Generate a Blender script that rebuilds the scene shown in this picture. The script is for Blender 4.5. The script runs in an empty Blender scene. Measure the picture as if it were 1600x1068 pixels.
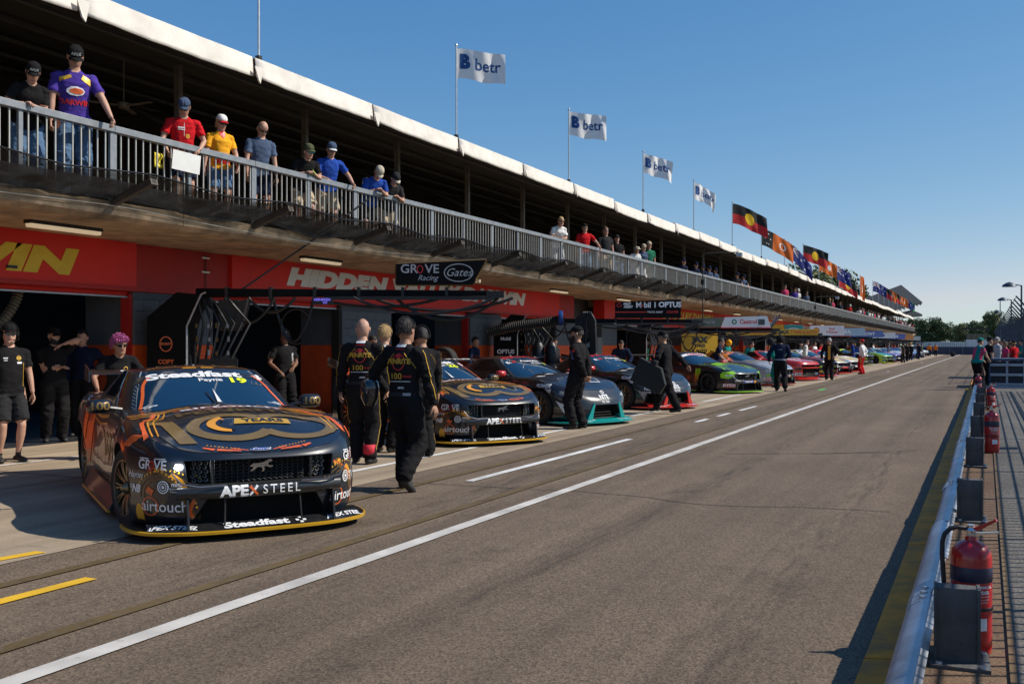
import bpy, bmesh, math, random
import numpy as np
from mathutils import Vector, Matrix, noise
from mathutils.bvhtree import BVHTree
R = math.radians
rnd = random.Random(7)
scene = bpy.context.scene
COL = scene.collection

# ------------------------------------------------------------------ camera, sky, sun, exposure
# pit lane runs along +Y, garages on the left (-X), camera stands on the pit wall side
cd = bpy.data.cameras.new('camera')
cd.sensor_width = 36.0
cd.lens = 34.99
cd.shift_y = 6 / 1600
cd.clip_start = 0.05
cd.clip_end = 4000
cam = bpy.data.objects.new('camera', cd)
cam.location = (0, 0, 1.52)
cam.rotation_euler = (R(90), 0, R(25.45))
COL.objects.link(cam)
scene.camera = cam

SUN_E, SUN_A = 42.0, 24.0          # elevation, azimuth from +X towards +Y
w = bpy.data.worlds.new('World'); scene.world = w; w.use_nodes = True
nt = w.node_tree
bg = nt.nodes['Background']
sky = nt.nodes.new('ShaderNodeTexSky')
sky.sky_type = 'NISHITA'; sky.sun_disc = False
sky.sun_elevation = R(SUN_E); sky.sun_rotation = R(90 - SUN_A)
sky.altitude = 0; sky.air_density = 0.8; sky.dust_density = 0.1; sky.ozone_density = 3.0
# the camera's colour response to the sky: a deeper blue overhead, milky at the horizon
K = 0.12
a = nt.nodes.new('ShaderNodeVectorMath'); a.operation = 'SCALE'; a.inputs['Scale'].default_value = K
nt.links.new(sky.outputs[0], a.inputs[0])
lim = nt.nodes.new('ShaderNodeVectorMath'); lim.operation = 'MINIMUM'; lim.inputs[1].default_value = (0.60, 0.95, 1.1); nt.links.new(a.outputs[0], lim.inputs[0])
sep = nt.nodes.new('ShaderNodeSeparateXYZ'); nt.links.new(lim.outputs[0], sep.inputs[0])
cmb = nt.nodes.new('ShaderNodeCombineXYZ')
for i, (g_, a_) in enumerate(((1.29, 1.17), (0.82, 0.81), (0.507, 0.79))):
    p_ = nt.nodes.new('ShaderNodeMath'); p_.operation = 'POWER'; p_.inputs[1].default_value = g_; nt.links.new(sep.outputs[i], p_.inputs[0])
    q_ = nt.nodes.new('ShaderNodeMath'); q_.operation = 'MULTIPLY'; q_.inputs[1].default_value = a_/K; nt.links.new(p_.outputs[0], q_.inputs[0])
    nt.links.new(q_.outputs[0], cmb.inputs[i])
nt.links.new(cmb.outputs[0], bg.inputs[0])
bg.inputs[1].default_value = K
sl = bpy.data.lights.new('sun', 'SUN'); sl.energy = 4.8; sl.angle = R(0.55); sl.color = (1, 0.93, 0.82)
so = bpy.data.objects.new('sun', sl)
dv = -Vector((math.cos(R(SUN_E)) * math.cos(R(SUN_A)), math.cos(R(SUN_E)) * math.sin(R(SUN_A)), math.sin(R(SUN_E))))
so.rotation_euler = dv.to_track_quat('-Z', 'Y').to_euler(); so.location = (20, 10, 30)
COL.objects.link(so)
vs = scene.view_settings
vs.view_transform = 'Standard'; vs.look = 'None'; vs.exposure = 0.0; vs.gamma = 1.0; vs.use_curve_mapping = False

# ------------------------------------------------------------------ helpers
def tag(o, label=None, cat=None, group=None, kind=None):
    if label: o['label'] = label
    if cat: o['category'] = cat
    if group: o['group'] = group
    if kind: o['kind'] = kind
    return o

def empty(name, loc=(0, 0, 0), rz=0.0, parent=None):
    o = bpy.data.objects.new(name, None); COL.objects.link(o)
    o.location = loc; o.rotation_euler = (0, 0, rz); o.empty_display_size = 0.1
    if parent: o.parent = parent
    return o

def kids(o):
    return [c for c in KIDS.get(o.name, [])]
KIDS = {}
def link(o, parent=None):
    COL.objects.link(o)
    if parent is not None:
        o.parent = parent
        KIDS.setdefault(parent.name, []).append(o)
    return o

def copy_tree(o, parent=None):
    c = o.copy(); link(c, parent)
    for ch in list(KIDS.get(o.name, [])):
        copy_tree(ch, c)
    return c

MATS = {}
def mat(name, col, rough=0.6, metal=0.0, coat=0.0, var=0.12, scale=6.0, bump=0.0, bscale=60.0, spec=0.5,
        emit=None, estr=0.0, dirt=0.0, alpha=1.0, sheen=0.0, trans=0.0):
    """principled material with a soft noise variation of its colour and optional fine relief and grime"""
    if name in MATS: return MATS[name]
    m = bpy.data.materials.new(name); m.use_nodes = True
    n, l = m.node_tree.nodes, m.node_tree.links
    p = n['Principled BSDF']
    p.inputs['Roughness'].default_value = rough
    p.inputs['Metallic'].default_value = metal
    p.inputs['Coat Weight'].default_value = coat
    p.inputs['Coat Roughness'].default_value = 0.06
    p.inputs['Specular IOR Level'].default_value = spec
    p.inputs['Alpha'].default_value = alpha
    p.inputs['Transmission Weight'].default_value = trans
    if sheen: p.inputs['Sheen Weight'].default_value = sheen
    c4 = (*col, 1)
    p.inputs['Base Color'].default_value = c4
    if emit:
        p.inputs['Emission Color'].default_value = (*emit, 1); p.inputs['Emission Strength'].default_value = estr
    if var or bump or dirt:
        tc = n.new('ShaderNodeTexCoord')
        nz = n.new('ShaderNodeTexNoise'); nz.inputs['Scale'].default_value = scale
        nz.inputs['Detail'].default_value = 5; l.new(tc.outputs['Object'], nz.inputs['Vector'])
        rp = n.new('ShaderNodeMapRange'); rp.inputs[1].default_value = 0.3; rp.inputs[2].default_value = 0.7
        rp.inputs[3].default_value = 1 - var; rp.inputs[4].default_value = 1 + var
        l.new(nz.outputs['Fac'], rp.inputs[0])
        mx = n.new('ShaderNodeVectorMath'); mx.operation = 'SCALE'; mx.inputs[0].default_value = col
        l.new(rp.outputs[0], mx.inputs['Scale'])
        out = mx.outputs[0]
        if dirt:
            n2 = n.new('ShaderNodeTexNoise'); n2.inputs['Scale'].default_value = scale * 0.35; n2.inputs['Detail'].default_value = 8
            n2.inputs['Roughness'].default_value = 0.7
            l.new(tc.outputs['Object'], n2.inputs['Vector'])
            r2 = n.new('ShaderNodeMapRange'); r2.inputs[1].default_value = 0.48; r2.inputs[2].default_value = 0.68
            r2.inputs[4].default_value = dirt; l.new(n2.outputs['Fac'], r2.inputs[0])
            m2 = n.new('ShaderNodeMix'); m2.data_type = 'RGBA'; l.new(r2.outputs[0], m2.inputs['Factor'])
            l.new(out, m2.inputs['A']); m2.inputs['B'].default_value = (0.09, 0.07, 0.05, 1)
            out = m2.outputs['Result']
        l.new(out, p.inputs['Base Color'])
        if bump:
            nb = n.new('ShaderNodeTexNoise'); nb.inputs['Scale'].default_value = bscale; nb.inputs['Detail'].default_value = 4
            l.new(tc.outputs['Object'], nb.inputs['Vector'])
            b = n.new('ShaderNodeBump'); b.inputs['Strength'].default_value = bump; b.inputs['Distance'].default_value = 0.02
            l.new(nb.outputs['Fac'], b.inputs['Height']); l.new(b.outputs[0], p.inputs['Normal'])
            if coat: pass
        if rough > 0.1:
            r3 = n.new('ShaderNodeMapRange'); r3.inputs[3].default_value = max(rough - 0.08, 0.02); r3.inputs[4].default_value = min(rough + 0.1, 1)
            l.new(nz.outputs['Fac'], r3.inputs[0]); l.new(r3.outputs[0], p.inputs['Roughness'])
    MATS[name] = m
    return m

class MB:
    """collects shapes and links them as ONE mesh object"""
    def __init__(s): s.v = []; s.f = []; s.m = []
    def add(s, vs_, fs_, mi=0):
        k = len(s.v); s.v += [tuple(v) for v in vs_]
        s.f += [tuple(i + k for i in f) for f in fs_]; s.m += [mi] * len(fs_)
        return s
    def box(s, x0, x1, y0, y1, z0, z1, mi=0, mtx=None):
        vs_ = [(x0,y0,z0),(x1,y0,z0),(x1,y1,z0),(x0,y1,z0),(x0,y0,z1),(x1,y0,z1),(x1,y1,z1),(x0,y1,z1)]
        if mtx is not None: vs_ = [mtx @ Vector(v) for v in vs_]
        return s.add(vs_, [(0,3,2,1),(4,5,6,7),(0,1,5,4),(1,2,6,5),(2,3,7,6),(3,0,4,7)], mi)
    def prism(s, pts, axis, a, b, mi=0, mtx=None):
        """polygon of 2D points extruded along an axis from a to b"""
        def P(p, t):
            return (t, p[0], p[1]) if axis == 0 else (p[0], t, p[1]) if axis == 1 else (p[0], p[1], t)
        n = len(pts); vs_ = [P(p, a) for p in pts] + [P(p, b) for p in pts]
        if mtx is not None: vs_ = [mtx @ Vector(v) for v in vs_]
        fs_ = [tuple(range(n)), tuple(range(2*n-1, n-1, -1))] + [(i, i+n, (i+1) % n + n, (i+1) % n) for i in range(n)]
        return s.add(vs_, fs_, mi)
    def tube(s, path, r, n=8, mi=0, caps=True, flat=1.0, up=None):
        """round bar through 3D points; r a number or a list of radii; flat squashes it"""
        pts = [Vector(p) for p in path]
        rs = [r] * len(pts) if isinstance(r, (int, float)) else list(r)
        vs_, fs_ = [], []
        prev = None
        for i, p in enumerate(pts):
            t = (pts[min(i+1, len(pts)-1)] - pts[max(i-1, 0)])
            t = t.normalized() if t.length > 1e-9 else Vector((0, 0, 1))
            if prev is None:
                a = up and Vector(up) or (Vector((0, 0, 1)) if abs(t.z) < 0.9 else Vector((1, 0, 0)))
            else: a = prev
            b = t.cross(a)
            if b.length < 1e-6: b = t.cross(Vector((1, 0.3, 0.2)))
            b.normalize(); a = b.cross(t).normalized(); prev = a
            for k in range(n):
                q = 2 * math.pi * k / n
                vs_.append(p + b * math.cos(q) * rs[i] + a * math.sin(q) * rs[i] * flat)
        for i in range(len(pts) - 1):
            for k in range(n):
                fs_.append((i*n+k, i*n+(k+1) % n, (i+1)*n+(k+1) % n, (i+1)*n+k))
        if caps:
            fs_.append(tuple(range(n-1, -1, -1))); fs_.append(tuple(range((len(pts)-1)*n, len(pts)*n)))
        return s.add(vs_, fs_, mi)
    def lathe(s, prof, n=16, c=(0, 0, 0), axis=2, mi=0, mtx=None, caps=True):
        """profile of (radius, height) turned about an axis"""
        vs_, fs_ = [], []
        for r_, h_ in prof:
            for k in range(n):
                q = 2*math.pi*k/n; a, b = r_*math.cos(q), r_*math.sin(q)
                v = (a, b, h_) if axis == 2 else (h_, a, b) if axis == 0 else (b, h_, a)
                vs_.append((v[0]+c[0], v[1]+c[1], v[2]+c[2]))
        if mtx is not None: vs_ = [mtx @ Vector(v) for v in vs_]
        for i in range(len(prof)-1):
            for k in range(n):
                fs_.append((i*n+k, i*n+(k+1) % n, (i+1)*n+(k+1) % n, (i+1)*n+k))
        if caps: fs_.append(tuple(range(n-1, -1, -1))); fs_.append(tuple(range((len(prof)-1)*n, len(prof)*n)))
        return s.add(vs_, fs_, mi)
    def grid(s, nu, nv, fn, mi=0, thick=None):
        vs_ = [fn(i/(nu-1), j/(nv-1)) for i in range(nu) for j in range(nv)]
        fs_ = [(i*nv+j, (i+1)*nv+j, (i+1)*nv+j+1, i*nv+j+1) for i in range(nu-1) for j in range(nv-1)]
        return s.add(vs_, fs_, mi)
    def mesh(s, name, mats):
        me = bpy.data.meshes.new(name); me.from_pydata(s.v, [], s.f)
        for m in (mats if isinstance(mats, (list, tuple)) else [mats]): me.materials.append(m)
        if len(set(s.m)) > 1: me.polygons.foreach_set('material_index', s.m)
        return me
    def build(s, name, mats, parent=None, smooth=False, bevel=0.0, fix=True, loc=None, rot=None, solid=0.0):
        me = s.mesh(name, mats)
        if fix or bevel:
            bm = bmesh.new(); bm.from_mesh(me)
            if fix: bmesh.ops.recalc_face_normals(bm, faces=bm.faces)
            if bevel:
                bmesh.ops.bevel(bm, geom=[e for e in bm.edges if e.is_manifold and e.calc_face_angle(0) > 0.5], offset=bevel, segments=2, affect='EDGES', profile=0.6, clamp_overlap=True)
            bm.to_mesh(me); bm.free()
        if smooth:
            smooth_mesh(me, 40 if smooth is True else smooth)
        o = bpy.data.objects.new(name, me); link(o, parent)
        if loc is not None: o.location = loc
        if rot is not None: o.rotation_euler = rot
        if solid:
            md = o.modifiers.new('s', 'SOLIDIFY'); md.thickness = solid
        return o

def smooth_mesh(me, ang=40):
    me.polygons.foreach_set('use_smooth', [True] * len(me.polygons))
    bm = bmesh.new(); bm.from_mesh(me)
    a = R(ang)
    for e in bm.edges:
        e.smooth = not (e.is_manifold and e.calc_face_angle(0) > a)
    bm.to_mesh(me); bm.free()

def new_obj(name, me, parent=None, loc=None, rot=None):
    o = bpy.data.objects.new(name, me); link(o, parent)
    if loc is not None: o.location = loc
    if rot is not None: o.rotation_euler = rot
    return o

# ------------------------------------------------------------------ lettering and flat print shapes (2D)
_tc = {}
def text2d(s, size=1.0, bold=0.0, shear=0.0, align='CENTER', spacing=1.0, sx=1.0):
    key = (s, bold, shear, align, spacing)
    if key not in _tc:
        cu = bpy.data.curves.new('t', 'FONT'); cu.body = s; cu.size = 1.0; cu.offset = bold; cu.shear = shear
        cu.align_x = align; cu.align_y = 'CENTER'; cu.resolution_u = 3; cu.space_character = spacing
        ob = bpy.data.objects.new('t', cu); COL.objects.link(ob)
        dg = bpy.context.evaluated_depsgraph_get()
        me = bpy.data.meshes.new_from_object(ob.evaluated_get(dg))
        _tc[key] = ([(v.co.x, v.co.y) for v in me.vertices], [tuple(p.vertices) for p in me.polygons])
        bpy.data.meshes.remove(me); bpy.data.objects.remove(ob); bpy.data.curves.remove(cu)
    vs_, fs_ = _tc[key]
    return ([(x*size*sx, y*size) for x, y in vs_], fs_)

def move2d(sh, dx=0, dy=0, rot=0):
    c, s_ = math.cos(rot), math.sin(rot)
    return ([(x*c - y*s_ + dx, x*s_ + y*c + dy) for x, y in sh[0]], sh[1])
def poly2d(pts): return (list(pts), [tuple(range(len(pts)))])
def rect2d(x0, y0, x1, y1): return poly2d([(x0, y0), (x1, y0), (x1, y1), (x0, y1)])
def disc2d(cx, cy, rx, ry=None, n=24):
    ry = ry or rx
    return poly2d([(cx+rx*math.cos(2*math.pi*k/n), cy+ry*math.sin(2*math.pi*k/n)) for k in range(n)])
def ring2d(cx, cy, rx, ry, wd, a0=0, a1=360, n=40):
    vs_, fs_ = [], []
    for k in range(n+1):
        a = R(a0 + (a1-a0)*k/n)
        vs_ += [(cx+rx*math.cos(a), cy+ry*math.sin(a)), (cx+(rx-wd)*math.cos(a), cy+(ry-wd*0.9)*math.sin(a))]
    for k in range(n): fs_.append((2*k, 2*k+2, 2*k+3, 2*k+1))
    return (vs_, fs_)
def strip2d(path, wd):
    """band along a 2D polyline; wd a number or list"""
    vs_, fs_ = [], []; n = len(path)
    ws = [wd]*n if isinstance(wd, (int, float)) else wd
    for i, p in enumerate(path):
        a, b = path[max(i-1, 0)], path[min(i+1, n-1)]
        dx, dy = b[0]-a[0], b[1]-a[1]; L = math.hypot(dx, dy) or 1
        nx, ny = -dy/L*ws[i]/2, dx/L*ws[i]/2
        vs_ += [(p[0]+nx, p[1]+ny), (p[0]-nx, p[1]-ny)]
    for k in range(n-1): fs_.append((2*k, 2*k+2, 2*k+3, 2*k+1))
    return (vs_, fs_)
def curve2d(pts, n=14):
    """Catmull-Rom through 2D points"""
    out = []; P = [pts[0]] + list(pts) + [pts[-1]]
    for i in range(1, len(P)-2):
        for k in range(n):
            t = k/n; a, b, c, d = P[i-1], P[i], P[i+1], P[i+2]
            out.append(tuple(0.5*((2*b[q]) + (-a[q]+c[q])*t + (2*a[q]-5*b[q]+4*c[q]-d[q])*t*t + (-a[q]+3*b[q]-3*c[q]+d[q])*t**3) for q in (0, 1)))
    out.append(tuple(pts[-1])); return out
def dots2d(path, r, step):
    out = []; acc = 0; last = path[0]
    for p in path:
        acc += math.hypot(p[0]-last[0], p[1]-last[1]); last = p
        if acc >= step: out.append(disc2d(p[0], p[1], r, r, 7)); acc = 0
    return out

def cut2d(shapes, step):
    """2D shapes as a bmesh cut on a grid so that it can follow a curved surface"""
    bm = bmesh.new()
    for vs_, fs_ in shapes:
        bv = [bm.verts.new((x, y, 0)) for x, y in vs_]
        for f in fs_:
            try: bm.faces.new([bv[i] for i in f])
            except ValueError: pass
    if step and bm.verts:
        for ax in (0, 1):
            lo = min(v.co[ax] for v in bm.verts); hi = max(v.co[ax] for v in bm.verts)
            k = math.floor(lo/step) + 1
            while k*step < hi:
                co = [0, 0, 0]; no = [0, 0, 0]; co[ax] = k*step; no[ax] = 1
                bmesh.ops.bisect_plane(bm, geom=bm.verts[:]+bm.edges[:]+bm.faces[:], plane_co=co, plane_no=no, dist=1e-6)
                k += 1
    return bm

def decal(name, shapes, bvh, origin, U, V, mt, parent=None, step=0.05, off=0.004, back=1.2, maxd=3.0, mirror=False):
    """lay flat print on a surface: every vertex is cast along -(U x V) onto it"""
    U, V, origin = Vector(U).normalized(), Vector(V).normalized(), Vector(origin)
    D = -(U.cross(V)).normalized()
    bm = cut2d(shapes, step); dead = []
    for v in bm.verts:
        o_ = origin + U*v.co.x + V*v.co.y - D*back
        h = bvh.ray_cast(o_, D, maxd)
        if h[0] is None: dead.append(v)
        else:
            nn = h[1] if h[1].dot(D) < 0 else -h[1]
            v.co = h[0] + nn*off
    if dead: bmesh.ops.delete(bm, geom=dead, context='VERTS')
    # faces that jump across an edge of the surface are dropped
    bad = [f for f in bm.faces if max(e.calc_length() for e in f.edges) > step*4.5]
    if bad and step: bmesh.ops.delete(bm, geom=bad, context='FACES')
    me = bpy.data.meshes.new(name); bm.to_mesh(me); bm.free(); me.materials.append(mt)
    return new_obj(name, me, parent)

def print_on(name, shapes, origin, U, V, mt, parent=None, off=0.004, thick=0.0):
    """flat print or raised letters on a flat board"""
    U, V, origin = Vector(U).normalized(), Vector(V).normalized(), Vector(origin)
    N = U.cross(V).normalized()
    mb = MB()
    for vs_, fs_ in shapes:
        mb.add([origin + U*x + V*y + N*off for x, y in vs_], fs_)
    o = mb.build(name, mt, parent, fix=False)
    return o

def bvh_of(objs):
    vs_, fs_ = [], []
    for o in objs:
        k = len(vs_); me = o if isinstance(o, bpy.types.Mesh) else o.data
        vs_ += [v.co.copy() for v in me.vertices]; fs_ += [tuple(i+k for i in p.vertices) for p in me.polygons]
    return BVHTree.FromPolygons(vs_, fs_)

def interp(x, tab):
    return float(np.interp(x, [t[0] for t in tab], [t[1] for t in tab]))
def nth(n):
    tens = {2: 'twenty', 3: 'thirty', 4: 'forty', 5: 'fifty', 6: 'sixty', 7: 'seventy'}
    one = 'zeroth first second third fourth fifth sixth seventh eighth ninth tenth eleventh twelfth thirteenth fourteenth fifteenth sixteenth seventeenth eighteenth nineteenth'.split()
    if n < 20: return one[n]
    return tens[n//10].replace('y', 'ieth') if n % 10 == 0 else tens[n//10]+'-'+one[n % 10]
def sm(t): t = max(0.0, min(1.0, t)); return t*t*(3-2*t)

# ------------------------------------------------------------------ ground and pit lane
def ground_mat(name, c1, c2, speck, sc=90, rough=0.9, stain=0.25, bump=0.35, bands=0.0, sp_hi=2.2):
    m = bpy.data.materials.new(name); m.use_nodes = True
    n, l = m.node_tree.nodes, m.node_tree.links
    p = n['Principled BSDF']; p.inputs['Roughness'].default_value = rough; p.inputs['Specular IOR Level'].default_value = 0.3
    tc = n.new('ShaderNodeTexCoord')
    a = n.new('ShaderNodeTexNoise'); a.inputs['Scale'].default_value = 0.35; a.inputs['Detail'].default_value = 7; a.inputs['Roughness'].default_value = 0.65
    l.new(tc.outputs['Object'], a.inputs['Vector'])
    r = n.new('ShaderNodeMapRange'); r.inputs[1].default_value = 0.35; r.inputs[2].default_value = 0.66
    l.new(a.outputs['Fac'], r.inputs[0])
    mx = n.new('ShaderNodeMix'); mx.data_type = 'RGBA'; mx.inputs['A'].default_value = (*c1, 1); mx.inputs['B'].default_value = (*c2, 1)
    l.new(r.outputs[0], mx.inputs['Factor'])
    # aggregate
    v = n.new('ShaderNodeTexVoronoi'); v.inputs['Scale'].default_value = sc; l.new(tc.outputs['Object'], v.inputs['Vector'])
    b = n.new('ShaderNodeTexNoise'); b.inputs['Scale'].default_value = sc*1.7; b.inputs['Detail'].default_value = 2; l.new(tc.outputs['Object'], b.inputs['Vector'])
    sp = n.new('ShaderNodeMapRange'); sp.inputs[1].default_value = 0.0; sp.inputs[2].default_value = 1.0
    sp.inputs[3].default_value = 1-speck; sp.inputs[4].default_value = 1+speck
    l.new(v.outputs['Color'], sp.inputs[0])
    s2 = n.new('ShaderNodeMapRange'); s2.inputs[1].default_value = 0.62; s2.inputs[2].default_value = 0.72; s2.inputs[3].default_value = 1; s2.inputs[4].default_value = sp_hi
    l.new(b.outputs['Fac'], s2.inputs[0])
    mu = n.new('ShaderNodeMath'); mu.operation = 'MULTIPLY'; l.new(sp.outputs[0], mu.inputs[0]); l.new(s2.outputs[0], mu.inputs[1])
    # dark wear running along the lane
    mp = n.new('ShaderNodeMapping'); mp.inputs['Scale'].default_value = (1.6, 0.05, 1); l.new(tc.outputs['Object'], mp.inputs[0])
    st = n.new('ShaderNodeTexNoise'); st.inputs['Scale'].default_value = 1.4; st.inputs['Detail'].default_value = 6; l.new(mp.outputs[0], st.inputs['Vector'])
    s3 = n.new('ShaderNodeMapRange'); s3.inputs[1].default_value = 0.4; s3.inputs[2].default_value = 0.68; s3.inputs[3].default_value = 1.08; s3.inputs[4].default_value = 1-stain
    l.new(st.outputs['Fac'], s3.inputs[0])
    m2 = n.new('ShaderNodeMath'); m2.operation = 'MULTIPLY'; l.new(mu.outputs[0], m2.inputs[0]); l.new(s3.outputs[0], m2.inputs[1])
    fin = m2.outputs[0]
    # blotches of old oil and repairs
    ob = n.new('ShaderNodeTexNoise'); ob.inputs['Scale'].default_value = 1.3; ob.inputs['Detail'].default_value = 9; ob.inputs['Roughness'].default_value = 0.75
    l.new(tc.outputs['Object'], ob.inputs['Vector'])
    o2 = n.new('ShaderNodeMapRange'); o2.inputs[1].default_value = 0.56; o2.inputs[2].default_value = 0.72; o2.inputs[3].default_value = 1; o2.inputs[4].default_value = 1-stain*1.5
    l.new(ob.outputs['Fac'], o2.inputs[0])
    m3 = n.new('ShaderNodeMath'); m3.operation = 'MULTIPLY'; l.new(fin, m3.inputs[0]); l.new(o2.outputs[0], m3.inputs[1])
    vm = n.new('ShaderNodeVectorMath'); vm.operation = 'SCALE'; l.new(mx.outputs['Result'], vm.inputs[0]); l.new(m3.outputs[0], vm.inputs['Scale'])
    l.new(vm.outputs[0], p.inputs['Base Color'])
    bp = n.new('ShaderNodeBump'); bp.inputs['Strength'].default_value = bump; bp.inputs['Distance'].default_value = 0.006
    l.new(v.outputs['Distance'], bp.inputs['Height']); l.new(bp.outputs[0], p.inputs['Normal'])
    MATS[name] = m
    return m

def worn_paint(name, col, under, wear=0.5):
    """road paint worn through to the surface below, tyre-marked"""
    m = bpy.data.materials.new(name); m.use_nodes = True
    n, l = m.node_tree.nodes, m.node_tree.links; p = n['Principled BSDF']; p.inputs['Roughness'].default_value = 0.75
    tc = n.new('ShaderNodeTexCoord')
    a = n.new('ShaderNodeTexNoise'); a.inputs['Scale'].default_value = 14; a.inputs['Detail'].default_value = 9; a.inputs['Roughness'].default_value = 0.8
    l.new(tc.outputs['Object'], a.inputs['Vector'])
    r = n.new('ShaderNodeMapRange'); r.inputs[1].default_value = wear; r.inputs[2].default_value = wear+0.1; l.new(a.outputs['Fac'], r.inputs[0])
    b = n.new('ShaderNodeTexNoise'); b.inputs['Scale'].default_value = 2; b.inputs['Detail'].default_value = 5; l.new(tc.outputs['Object'], b.inputs['Vector'])
    rb = n.new('ShaderNodeMapRange'); rb.inputs[1].default_value = 0.35; rb.inputs[2].default_value = 0.7; rb.inputs[3].default_value = 1.1; rb.inputs[4].default_value = 0.65
    l.new(b.outputs['Fac'], rb.inputs[0])
    sc = n.new('ShaderNodeVectorMath'); sc.operation = 'SCALE'; sc.inputs[0].default_value = col; l.new(rb.outputs[0], sc.inputs['Scale'])
    mx = n.new('ShaderNodeMix'); mx.data_type = 'RGBA'; l.new(sc.outputs[0], mx.inputs['A']); mx.inputs['B'].default_value = (*under, 1)
    l.new(r.outputs[0], mx.inputs['Factor']); l.new(mx.outputs['Result'], p.inputs['Base Color'])
    return m

ASPH = (0.136, 0.099, 0.068)
asphalt = ground_mat('asphalt', ASPH, (0.168, 0.123, 0.086), 0.52, 85, stain=0.2)
concrete_m = ground_mat('apron_concrete', (0.31, 0.235, 0.16), (0.43, 0.34, 0.24), 0.12, 120, stain=0.3, bump=0.15, sp_hi=1.25)
path_m = ground_mat('walkway_asphalt', (0.105, 0.095, 0.085), (0.16, 0.145, 0.125), 0.5, 60, stain=0.15, bump=0.6)
earth_m = ground_mat('dry_earth', (0.13, 0.075, 0.045), (0.2, 0.13, 0.08), 0.3, 70, stain=0.3)
grass_m = ground_mat('far_grass', (0.10, 0.095, 0.04), (0.16, 0.13, 0.07), 0.3, 8, stain=0.3)

def sheet(name, x0, x1, y0, y1, z, m, kind='structure'):
    mb = MB(); mb.add([(x0, y0, z), (x1, y0, z), (x1, y1, z), (x0, y1, z)], [(0, 1, 2, 3)])
    return tag(mb.build(name, m, fix=False), kind=kind)
g = sheet('ground', -900, 900, -300, 1600, -0.03, grass_m)
sheet('pit_lane', -6.17, -0.52, -8, 200, 0.0, asphalt)
sheet('garage_apron', -13.05, -6.17, -8, 200, 0.004, concrete_m)
sheet('walkway', 0.12, 7, -8, 185, 0.02, path_m)
sheet('verge_strip', -0.36, 0.12, -8, 185, 0.012, earth_m)
# joints cut across the apron
mb = MB()
jm = mat('joint_dark', (0.06, 0.045, 0.03), 0.95)
for k in range(30):
    y = 2.1 + k*6.1
    mb.add([(-13, y, 0.006), (-6.2, y, 0.006), (-6.2, y+0.025, 0.006), (-13, y+0.025, 0.006)], [(0, 1, 2, 3)])
mb.add([(-9.4, -8, 0.006), (-9.38, -8, 0.006), (-9.38, 180, 0.006), (-9.4, 180, 0.006)], [(0, 1, 2, 3)])
tag(mb.build('apron_joints', jm, fix=False), kind='structure')
# markings
wp = worn_paint('white_line_paint', (0.62, 0.58, 0.52), (0.2, 0.17, 0.15), 0.57)
wp2 = worn_paint('fresh_white_paint', (0.78, 0.76, 0.72), (0.3, 0.27, 0.24), 0.66)
yp = worn_paint('yellow_line_paint', (0.72, 0.42, 0.02), (0.2, 0.15, 0.08), 0.62)
ypf = worn_paint('faded_yellow_paint', (0.13, 0.085, 0.028), ASPH, 0.52)
def line(name, x, y0, y1, wd, m, x1=None, seg=1.5):
    """painted line; a little uneven along its edges"""
    mb = MB(); n = max(2, min(160, int((y1-y0)/seg)+1)); x1 = x if x1 is None else x1
    L = []
    for i in range(n+1):
        t = i/n; y = y0+(y1-y0)*t; xx = x+(x1-x)*t
        L += [(xx-wd/2+rnd.uniform(-.006, .006), y, 0.009), (xx+wd/2+rnd.uniform(-.006, .006), y, 0.009)]
    mb.add(L, [(2*i, 2*i+1, 2*i+3, 2*i+2) for i in range(n)])
    return tag(mb.build(name, m, fix=False), kind='structure')
line('pit_lane_line', -3.97, -6, 186, 0.13, wp)
line('painted_dash', -5.22, 9.85, 15.45, 0.11, wp2)
for a, b in ((19.4, 20.35), (21.2, 22.3), (23.3, 25.2)): line('painted_dash', -5.2, a, b, 0.1, wp2)
for a, b in ((62, 63.2), (96, 98)): line('painted_dash', -5.2, a, b, 0.1, wp2)
line('painted_mark_green', -5.1, 35, 36.3, 0.12, worn_paint('green_paint', (0.1, 0.7, 0.08), (0.1, 0.2, 0.08), 0.6))
line('painted_dash_yellow', -5.27, 3.6, 4.68, 0.11, yp)
line('painted_dash_yellow', -6.42, 4.2, 5.12, 0.11, yp, -6.27)
line('faded_line', -4.42, 1, 60, 0.1, ypf, -4.5)
line('faded_line', -5.62, 1, 60, 0.1, ypf, -5.55)
for a, b in ((9.4, 14.2), (15.3, 19.0), (20.5, 24), (26.5, 31)): line('apron_line', -6.9, a, b, 0.1, wp2)
line('apron_line_front', -11.25, 6, 60, 0.12, wp)
# tyre marks laid on the lane
tm = mat('tyre_rubber_mark', (0.05, 0.042, 0.038), 0.9, var=0.3, scale=3)
mb = MB()
for x0, y0, x1, y1 in ((-2.2, 14.4, -0.9, 15.6), (-3.3, 13.9, -1.0, 15.2), (-3.4, 25, -0.8, 24.6), (-3.6, 31, -1.0, 31.3)):
    d = Vector((x1-x0, y1-y0, 0)); nn = Vector((-d.y, d.x, 0)).normalized()*0.012
    a, b = Vector((x0, y0, .005)), Vector((x1, y1, .005))
    mb.add([a-nn, b-nn, b+nn, a+nn], [(0, 1, 2, 3)])
tag(mb.build('lane_seams', tm, fix=False), kind='structure')

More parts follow.
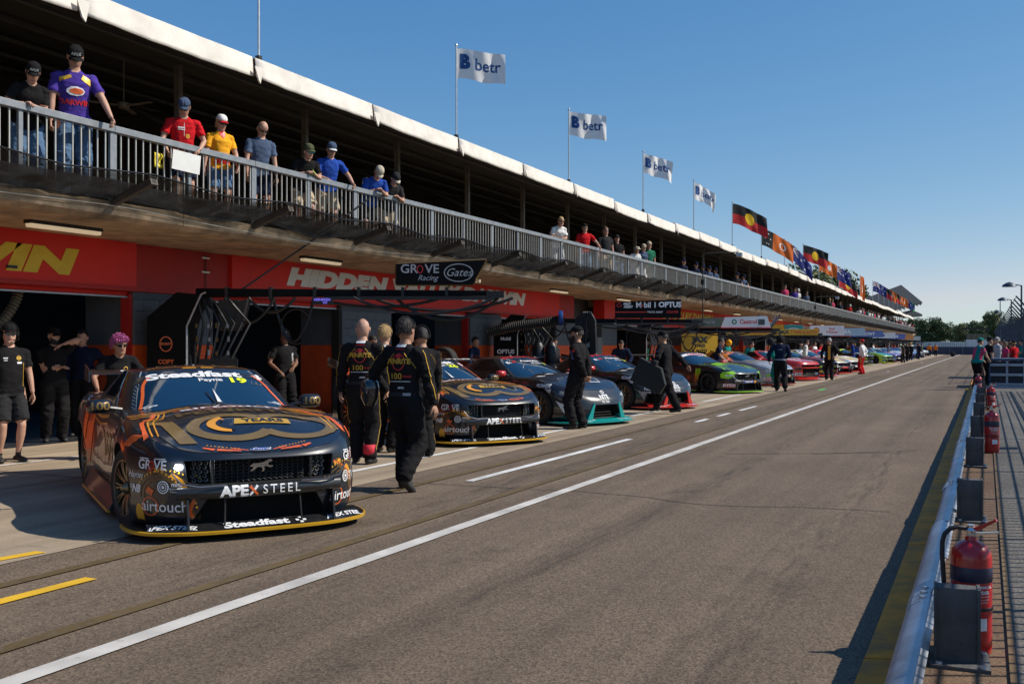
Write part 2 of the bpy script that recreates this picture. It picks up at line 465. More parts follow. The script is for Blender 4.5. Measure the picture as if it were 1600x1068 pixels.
# rubber laid down by cars leaving their boxes and running along the lane
def rubber():
    m = bpy.data.materials.new('rubber_streak'); m.use_nodes = True
    n, l = m.node_tree.nodes, m.node_tree.links; p = n['Principled BSDF']; p.inputs['Base Color'].default_value = (.028, .023, .02, 1); p.inputs['Roughness'].default_value = .8
    tc = n.new('ShaderNodeTexCoord'); mp = n.new('ShaderNodeMapping'); mp.inputs['Scale'].default_value = (6, .7, 1); l.new(tc.outputs['Object'], mp.inputs[0])
    a = n.new('ShaderNodeTexNoise'); a.inputs['Scale'].default_value = 2.5; a.inputs['Detail'].default_value = 8; l.new(mp.outputs[0], a.inputs['Vector'])
    r = n.new('ShaderNodeMapRange'); r.inputs[1].default_value = .42; r.inputs[2].default_value = .75; r.inputs[3].default_value = 0; r.inputs[4].default_value = .15; l.new(a.outputs['Fac'], r.inputs[0]); l.new(r.outputs[0], p.inputs['Alpha']); return m
rub = rubber()
mb = MB()
def streak(pts, wd):
    P_ = curve2d(pts, 10); sh = strip2d(P_, wd); mb.add([(x, y, .0075) for x, y in sh[0]], sh[1])
for x in (-2.9, -1.35, -4.75): streak([(x, -6), (x+.1, 20), (x-.1, 50), (x, 110)], .34); streak([(x+.15, -6), (x+.3, 30), (x+.1, 80)], .22)
for y in (13, 17.5, 22.8, 31, 37.5, 43.6, 49, 54.5):
    for d in (0, 1.55): streak([(-7.6, y+d), (-6.3, y-.6+d), (-5.2, y-1.9+d*1.1), (-4.3-d*.3, y-4.5), (-3.6-d*.9, y-9)], .24)
for k in range(9): x0, y0 = rnd.uniform(-5, -1), rnd.uniform(5, 26); streak([(x0, y0), (x0+rnd.uniform(-.2, .2), y0+1.2), (x0+rnd.uniform(-.4, .4), y0+rnd.uniform(2, 5))], .12)
o = tag(mb.build('rubber_streaks', rub, fix=False), kind='structure')
# cracks sealed with bitumen and a repair joint across the lane
mb = MB()
for y0 in (9.6, 27.3, 46.0):
    P_ = [(-6.1+.28*i, y0+.35*noise.noise((i*.3, y0, 0))+.05*noise.noise((i*1.7, y0, 3))) for i in range(20)]; sh = strip2d(P_, .018); mb.add([(x, y, .006) for x, y in sh[0]], sh[1])
tag(mb.build('sealed_cracks', tm, fix=False), kind='structure')

# kerb: yellow painted concrete lip at the foot of the guard rail
ky = mat('kerb_yellow', (0.72, 0.25, 0.012), 0.8, var=0.2, scale=5, bump=0.3, bscale=90, dirt=0.7)
ke = empty('kerb'); tag(ke, kind='structure')
km = MB(); km.prism([(-0.535, 0.0), (-0.525, 0.035), (-0.37, 0.05), (-0.36, 0.0)], 1, 0.01, 2.99)
kme = km.mesh('kerb_block', ky)
bm = bmesh.new(); bm.from_mesh(kme); bmesh.ops.recalc_face_normals(bm, faces=bm.faces); bm.to_mesh(kme); bm.free()
for k in range(62): new_obj('kerb_block', kme, ke, (rnd.uniform(-.004, .004), -4+3*k, 0))

# ------------------------------------------------------------------ pit building
EX, WX = -10.8, -13.05          # slab edge, garage front wall
Y0, Y1 = -7.0, 182.0
ZS, ZF = 3.25, 3.5              # underside and top of the balcony slab
slab_c = mat('balcony_concrete', (0.42, 0.30, 0.19), 0.9, var=0.3, scale=3, bump=0.5, bscale=25, dirt=0.75)
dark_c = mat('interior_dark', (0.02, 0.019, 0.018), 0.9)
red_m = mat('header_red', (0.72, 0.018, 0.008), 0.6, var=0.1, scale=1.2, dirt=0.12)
red_d = mat('header_red_shaded', (0.42, 0.012, 0.008), 0.6, var=0.1, scale=1.2)  # darker copy of the header red, shade of the recess put into its colour
char_m = mat('charcoal_block_paint', (0.105, 0.12, 0.14), 0.7, var=0.12, scale=5, bump=0.2, bscale=80)
oran_m = mat('orange_red_block_paint', (0.82, 0.105, 0.012), 0.6, var=0.06, scale=5, bump=0.2, bscale=80)
galv = mat('galvanised_steel', (0.42, 0.44, 0.46), 0.45, metal=0.7, var=0.15, scale=9)
galv_l = mat('rail_grey_paint', (0.26, 0.275, 0.29), 0.45, metal=0.3, var=0.12, scale=9)
blk = mat('black_plastic', (0.012, 0.012, 0.013), 0.45, var=0.1)
blk_steel = mat('black_steel', (0.03, 0.027, 0.025), 0.5, metal=0.3, var=0.2, scale=8)
rust_steel = mat('weathered_steel', (0.09, 0.08, 0.07), 0.6, metal=0.4, var=0.3, scale=6)
white_m = mat('white_print', (0.78, 0.77, 0.74), 0.5, var=0.04)
yel_m = mat('yellow_print', (0.75, 0.50, 0.02), 0.5, var=0.06)

bld = empty('pit_building', (-11, 30, 0))
tag(bld, 'long two storey pit garage block with red fascia under a concrete balcony', 'building')
def bpart(mb, name, m, **k):
    o = mb.build(name, m, None, **k); o.parent = bld; o.location = (11, -30, 0)
    KIDS.setdefault(bld.name, []).append(o); return o
# slab, cast in lengths with joints
for k in range(31):
    y = Y0 + 6.1*k
    mb = MB(); mb.prism([(-18, ZS), (EX-.12, ZS), (EX, ZS+.06), (EX+rnd.uniform(0, .01), ZF-.02), (EX-.03, ZF), (-18, ZF)], 1, y, y+6.088)
    bpart(mb, 'balcony_slab', slab_c)
# garage piers and bays
piers = [(-5.9, -3.9), (0.35, 2.3), (6.45, 8.35), (12.5, 14.4), (18.55, 20.6), (24.7, 26.7), (30.9, 32.6), (35.3, 37.0)]
y = 41.4
while y < 178: piers.append((y, y+1.9)); y += 6.1
bw, bh = 0.385, 0.192
def block_mesh(wd, hh, m):
    b = MB(); b.box(-0.03, 0, 0, wd, 0, hh); me = b.mesh('block', m)
    bm = bmesh.new(); bm.from_mesh(me); bmesh.ops.recalc_face_normals(bm, faces=bm.faces)
    bmesh.ops.bevel(bm, geom=[e for e in bm.edges if all(v.co.x > -0.001 for v in e.verts)], offset=0.004, segments=1, affect='EDGES')
    bm.to_mesh(me); bm.free(); return me
blocks = {}
mortar = mat('mortar_painted', (0.085, 0.098, 0.114), 0.8)
mortar_r = mat('mortar_painted_red', (0.6, 0.075, 0.01), 0.8)
for i, (a, b) in enumerate(piers):
    pr = MB(); pr.box(-14.2, WX-.028, a, b, 0, 1.536); pr2 = MB(); pr2.box(-14.2, WX-.028, a, b, 1.536, 2.44)
    near = 2 < i < 8
    p1 = bpart(pr, 'pier', mortar_r if near else oran_m); p2 = bpart(pr2, 'pier', mortar if near else char_m)
    if near:
        for r_ in range(12):
            z = r_*(bh+.0); m = oran_m if z < 1.53 else char_m
            off = bw/2 if r_ % 2 else 0
            yy = a - off
            while yy < b - 0.02:
                s0, s1 = max(yy, a), min(yy+bw, b)
                if s1-s0 > 0.03:
                    key = (round(s1-s0, 2), m.name)
                    if key not in blocks: blocks[key] = block_mesh(s1-s0-.004, bh-.004, m)
                    par = p1 if z < 1.53 else p2
                    o = new_obj('block', blocks[key], par, (WX+rnd.uniform(-.002, .002), s0+.003, z+.003))
                yy += bw
# partitions, back wall, garage floor
mb = MB()
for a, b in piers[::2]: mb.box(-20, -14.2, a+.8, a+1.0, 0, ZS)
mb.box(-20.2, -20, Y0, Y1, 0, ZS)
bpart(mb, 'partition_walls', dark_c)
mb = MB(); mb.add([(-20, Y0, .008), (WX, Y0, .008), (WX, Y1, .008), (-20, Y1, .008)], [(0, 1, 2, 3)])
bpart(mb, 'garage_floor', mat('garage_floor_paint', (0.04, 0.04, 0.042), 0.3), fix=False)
# header boards and the roller doors below them
prev = None
edges = []
for (a, b), (c, d) in zip(piers[:-1], piers[1:]): edges.append((b, c))
for i, (a, b) in enumerate(edges):
    passage = i == 6
    if passage:
        mb = MB(); mb.box(-13.9, -13.6, a, b, 0, ZS); bpart(mb, 'passage_screen', blk)
        continue
    mb = MB(); mb.box(-13.3, -13.18, a, b, 2.36, 2.60, 0)
    for q in range(3): mb.box(-13.18, -13.165, a+.03, b-.03, 2.375+q*.072, 2.375+q*.072+.05, 0)
    rd = bpart(mb, 'roller_door', red_m)
    mb = MB(); mb.box(-13.2, -13.14, a+.02, b-.02, 2.335, 2.36); bpart(mb, 'roller_door_rail', galv)
    for s_ in (a, b-.06):
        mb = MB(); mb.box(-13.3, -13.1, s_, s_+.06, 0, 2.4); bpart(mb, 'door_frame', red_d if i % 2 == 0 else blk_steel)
# header panels: (y0, y1, proud)
hp = [(-7, 2.3, .09), (2.3, 12.43, .09), (12.43, 14.8, .0), (14.8, 30.9, .07), (30.9, 32.4, .0)]
for a, b, pr_ in hp:
    n = max(1, round((b-a)/4)); dy = (b-a)/n
    for k in range(n):
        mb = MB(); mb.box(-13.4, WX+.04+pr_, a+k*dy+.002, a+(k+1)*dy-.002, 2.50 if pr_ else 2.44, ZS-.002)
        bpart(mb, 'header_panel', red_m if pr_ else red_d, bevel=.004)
y = 37.0-1.7; k = 0
cols = [red_m, red_m, oran_m, red_m]
while y < 176:
    mb = MB(); mb.box(-13.4, WX+.1, y+.01, y+6.09, 2.50, ZS-.002)
    bpart(mb, 'header_panel', cols[(k//2) % 4] if y > 60 else red_m, bevel=.004); y += 6.1; k += 1
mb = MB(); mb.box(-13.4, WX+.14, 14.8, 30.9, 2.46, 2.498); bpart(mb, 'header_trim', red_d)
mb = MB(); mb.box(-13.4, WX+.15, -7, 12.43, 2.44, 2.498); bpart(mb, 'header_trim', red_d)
def wall_text(s, yc, z, width, mt, cap=0.39, X=WX+.114, bold=.07, shear=.22):
    sh = text2d(s, 1, bold, shear, spacing=1.04)
    xs = [p[0] for p in sh[0]]; ys = [p[1] for p in sh[0]]
    kx, ky_ = width/(max(xs)-min(xs)), cap/(max(ys)-min(ys)); cx, cy = (max(xs)+min(xs))/2, (max(ys)+min(ys))/2
    sh = ([((x-cx)*kx, (y_-cy)*ky_) for x, y_ in sh[0]], sh[1])
    o = print_on('lettering', [sh], (X, yc, z), (0, 1, 0), (0, 0, 1), mt, off=.004)
    o.parent = bld; o.location = (11, -30, 0); return o
# WX + .04 + .07
wall_text('HIDDEN VALLEY DARWIN', 22.3, 2.95, 11.75, white_m, bold=.08)
wall_text('HIDDEN VALLEY DARWIN', 4.65, 2.83, 13.2, yel_m, cap=.42, X=WX+.134)
wall_text('HIDDEN VALLEY DARWIN', 46.0, 2.93, 11.6, yel_m)
wall_text('HIDDEN VALLEY DARWIN', 62.5, 2.93, 11.6, white_m)
for yy in (80, 98, 116): wall_text('HIDDEN VALLEY DARWIN', yy, 2.93, 12, yel_m if yy == 98 else white_m)
mb = MB(); mb.box(WX+.05, WX+.16, 9.95, 10.12, 2.66, 2.70); bpart(mb, 'small_plate', blk)
# conduit with clips on the recessed header, in view left of the white lettering
mb = MB(); mb.tube([(WX+.06, 14.15, 3.2), (WX+.06, 14.15, 2.5), (WX+.03, 14.0, 1.9), (WX+.03, 13.7, 1.2)], .009, 6); bpart(mb, 'conduit', blk)
mb = MB()
for z in (3.12, 2.86): mb.box(WX+.05, WX+.075, 14.05, 14.24, z, z+.03)
bpart(mb, 'conduit_clip', white_m)
# upper storey: back wall, roof, posts
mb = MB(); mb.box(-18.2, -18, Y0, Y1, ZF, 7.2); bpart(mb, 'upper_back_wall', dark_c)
roof_m = mat('roof_sheet', (0.03, 0.029, 0.028), 0.6, var=0.2, scale=3)
mb = MB(); mb.prism([(-10.95, 6.12), (-10.95, 6.16), (-18.2, 7.25), (-18.2, 7.2)], 1, Y0, Y1); bpart(mb, 'roof', roof_m)
mb = MB()
for k in range(5):
    x = -11.6-k*1.5; z = 6.12+(-10.95-x)*.1493-.06; mb.box(x-.03, x+.03, Y0, Y1, z-.06, z)
bpart(mb, 'roof_purlins', mat('purlin_steel', (0.07, 0.068, 0.065), 0.6, metal=.3))
jy = [12.9+3.5*k for k in range(-5, 48)]
post_m = mat('post_galvanised', (0.17, 0.15, 0.13), 0.55, metal=.4, var=.2)
PX = -12.45
pm = MB(); pm.box(-.055, .055, -.045, .045, ZF, 6.3); pme = pm.mesh('roof_post', post_m)
rm = MB()
pth = [(t, 5.2+1.5*math.sin(min(1, (PX-t)/5)*math.pi/2)) for t in np.linspace(PX, -17.9, 9)]
rm.tube([(x+12.45, 0, z) for x, z in pth], .035, 5); rme = rm.mesh('roof_arch', roof_m)
for y in jy:
    if y > Y1: break
    new_obj('roof_post', pme, bld, (11+PX, y-30, 0))
    if y < 80: new_obj('roof_arch', rme, bld, (11+PX, y-30, 0))
# white fabric valance, one length per bay, rolled over the roof edge
val_m = mat('valance_fabric', (0.80, 0.74, 0.66), 0.75, var=0.08, scale=4, bump=0.35, bscale=5, dirt=0.18)
for k, y in enumerate(jy[:-1]):
    if y+3.5 > Y1: break
    nu = 15 if y < 60 else 7
    sag = rnd.uniform(.008, .03); ph = rnd.uniform(0, 6); dz = 0.05*math.sin(y*.35)*(y > 25)
    def vf(u, v, y=y, sag=sag, ph=ph, dz=dz):
        # v: 0 back on the roof .. 1 lower hem
        yy = y+.03+3.44*u; e = (2*u-1)
        prof = [(-11.4, 6.25), (-11.0, 6.25), (-10.80, 6.235), (-10.775, 6.225), (-10.765, 6.11), (-10.755, 6.0), (-10.75, 5.89)]
        a = v*(len(prof)-1); i = min(int(a), len(prof)-2); t = a-i
        x = prof[i][0]*(1-t)+prof[i+1][0]*t; z = prof[i][1]*(1-t)+prof[i+1][1]*t
        r_ = (.010*math.sin(yy*5.3+ph)+.006*math.sin(yy*13+ph*2)+.010*noise.noise((yy*2.2, v*3, ph)))*v
        tuck = -.05*abs(e)**10
        return (x+r_+tuck, yy, z+dz-sag*(1-e*e)*v + .03*abs(e)**8*v)
    mb = MB(); mb.grid(nu, 13, vf)
    o = bpart(mb, 'valance_panel', val_m, smooth=24)
    if y < 75:
        md = o.modifiers.new('s', 'SOLIDIFY'); md.thickness = .012
# loose corner flaps at the joints
fl = MB(); fl.add([(0, -.1, 0), (0.02, .08, 0), (.015, .02, -.19), (0.03, -.04, -.16), (-.012, -.1, 0), (-.012, .08, 0), (-.01, .02, -.19), (0, -.04, -.16)], [(0, 1, 2, 3), (7, 6, 5, 4), (0, 4, 5, 1), (1, 5, 6, 2), (2, 6, 7, 3), (3, 7, 4, 0)])
fme = fl.mesh('valance_flap', val_m)
for y in jy:
    if 6 < y < 100: new_obj('valance_flap', fme, bld, (11-10.71, y-30, 6.06)).scale = (1, rnd.uniform(.7, 1.3), rnd.uniform(.7, 1.5))
# tension pipe below the roof edge
mb = MB(); mb.tube([(-10.9, Y0, 6.02), (-10.9, Y1, 6.02)], .04, 6); bpart(mb, 'edge_pipe', galv)
# soffit lamps
lt = mat('tube_lamp_diffuser', (0.75, 0.62, 0.45), 0.4, emit=(1, .78, .5), estr=0.35)
lm = MB(); lm.box(-.07, .07, -.62, .62, ZS-.05, ZS-.002); lme = lm.mesh('lamp_housing', blk_steel)
ld = MB(); ld.prism([(-.06, ZS-.05), (.06, ZS-.05), (.045, ZS-.1), (-.045, ZS-.1)], 1, -.6, .6); lde = ld.mesh('lamp_diffuser', lt)
for k in range(-1, 27):
    y = 10.07+6.07*k
    e = empty('soffit_lamp', (-11.85, y, 0))
    near_ = ['first', 'second', 'third', 'fourth']
    tag(e, ('long tube lamp under the balcony slab above the yellow IN lettering' if k == 0 else
            'long tube lamp under the balcony slab above the white HIDDEN lettering' if k == 1 else
            'tube lamp under the balcony slab, %s in the row counted from the camera' % nth(k+2)), 'lamp', 'tube lamps in a row under the balcony')
    new_obj('housing', lme, e); new_obj('diffuser', lde, e)

# ------------------------------------------------------------------ balcony railing
rl = empty('balcony_railing', (EX, 30, ZF))
tag(rl, 'grey steel balcony railing with thin upright bars along the slab edge', 'railing')
def rpart(o): o.parent = rl; KIDS.setdefault(rl.name, []).append(o); o.location = (0, 0, 0) if o.location.length == 0 else o.location; return o
def rb(mb, name, m, **k):
    for i, v in enumerate(mb.v): mb.v[i] = (v[0]-EX, v[1]-30, v[2]-ZF)
    o = mb.build(name, m, rl, **k); return o
BP = 2.9
for k in range(-6, 59):
    y = 9.96+BP*k
    mb = MB(); mb.box(EX-.05, EX+.05, y+.004, y+BP-.004, 4.44, 4.53); rb(mb, 'top_rail', galv_l, bevel=.006 if y < 60 else 0)
bt = MB(); bt.box(-.02, .02, -.055, .055, .0, .94); btm = bt.mesh('rail_post', galv_l)
bt2 = MB(); bt2.box(-.02, .02, -.03, .03, .0, .94); btm2 = bt2.mesh('rail_post', galv_l)
for k in range(-6, 59):
    y = 9.96+BP*k
    new_obj('rail_post', btm, rl, (0, y-30, 0)); new_obj('rail_post', btm2, rl, (0, y+BP/2-30, 0))
mb = MB(); mb.box(EX-.018, EX+.018, Y0, Y1, 3.6, 3.64); rb(mb, 'bottom_rail', galv_l)
bb = MB(); bb.box(-.009, .009, -.009, .009, .14, .94); bbm = bb.mesh('upright_bar', mat('bar_galvanised', (0.5, 0.47, 0.42), 0.4, metal=.5))
y = 3.0; far = MB(); cnt = 0
while y < Y1-1:
    q = ((y-9.96) % (BP/2)); ok = 0.05 < q < BP/2-.05
    if ok:
        if cnt < 295: new_obj('upright_bar', bbm, rl, (0, y-30, 0)); cnt += 1
        else: far.box(EX-.009, EX+.009, y-.009, y+.009, 3.64, 4.44)
    y += 0.134 if y < 80 else 0.145
o = rb(far, 'upright_bars_far', bbm.materials[0], fix=False); o['kind'] = 'stuff'
# catch net on steel outriggers below the railing
def net_mat():
    m = bpy.data.materials.new('shade_net'); m.use_nodes = True
    n, l = m.node_tree.nodes, m.node_tree.links; p = n['Principled BSDF']
    p.inputs['Base Color'].default_value = (.008, .008, .009, 1); p.inputs['Roughness'].default_value = .8
    tc = n.new('ShaderNodeTexCoord'); nz = n.new('ShaderNodeTexNoise'); nz.inputs['Scale'].default_value = 3
    l.new(tc.outputs['Object'], nz.inputs['Vector'])
    r = n.new('ShaderNodeMapRange'); r.inputs[1].default_value = .3; r.inputs[2].default_value = .7; r.inputs[3].default_value = .62; r.inputs[4].default_value = .98; l.new(nz.outputs['Fac'], r.inputs[0])
    l.new(r.outputs[0], p.inputs['Alpha']); return m
netm = net_mat()
ob = MB(); mt_ = Matrix.Rotation(-R(19), 4, 'Y'); ob.box(0, .8, -.04, .04, -.05, .05, 0, mt_); ob.box(.76, .80, -.06, .06, -.06, .06, 0, mt_)
obm = ob.mesh('outrigger', rust_steel)
for k in range(-4, 58):
    y = 9.96+BP*k
    o = new_obj('outrigger', obm, rl, (0.0, y-30, -.03))
for k in range(-4, 57):
    y = 9.96+BP*k; sg = rnd.uniform(.03, .10); ph = rnd.uniform(0, 6)
    def nf(u, v, y=y, sg=sg, ph=ph):
        yy = y+BP*u; a = 1-(2*u-1)**2
        return (EX+.02+.76*v, yy, ZF+.02+.28*v-sg*a*(.4+.6*v)+.03*math.sin(yy*5+ph+v*3)*a+.012*math.sin(yy*17+ph)*a)
    mb = MB(); mb.grid(15, 6, nf); rb(mb, 'net_panel', netm, smooth=80, fix=False)
    def kf(u, v, y=y, sg=sg, ph=ph):
        yy = y+BP*u; a = 1-(2*u-1)**2
        return (EX+.045+.05*v+.02*math.sin(yy*7+ph)*v, yy, ZF+.30-.04*a-(.25+.06*a+.03*math.sin(yy*3+ph))*v)
    mb = MB(); mb.grid(15, 4, kf); rb(mb, 'net_skirt', netm, smooth=80, fix=False)
mb = MB(); mb.tube([(EX+.78, 9.96+BP*k/2, ZF+.30-(.1 if k % 2 else 0)) for k in range(-8, 112)], .012, 4); rb(mb, 'net_cord', blk)

# ------------------------------------------------------------------ racing cars
def paint(name, col, metal=0.0, rough=0.3, coat=1.0):
    return mat(name, col, rough, metal=metal, coat=coat, var=0.06, scale=2.5, bump=0.012, bscale=240)
tyre_m = mat('tyre_rubber', (0.022, 0.021, 0.02), 0.85, var=0.2, scale=20, bump=0.2, bscale=60)
rim_b = mat('rim_bronze', (0.22, 0.17, 0.11), 0.35, metal=.85); rim_k = mat('rim_black', (0.03, 0.03, 0.03), 0.35, metal=.6); rim_s = mat('rim_silver', (0.5, 0.5, 0.5), 0.3, metal=.85)
carbon = mat('carbon_black', (0.014, 0.014, 0.015), 0.35, coat=.5, var=.2, scale=30)
void = mat('intake_black', (0.004, 0.004, 0.004), 0.9)
chrome = mat('chrome', (0.75, 0.75, 0.76), 0.15, metal=1.0, var=0)
glass_m = mat('tinted_windscreen', (0.006, 0.028, 0.062), 0.04, metal=0.0, coat=0.0, var=0, spec=0.9)  # the blue is the sky's reflection put into the glass colour
glass_s = mat('side_glass', (0.008, 0.010, 0.013), 0.08, var=0, spec=0.7)
interior_m = mat('cabin_dark', (0.01, 0.01, 0.01), 0.8)
gold_p = mat('gold_film', (0.25, 0.155, 0.045), 0.42, metal=.35, coat=.4, var=.06)
gold_b = mat('bright_gold_film', (0.72, 0.40, 0.02), 0.35, metal=.25, coat=.5, var=.05)
gold_dk = mat('dark_gold_film', (0.14, 0.085, 0.028), 0.45, metal=.3, var=.05)
orng = mat('burnt_orange_film', (0.72, 0.12, 0.02), 0.4, coat=.3, var=.05)
amber = mat('amber_film', (0.72, 0.30, 0.02), 0.4, coat=.3, var=.05)
whitef = mat('white_film', (0.82, 0.82, 0.82), 0.4, var=.02)
redf = mat('red_film', (0.6, 0.02, 0.02), 0.4, var=.04)
limef = mat('lime_film', (0.55, 0.75, 0.03), 0.4, var=.03)
neonf = mat('neon_yellow_film', (0.75, 0.85, 0.02), 0.5, emit=None, var=.02)
bluef = mat('oval_blue_film', (0.01, 0.05, 0.32), 0.3, coat=.6, var=0)
blackf = mat('black_film', (0.012, 0.012, 0.014), 0.3, coat=.4, var=0)
tealf = mat('teal_film', (0.0, 0.28, 0.27), 0.35, coat=.4, var=.04)
greyf = mat('grey_film', (0.3, 0.31, 0.33), 0.4, var=.04)

KINDS = {
 'mustang': dict(zt=[(-2.6,.97),(-2.4,.97),(-2.0,1.0),(-1.4,.99),(-.8,.96),(0,.94),(.8,.92),(1.2,.90),(1.6,.86),(2.0,.765),(2.37,.645)],
    nose=[(0,2.28),(.1,2.34),(.3,2.36),(.7,2.365),(.88,2.36),(.96,2.35),(1,2.325)], n=3.0, crown=.04,
    gb=(.98,-2.05,.86,.12), gt=(.0,-.98,.635,-.4), zr=1.265, rc=.055),
 'supra': dict(zt=[(-2.6,.99),(-2.4,1.0),(-2.0,1.0),(-1.4,.985),(-.8,.94),(0,.90),(.8,.88),(1.3,.875),(1.7,.81),(2.1,.69),(2.37,.57)],
    nose=[(0,2.28),(.1,2.34),(.3,2.37),(.6,2.36),(.82,2.31),(1,2.17)], n=2.45, crown=.07,
    gb=(.95,-1.85,.83,.1), gt=(-.05,-1.0,.59,-.42), zr=1.25, rc=.06),
 'camaro': dict(zt=[(-2.6,1.0),(-2.4,1.02),(-2.0,1.03),(-1.4,1.0),(-.8,.96),(0,.94),(.8,.93),(1.3,.92),(1.7,.89),(2.1,.84),(2.37,.79)],
    nose=[(0,2.28),(.1,2.33),(.3,2.35),(.75,2.37),(.9,2.35),(1,2.29)], n=3.2, crown=.05,
    gb=(.95,-1.95,.85,.1), gt=(0,-.95,.62,-.4), zr=1.26, rc=.05),
}
KL = [0, .07, .15, .24, .34, .44, .54, .64, .73, .81, .87, .92, .96, .985, 1.0]
HWP = [(0,.95),(.08,.985),(.25,1.0),(.6,1.0),(.78,.99),(.88,.975),(.95,.945),(1,.895)]
def half_width(x):
    return .895 + .085*math.exp(-((x-1.42)/.42)**4) + .09*math.exp(-((x+1.38)/.5)**4)
XC = 1.62
def car_body_mesh(kind, body_slot_mats):
    K = KINDS[kind]; nf, ns, nr = 22, 40, 12; n_ = K['n']
    rings = []
    for k in KL:
        nx = interp(k, K['nose']); ring = []
        for i in range(nf):       # front quarter
            a = math.pi/2*(i/nf)
            cx, sx = math.cos(a)**(2/n_), math.sin(a)**(2/n_)
            xc = XC; x = xc+(nx-xc)*cx
            ring.append((x, sx))
        for i in range(ns): ring.append((XC-(XC+1.95)*i/(ns-1), 1.0))
        for i in range(1, nr+1):
            a = math.pi/2*(i/nr); tail = -2.36 - .05*math.sin(k*3)
            ring.append((-1.95-(abs(tail)-1.95)*math.sin(a)**(2/3.5), max(0, math.cos(a))**(2/3.5)))
        out = []
        for x, fy in ring:
            zt = interp(min(x, 2.37), K['zt']); z = .11+k*(zt-.11)
            y = half_width(x)*interp(k, HWP)*fy
            # waist scallop along the doors
            y -= .035*math.exp(-((x-.1)/.55)**4)*math.exp(-((k-.45)/.25)**2)*fy
            out.append(Vector((x, y, z)))
        rings.append(out)
    n = len(rings[0]); full = n*2-2     # mirrored ring without doubling the two centre points
    mb = MB()
    def idx(L, i, side): return L*full + (i if side > 0 or i in (0, n-1) else full-i)
    for out in rings:
        mb.v += [tuple(v) for v in out] + [(out[full-j].x, -out[full-j].y, out[full-j].z) for j in range(n, full)]
    for L in range(len(rings)-1):
        for j in range(full):
            j2 = (j+1) % full
            mb.f.append((L*full+j, L*full+j2, (L+1)*full+j2, (L+1)*full+j)); mb.m.append(0)
    mb.f.append(tuple(range(full-1, -1, -1))); mb.m.append(1)
    # top patch
    T = len(rings)-1; iF = 13; iR = n-1-iF; top = rings[T]; rows = []
    ef = [top[abs(j)] for j in range(-iF, iF+1)]; er = [top[n-1-abs(j)] for j in range(-iF, iF+1)]
    vf_ = [(-1 if j < 0 else 1)*top[abs(j)].y/top[iF].y for j in range(-iF, iF+1)]
    vr_ = [(-1 if j < 0 else 1)*top[n-1-abs(j)].y/top[iR].y for j in range(-iF, iF+1)]
    for i in range(iF, iR+1):
        s = (i-iF)/(iR-iF); row = []
        for j in range(-iF, iF+1):
            q = j+iF
            if i == iF: row.append(idx(T, abs(j), 1 if j >= 0 else -1)); continue
            if i == iR: row.append(idx(T, n-1-abs(j), 1 if j >= 0 else -1)); continue
            if abs(j) == iF: row.append(idx(T, i, 1 if j > 0 else -1)); continue
            v = vf_[q]*(1-s)+vr_[q]*s; p = top[i]
            dx = (1-s)**4*(ef[q].x-ef[0].x)+s**4*(er[q].x-er[0].x)
            x = p.x+dx
            bl = sm(s*4)*(1-sm((s-.85)*6))
            z = interp(min(x, 2.37), K['zt']) * bl + (1-bl)*(p.z+((ef[q].z-ef[0].z) if s < .5 else (er[q].z-er[0].z)))
            hood = 1-abs(v)**2
            z += K['crown']*hood*bl
            if x > .4:   # raised centre of the bonnet and the valleys beside it
                z += bl*(.018*math.exp(-(v/.38)**4) - .016*math.exp(-((abs(v)-.66)/.13)**2))*sm((2.2-x)*2)
            row.append(len(mb.v)); mb.v.append((x, p.y*v, z))
        rows.append(row)
    for a, b in zip(rows[:-1], rows[1:]):
        for q in range(len(a)-1):
            mb.f.append((a[q], a[q+1], b[q+1], b[q])); mb.m.append(0)
    me = mb.mesh(kind+'_body', body_slot_mats)
    bm = bmesh.new(); bm.from_mesh(me); bmesh.ops.recalc_face_normals(bm, faces=bm.faces); bm.to_mesh(me); bm.free()
    ob = bpy.data.objects.new('tmp', me); COL.objects.link(ob)
    cut = MB()
    for x in (1.42, -1.38):
        for s_ in (1, -1):
            prof = [(0.0, .60), (.385, .60), (.385, 1.3), (0, 1.3)]
            vs_ = []; m_ = 26
            for yy in (.60, 1.3):
                for q in range(m_):
                    a = 2*math.pi*q/m_; vs_.append((x+.40*math.cos(a), s_*yy, .335+.385*math.sin(a)))
            fs_ = [tuple(range(m_)), tuple(range(2*m_-1, m_-1, -1))]+[(q, q+m_, (q+1) % m_+m_, (q+1) % m_) for q in range(m_)]
            cut.add(vs_, fs_)
            cut.box(x-.36, x+.36, min(s_*.6, s_*1.3), max(s_*.6, s_*1.3), -.2, .335) if False else None
    def pr(pts, a=2.12, b=2.7): cut.prism(pts, 0, a, b)
    if kind == 'mustang':
        pr([(-.60,.625),(.60,.625),(.575,.455),(.45,.43),(-.45,.43),(-.575,.455)])
        pr([(-.56,.12),(.56,.12),(.44,.325),(-.44,.325)])
    elif kind == 'supra':
        pr([(-.40,.16),(.40,.16),(.30,.40),(-.30,.40)])
        for s_ in (1, -1): pr([(s_*.52,.16),(s_*.82,.18),(s_*.78,.40),(s_*.6,.40)], 1.95)
    else:
        pr([(-.66,.55),(.66,.55),(.60,.18),(-.60,.18)])
        pr([(-.70,.70),(.70,.70),(.66,.60),(-.66,.60)])
    cme = cut.mesh('cut', [void])
    bm = bmesh.new(); bm.from_mesh(cme); bmesh.ops.recalc_face_normals(bm, faces=bm.faces); bm.to_mesh(cme); bm.free()
    co = bpy.data.objects.new('cut', cme); COL.objects.link(co)
    md = ob.modifiers.new('b', 'BOOLEAN'); md.operation = 'DIFFERENCE'; md.object = co; md.solver = 'EXACT'; md.material_mode = 'TRANSFER'
    dg = bpy.context.evaluated_depsgraph_get()
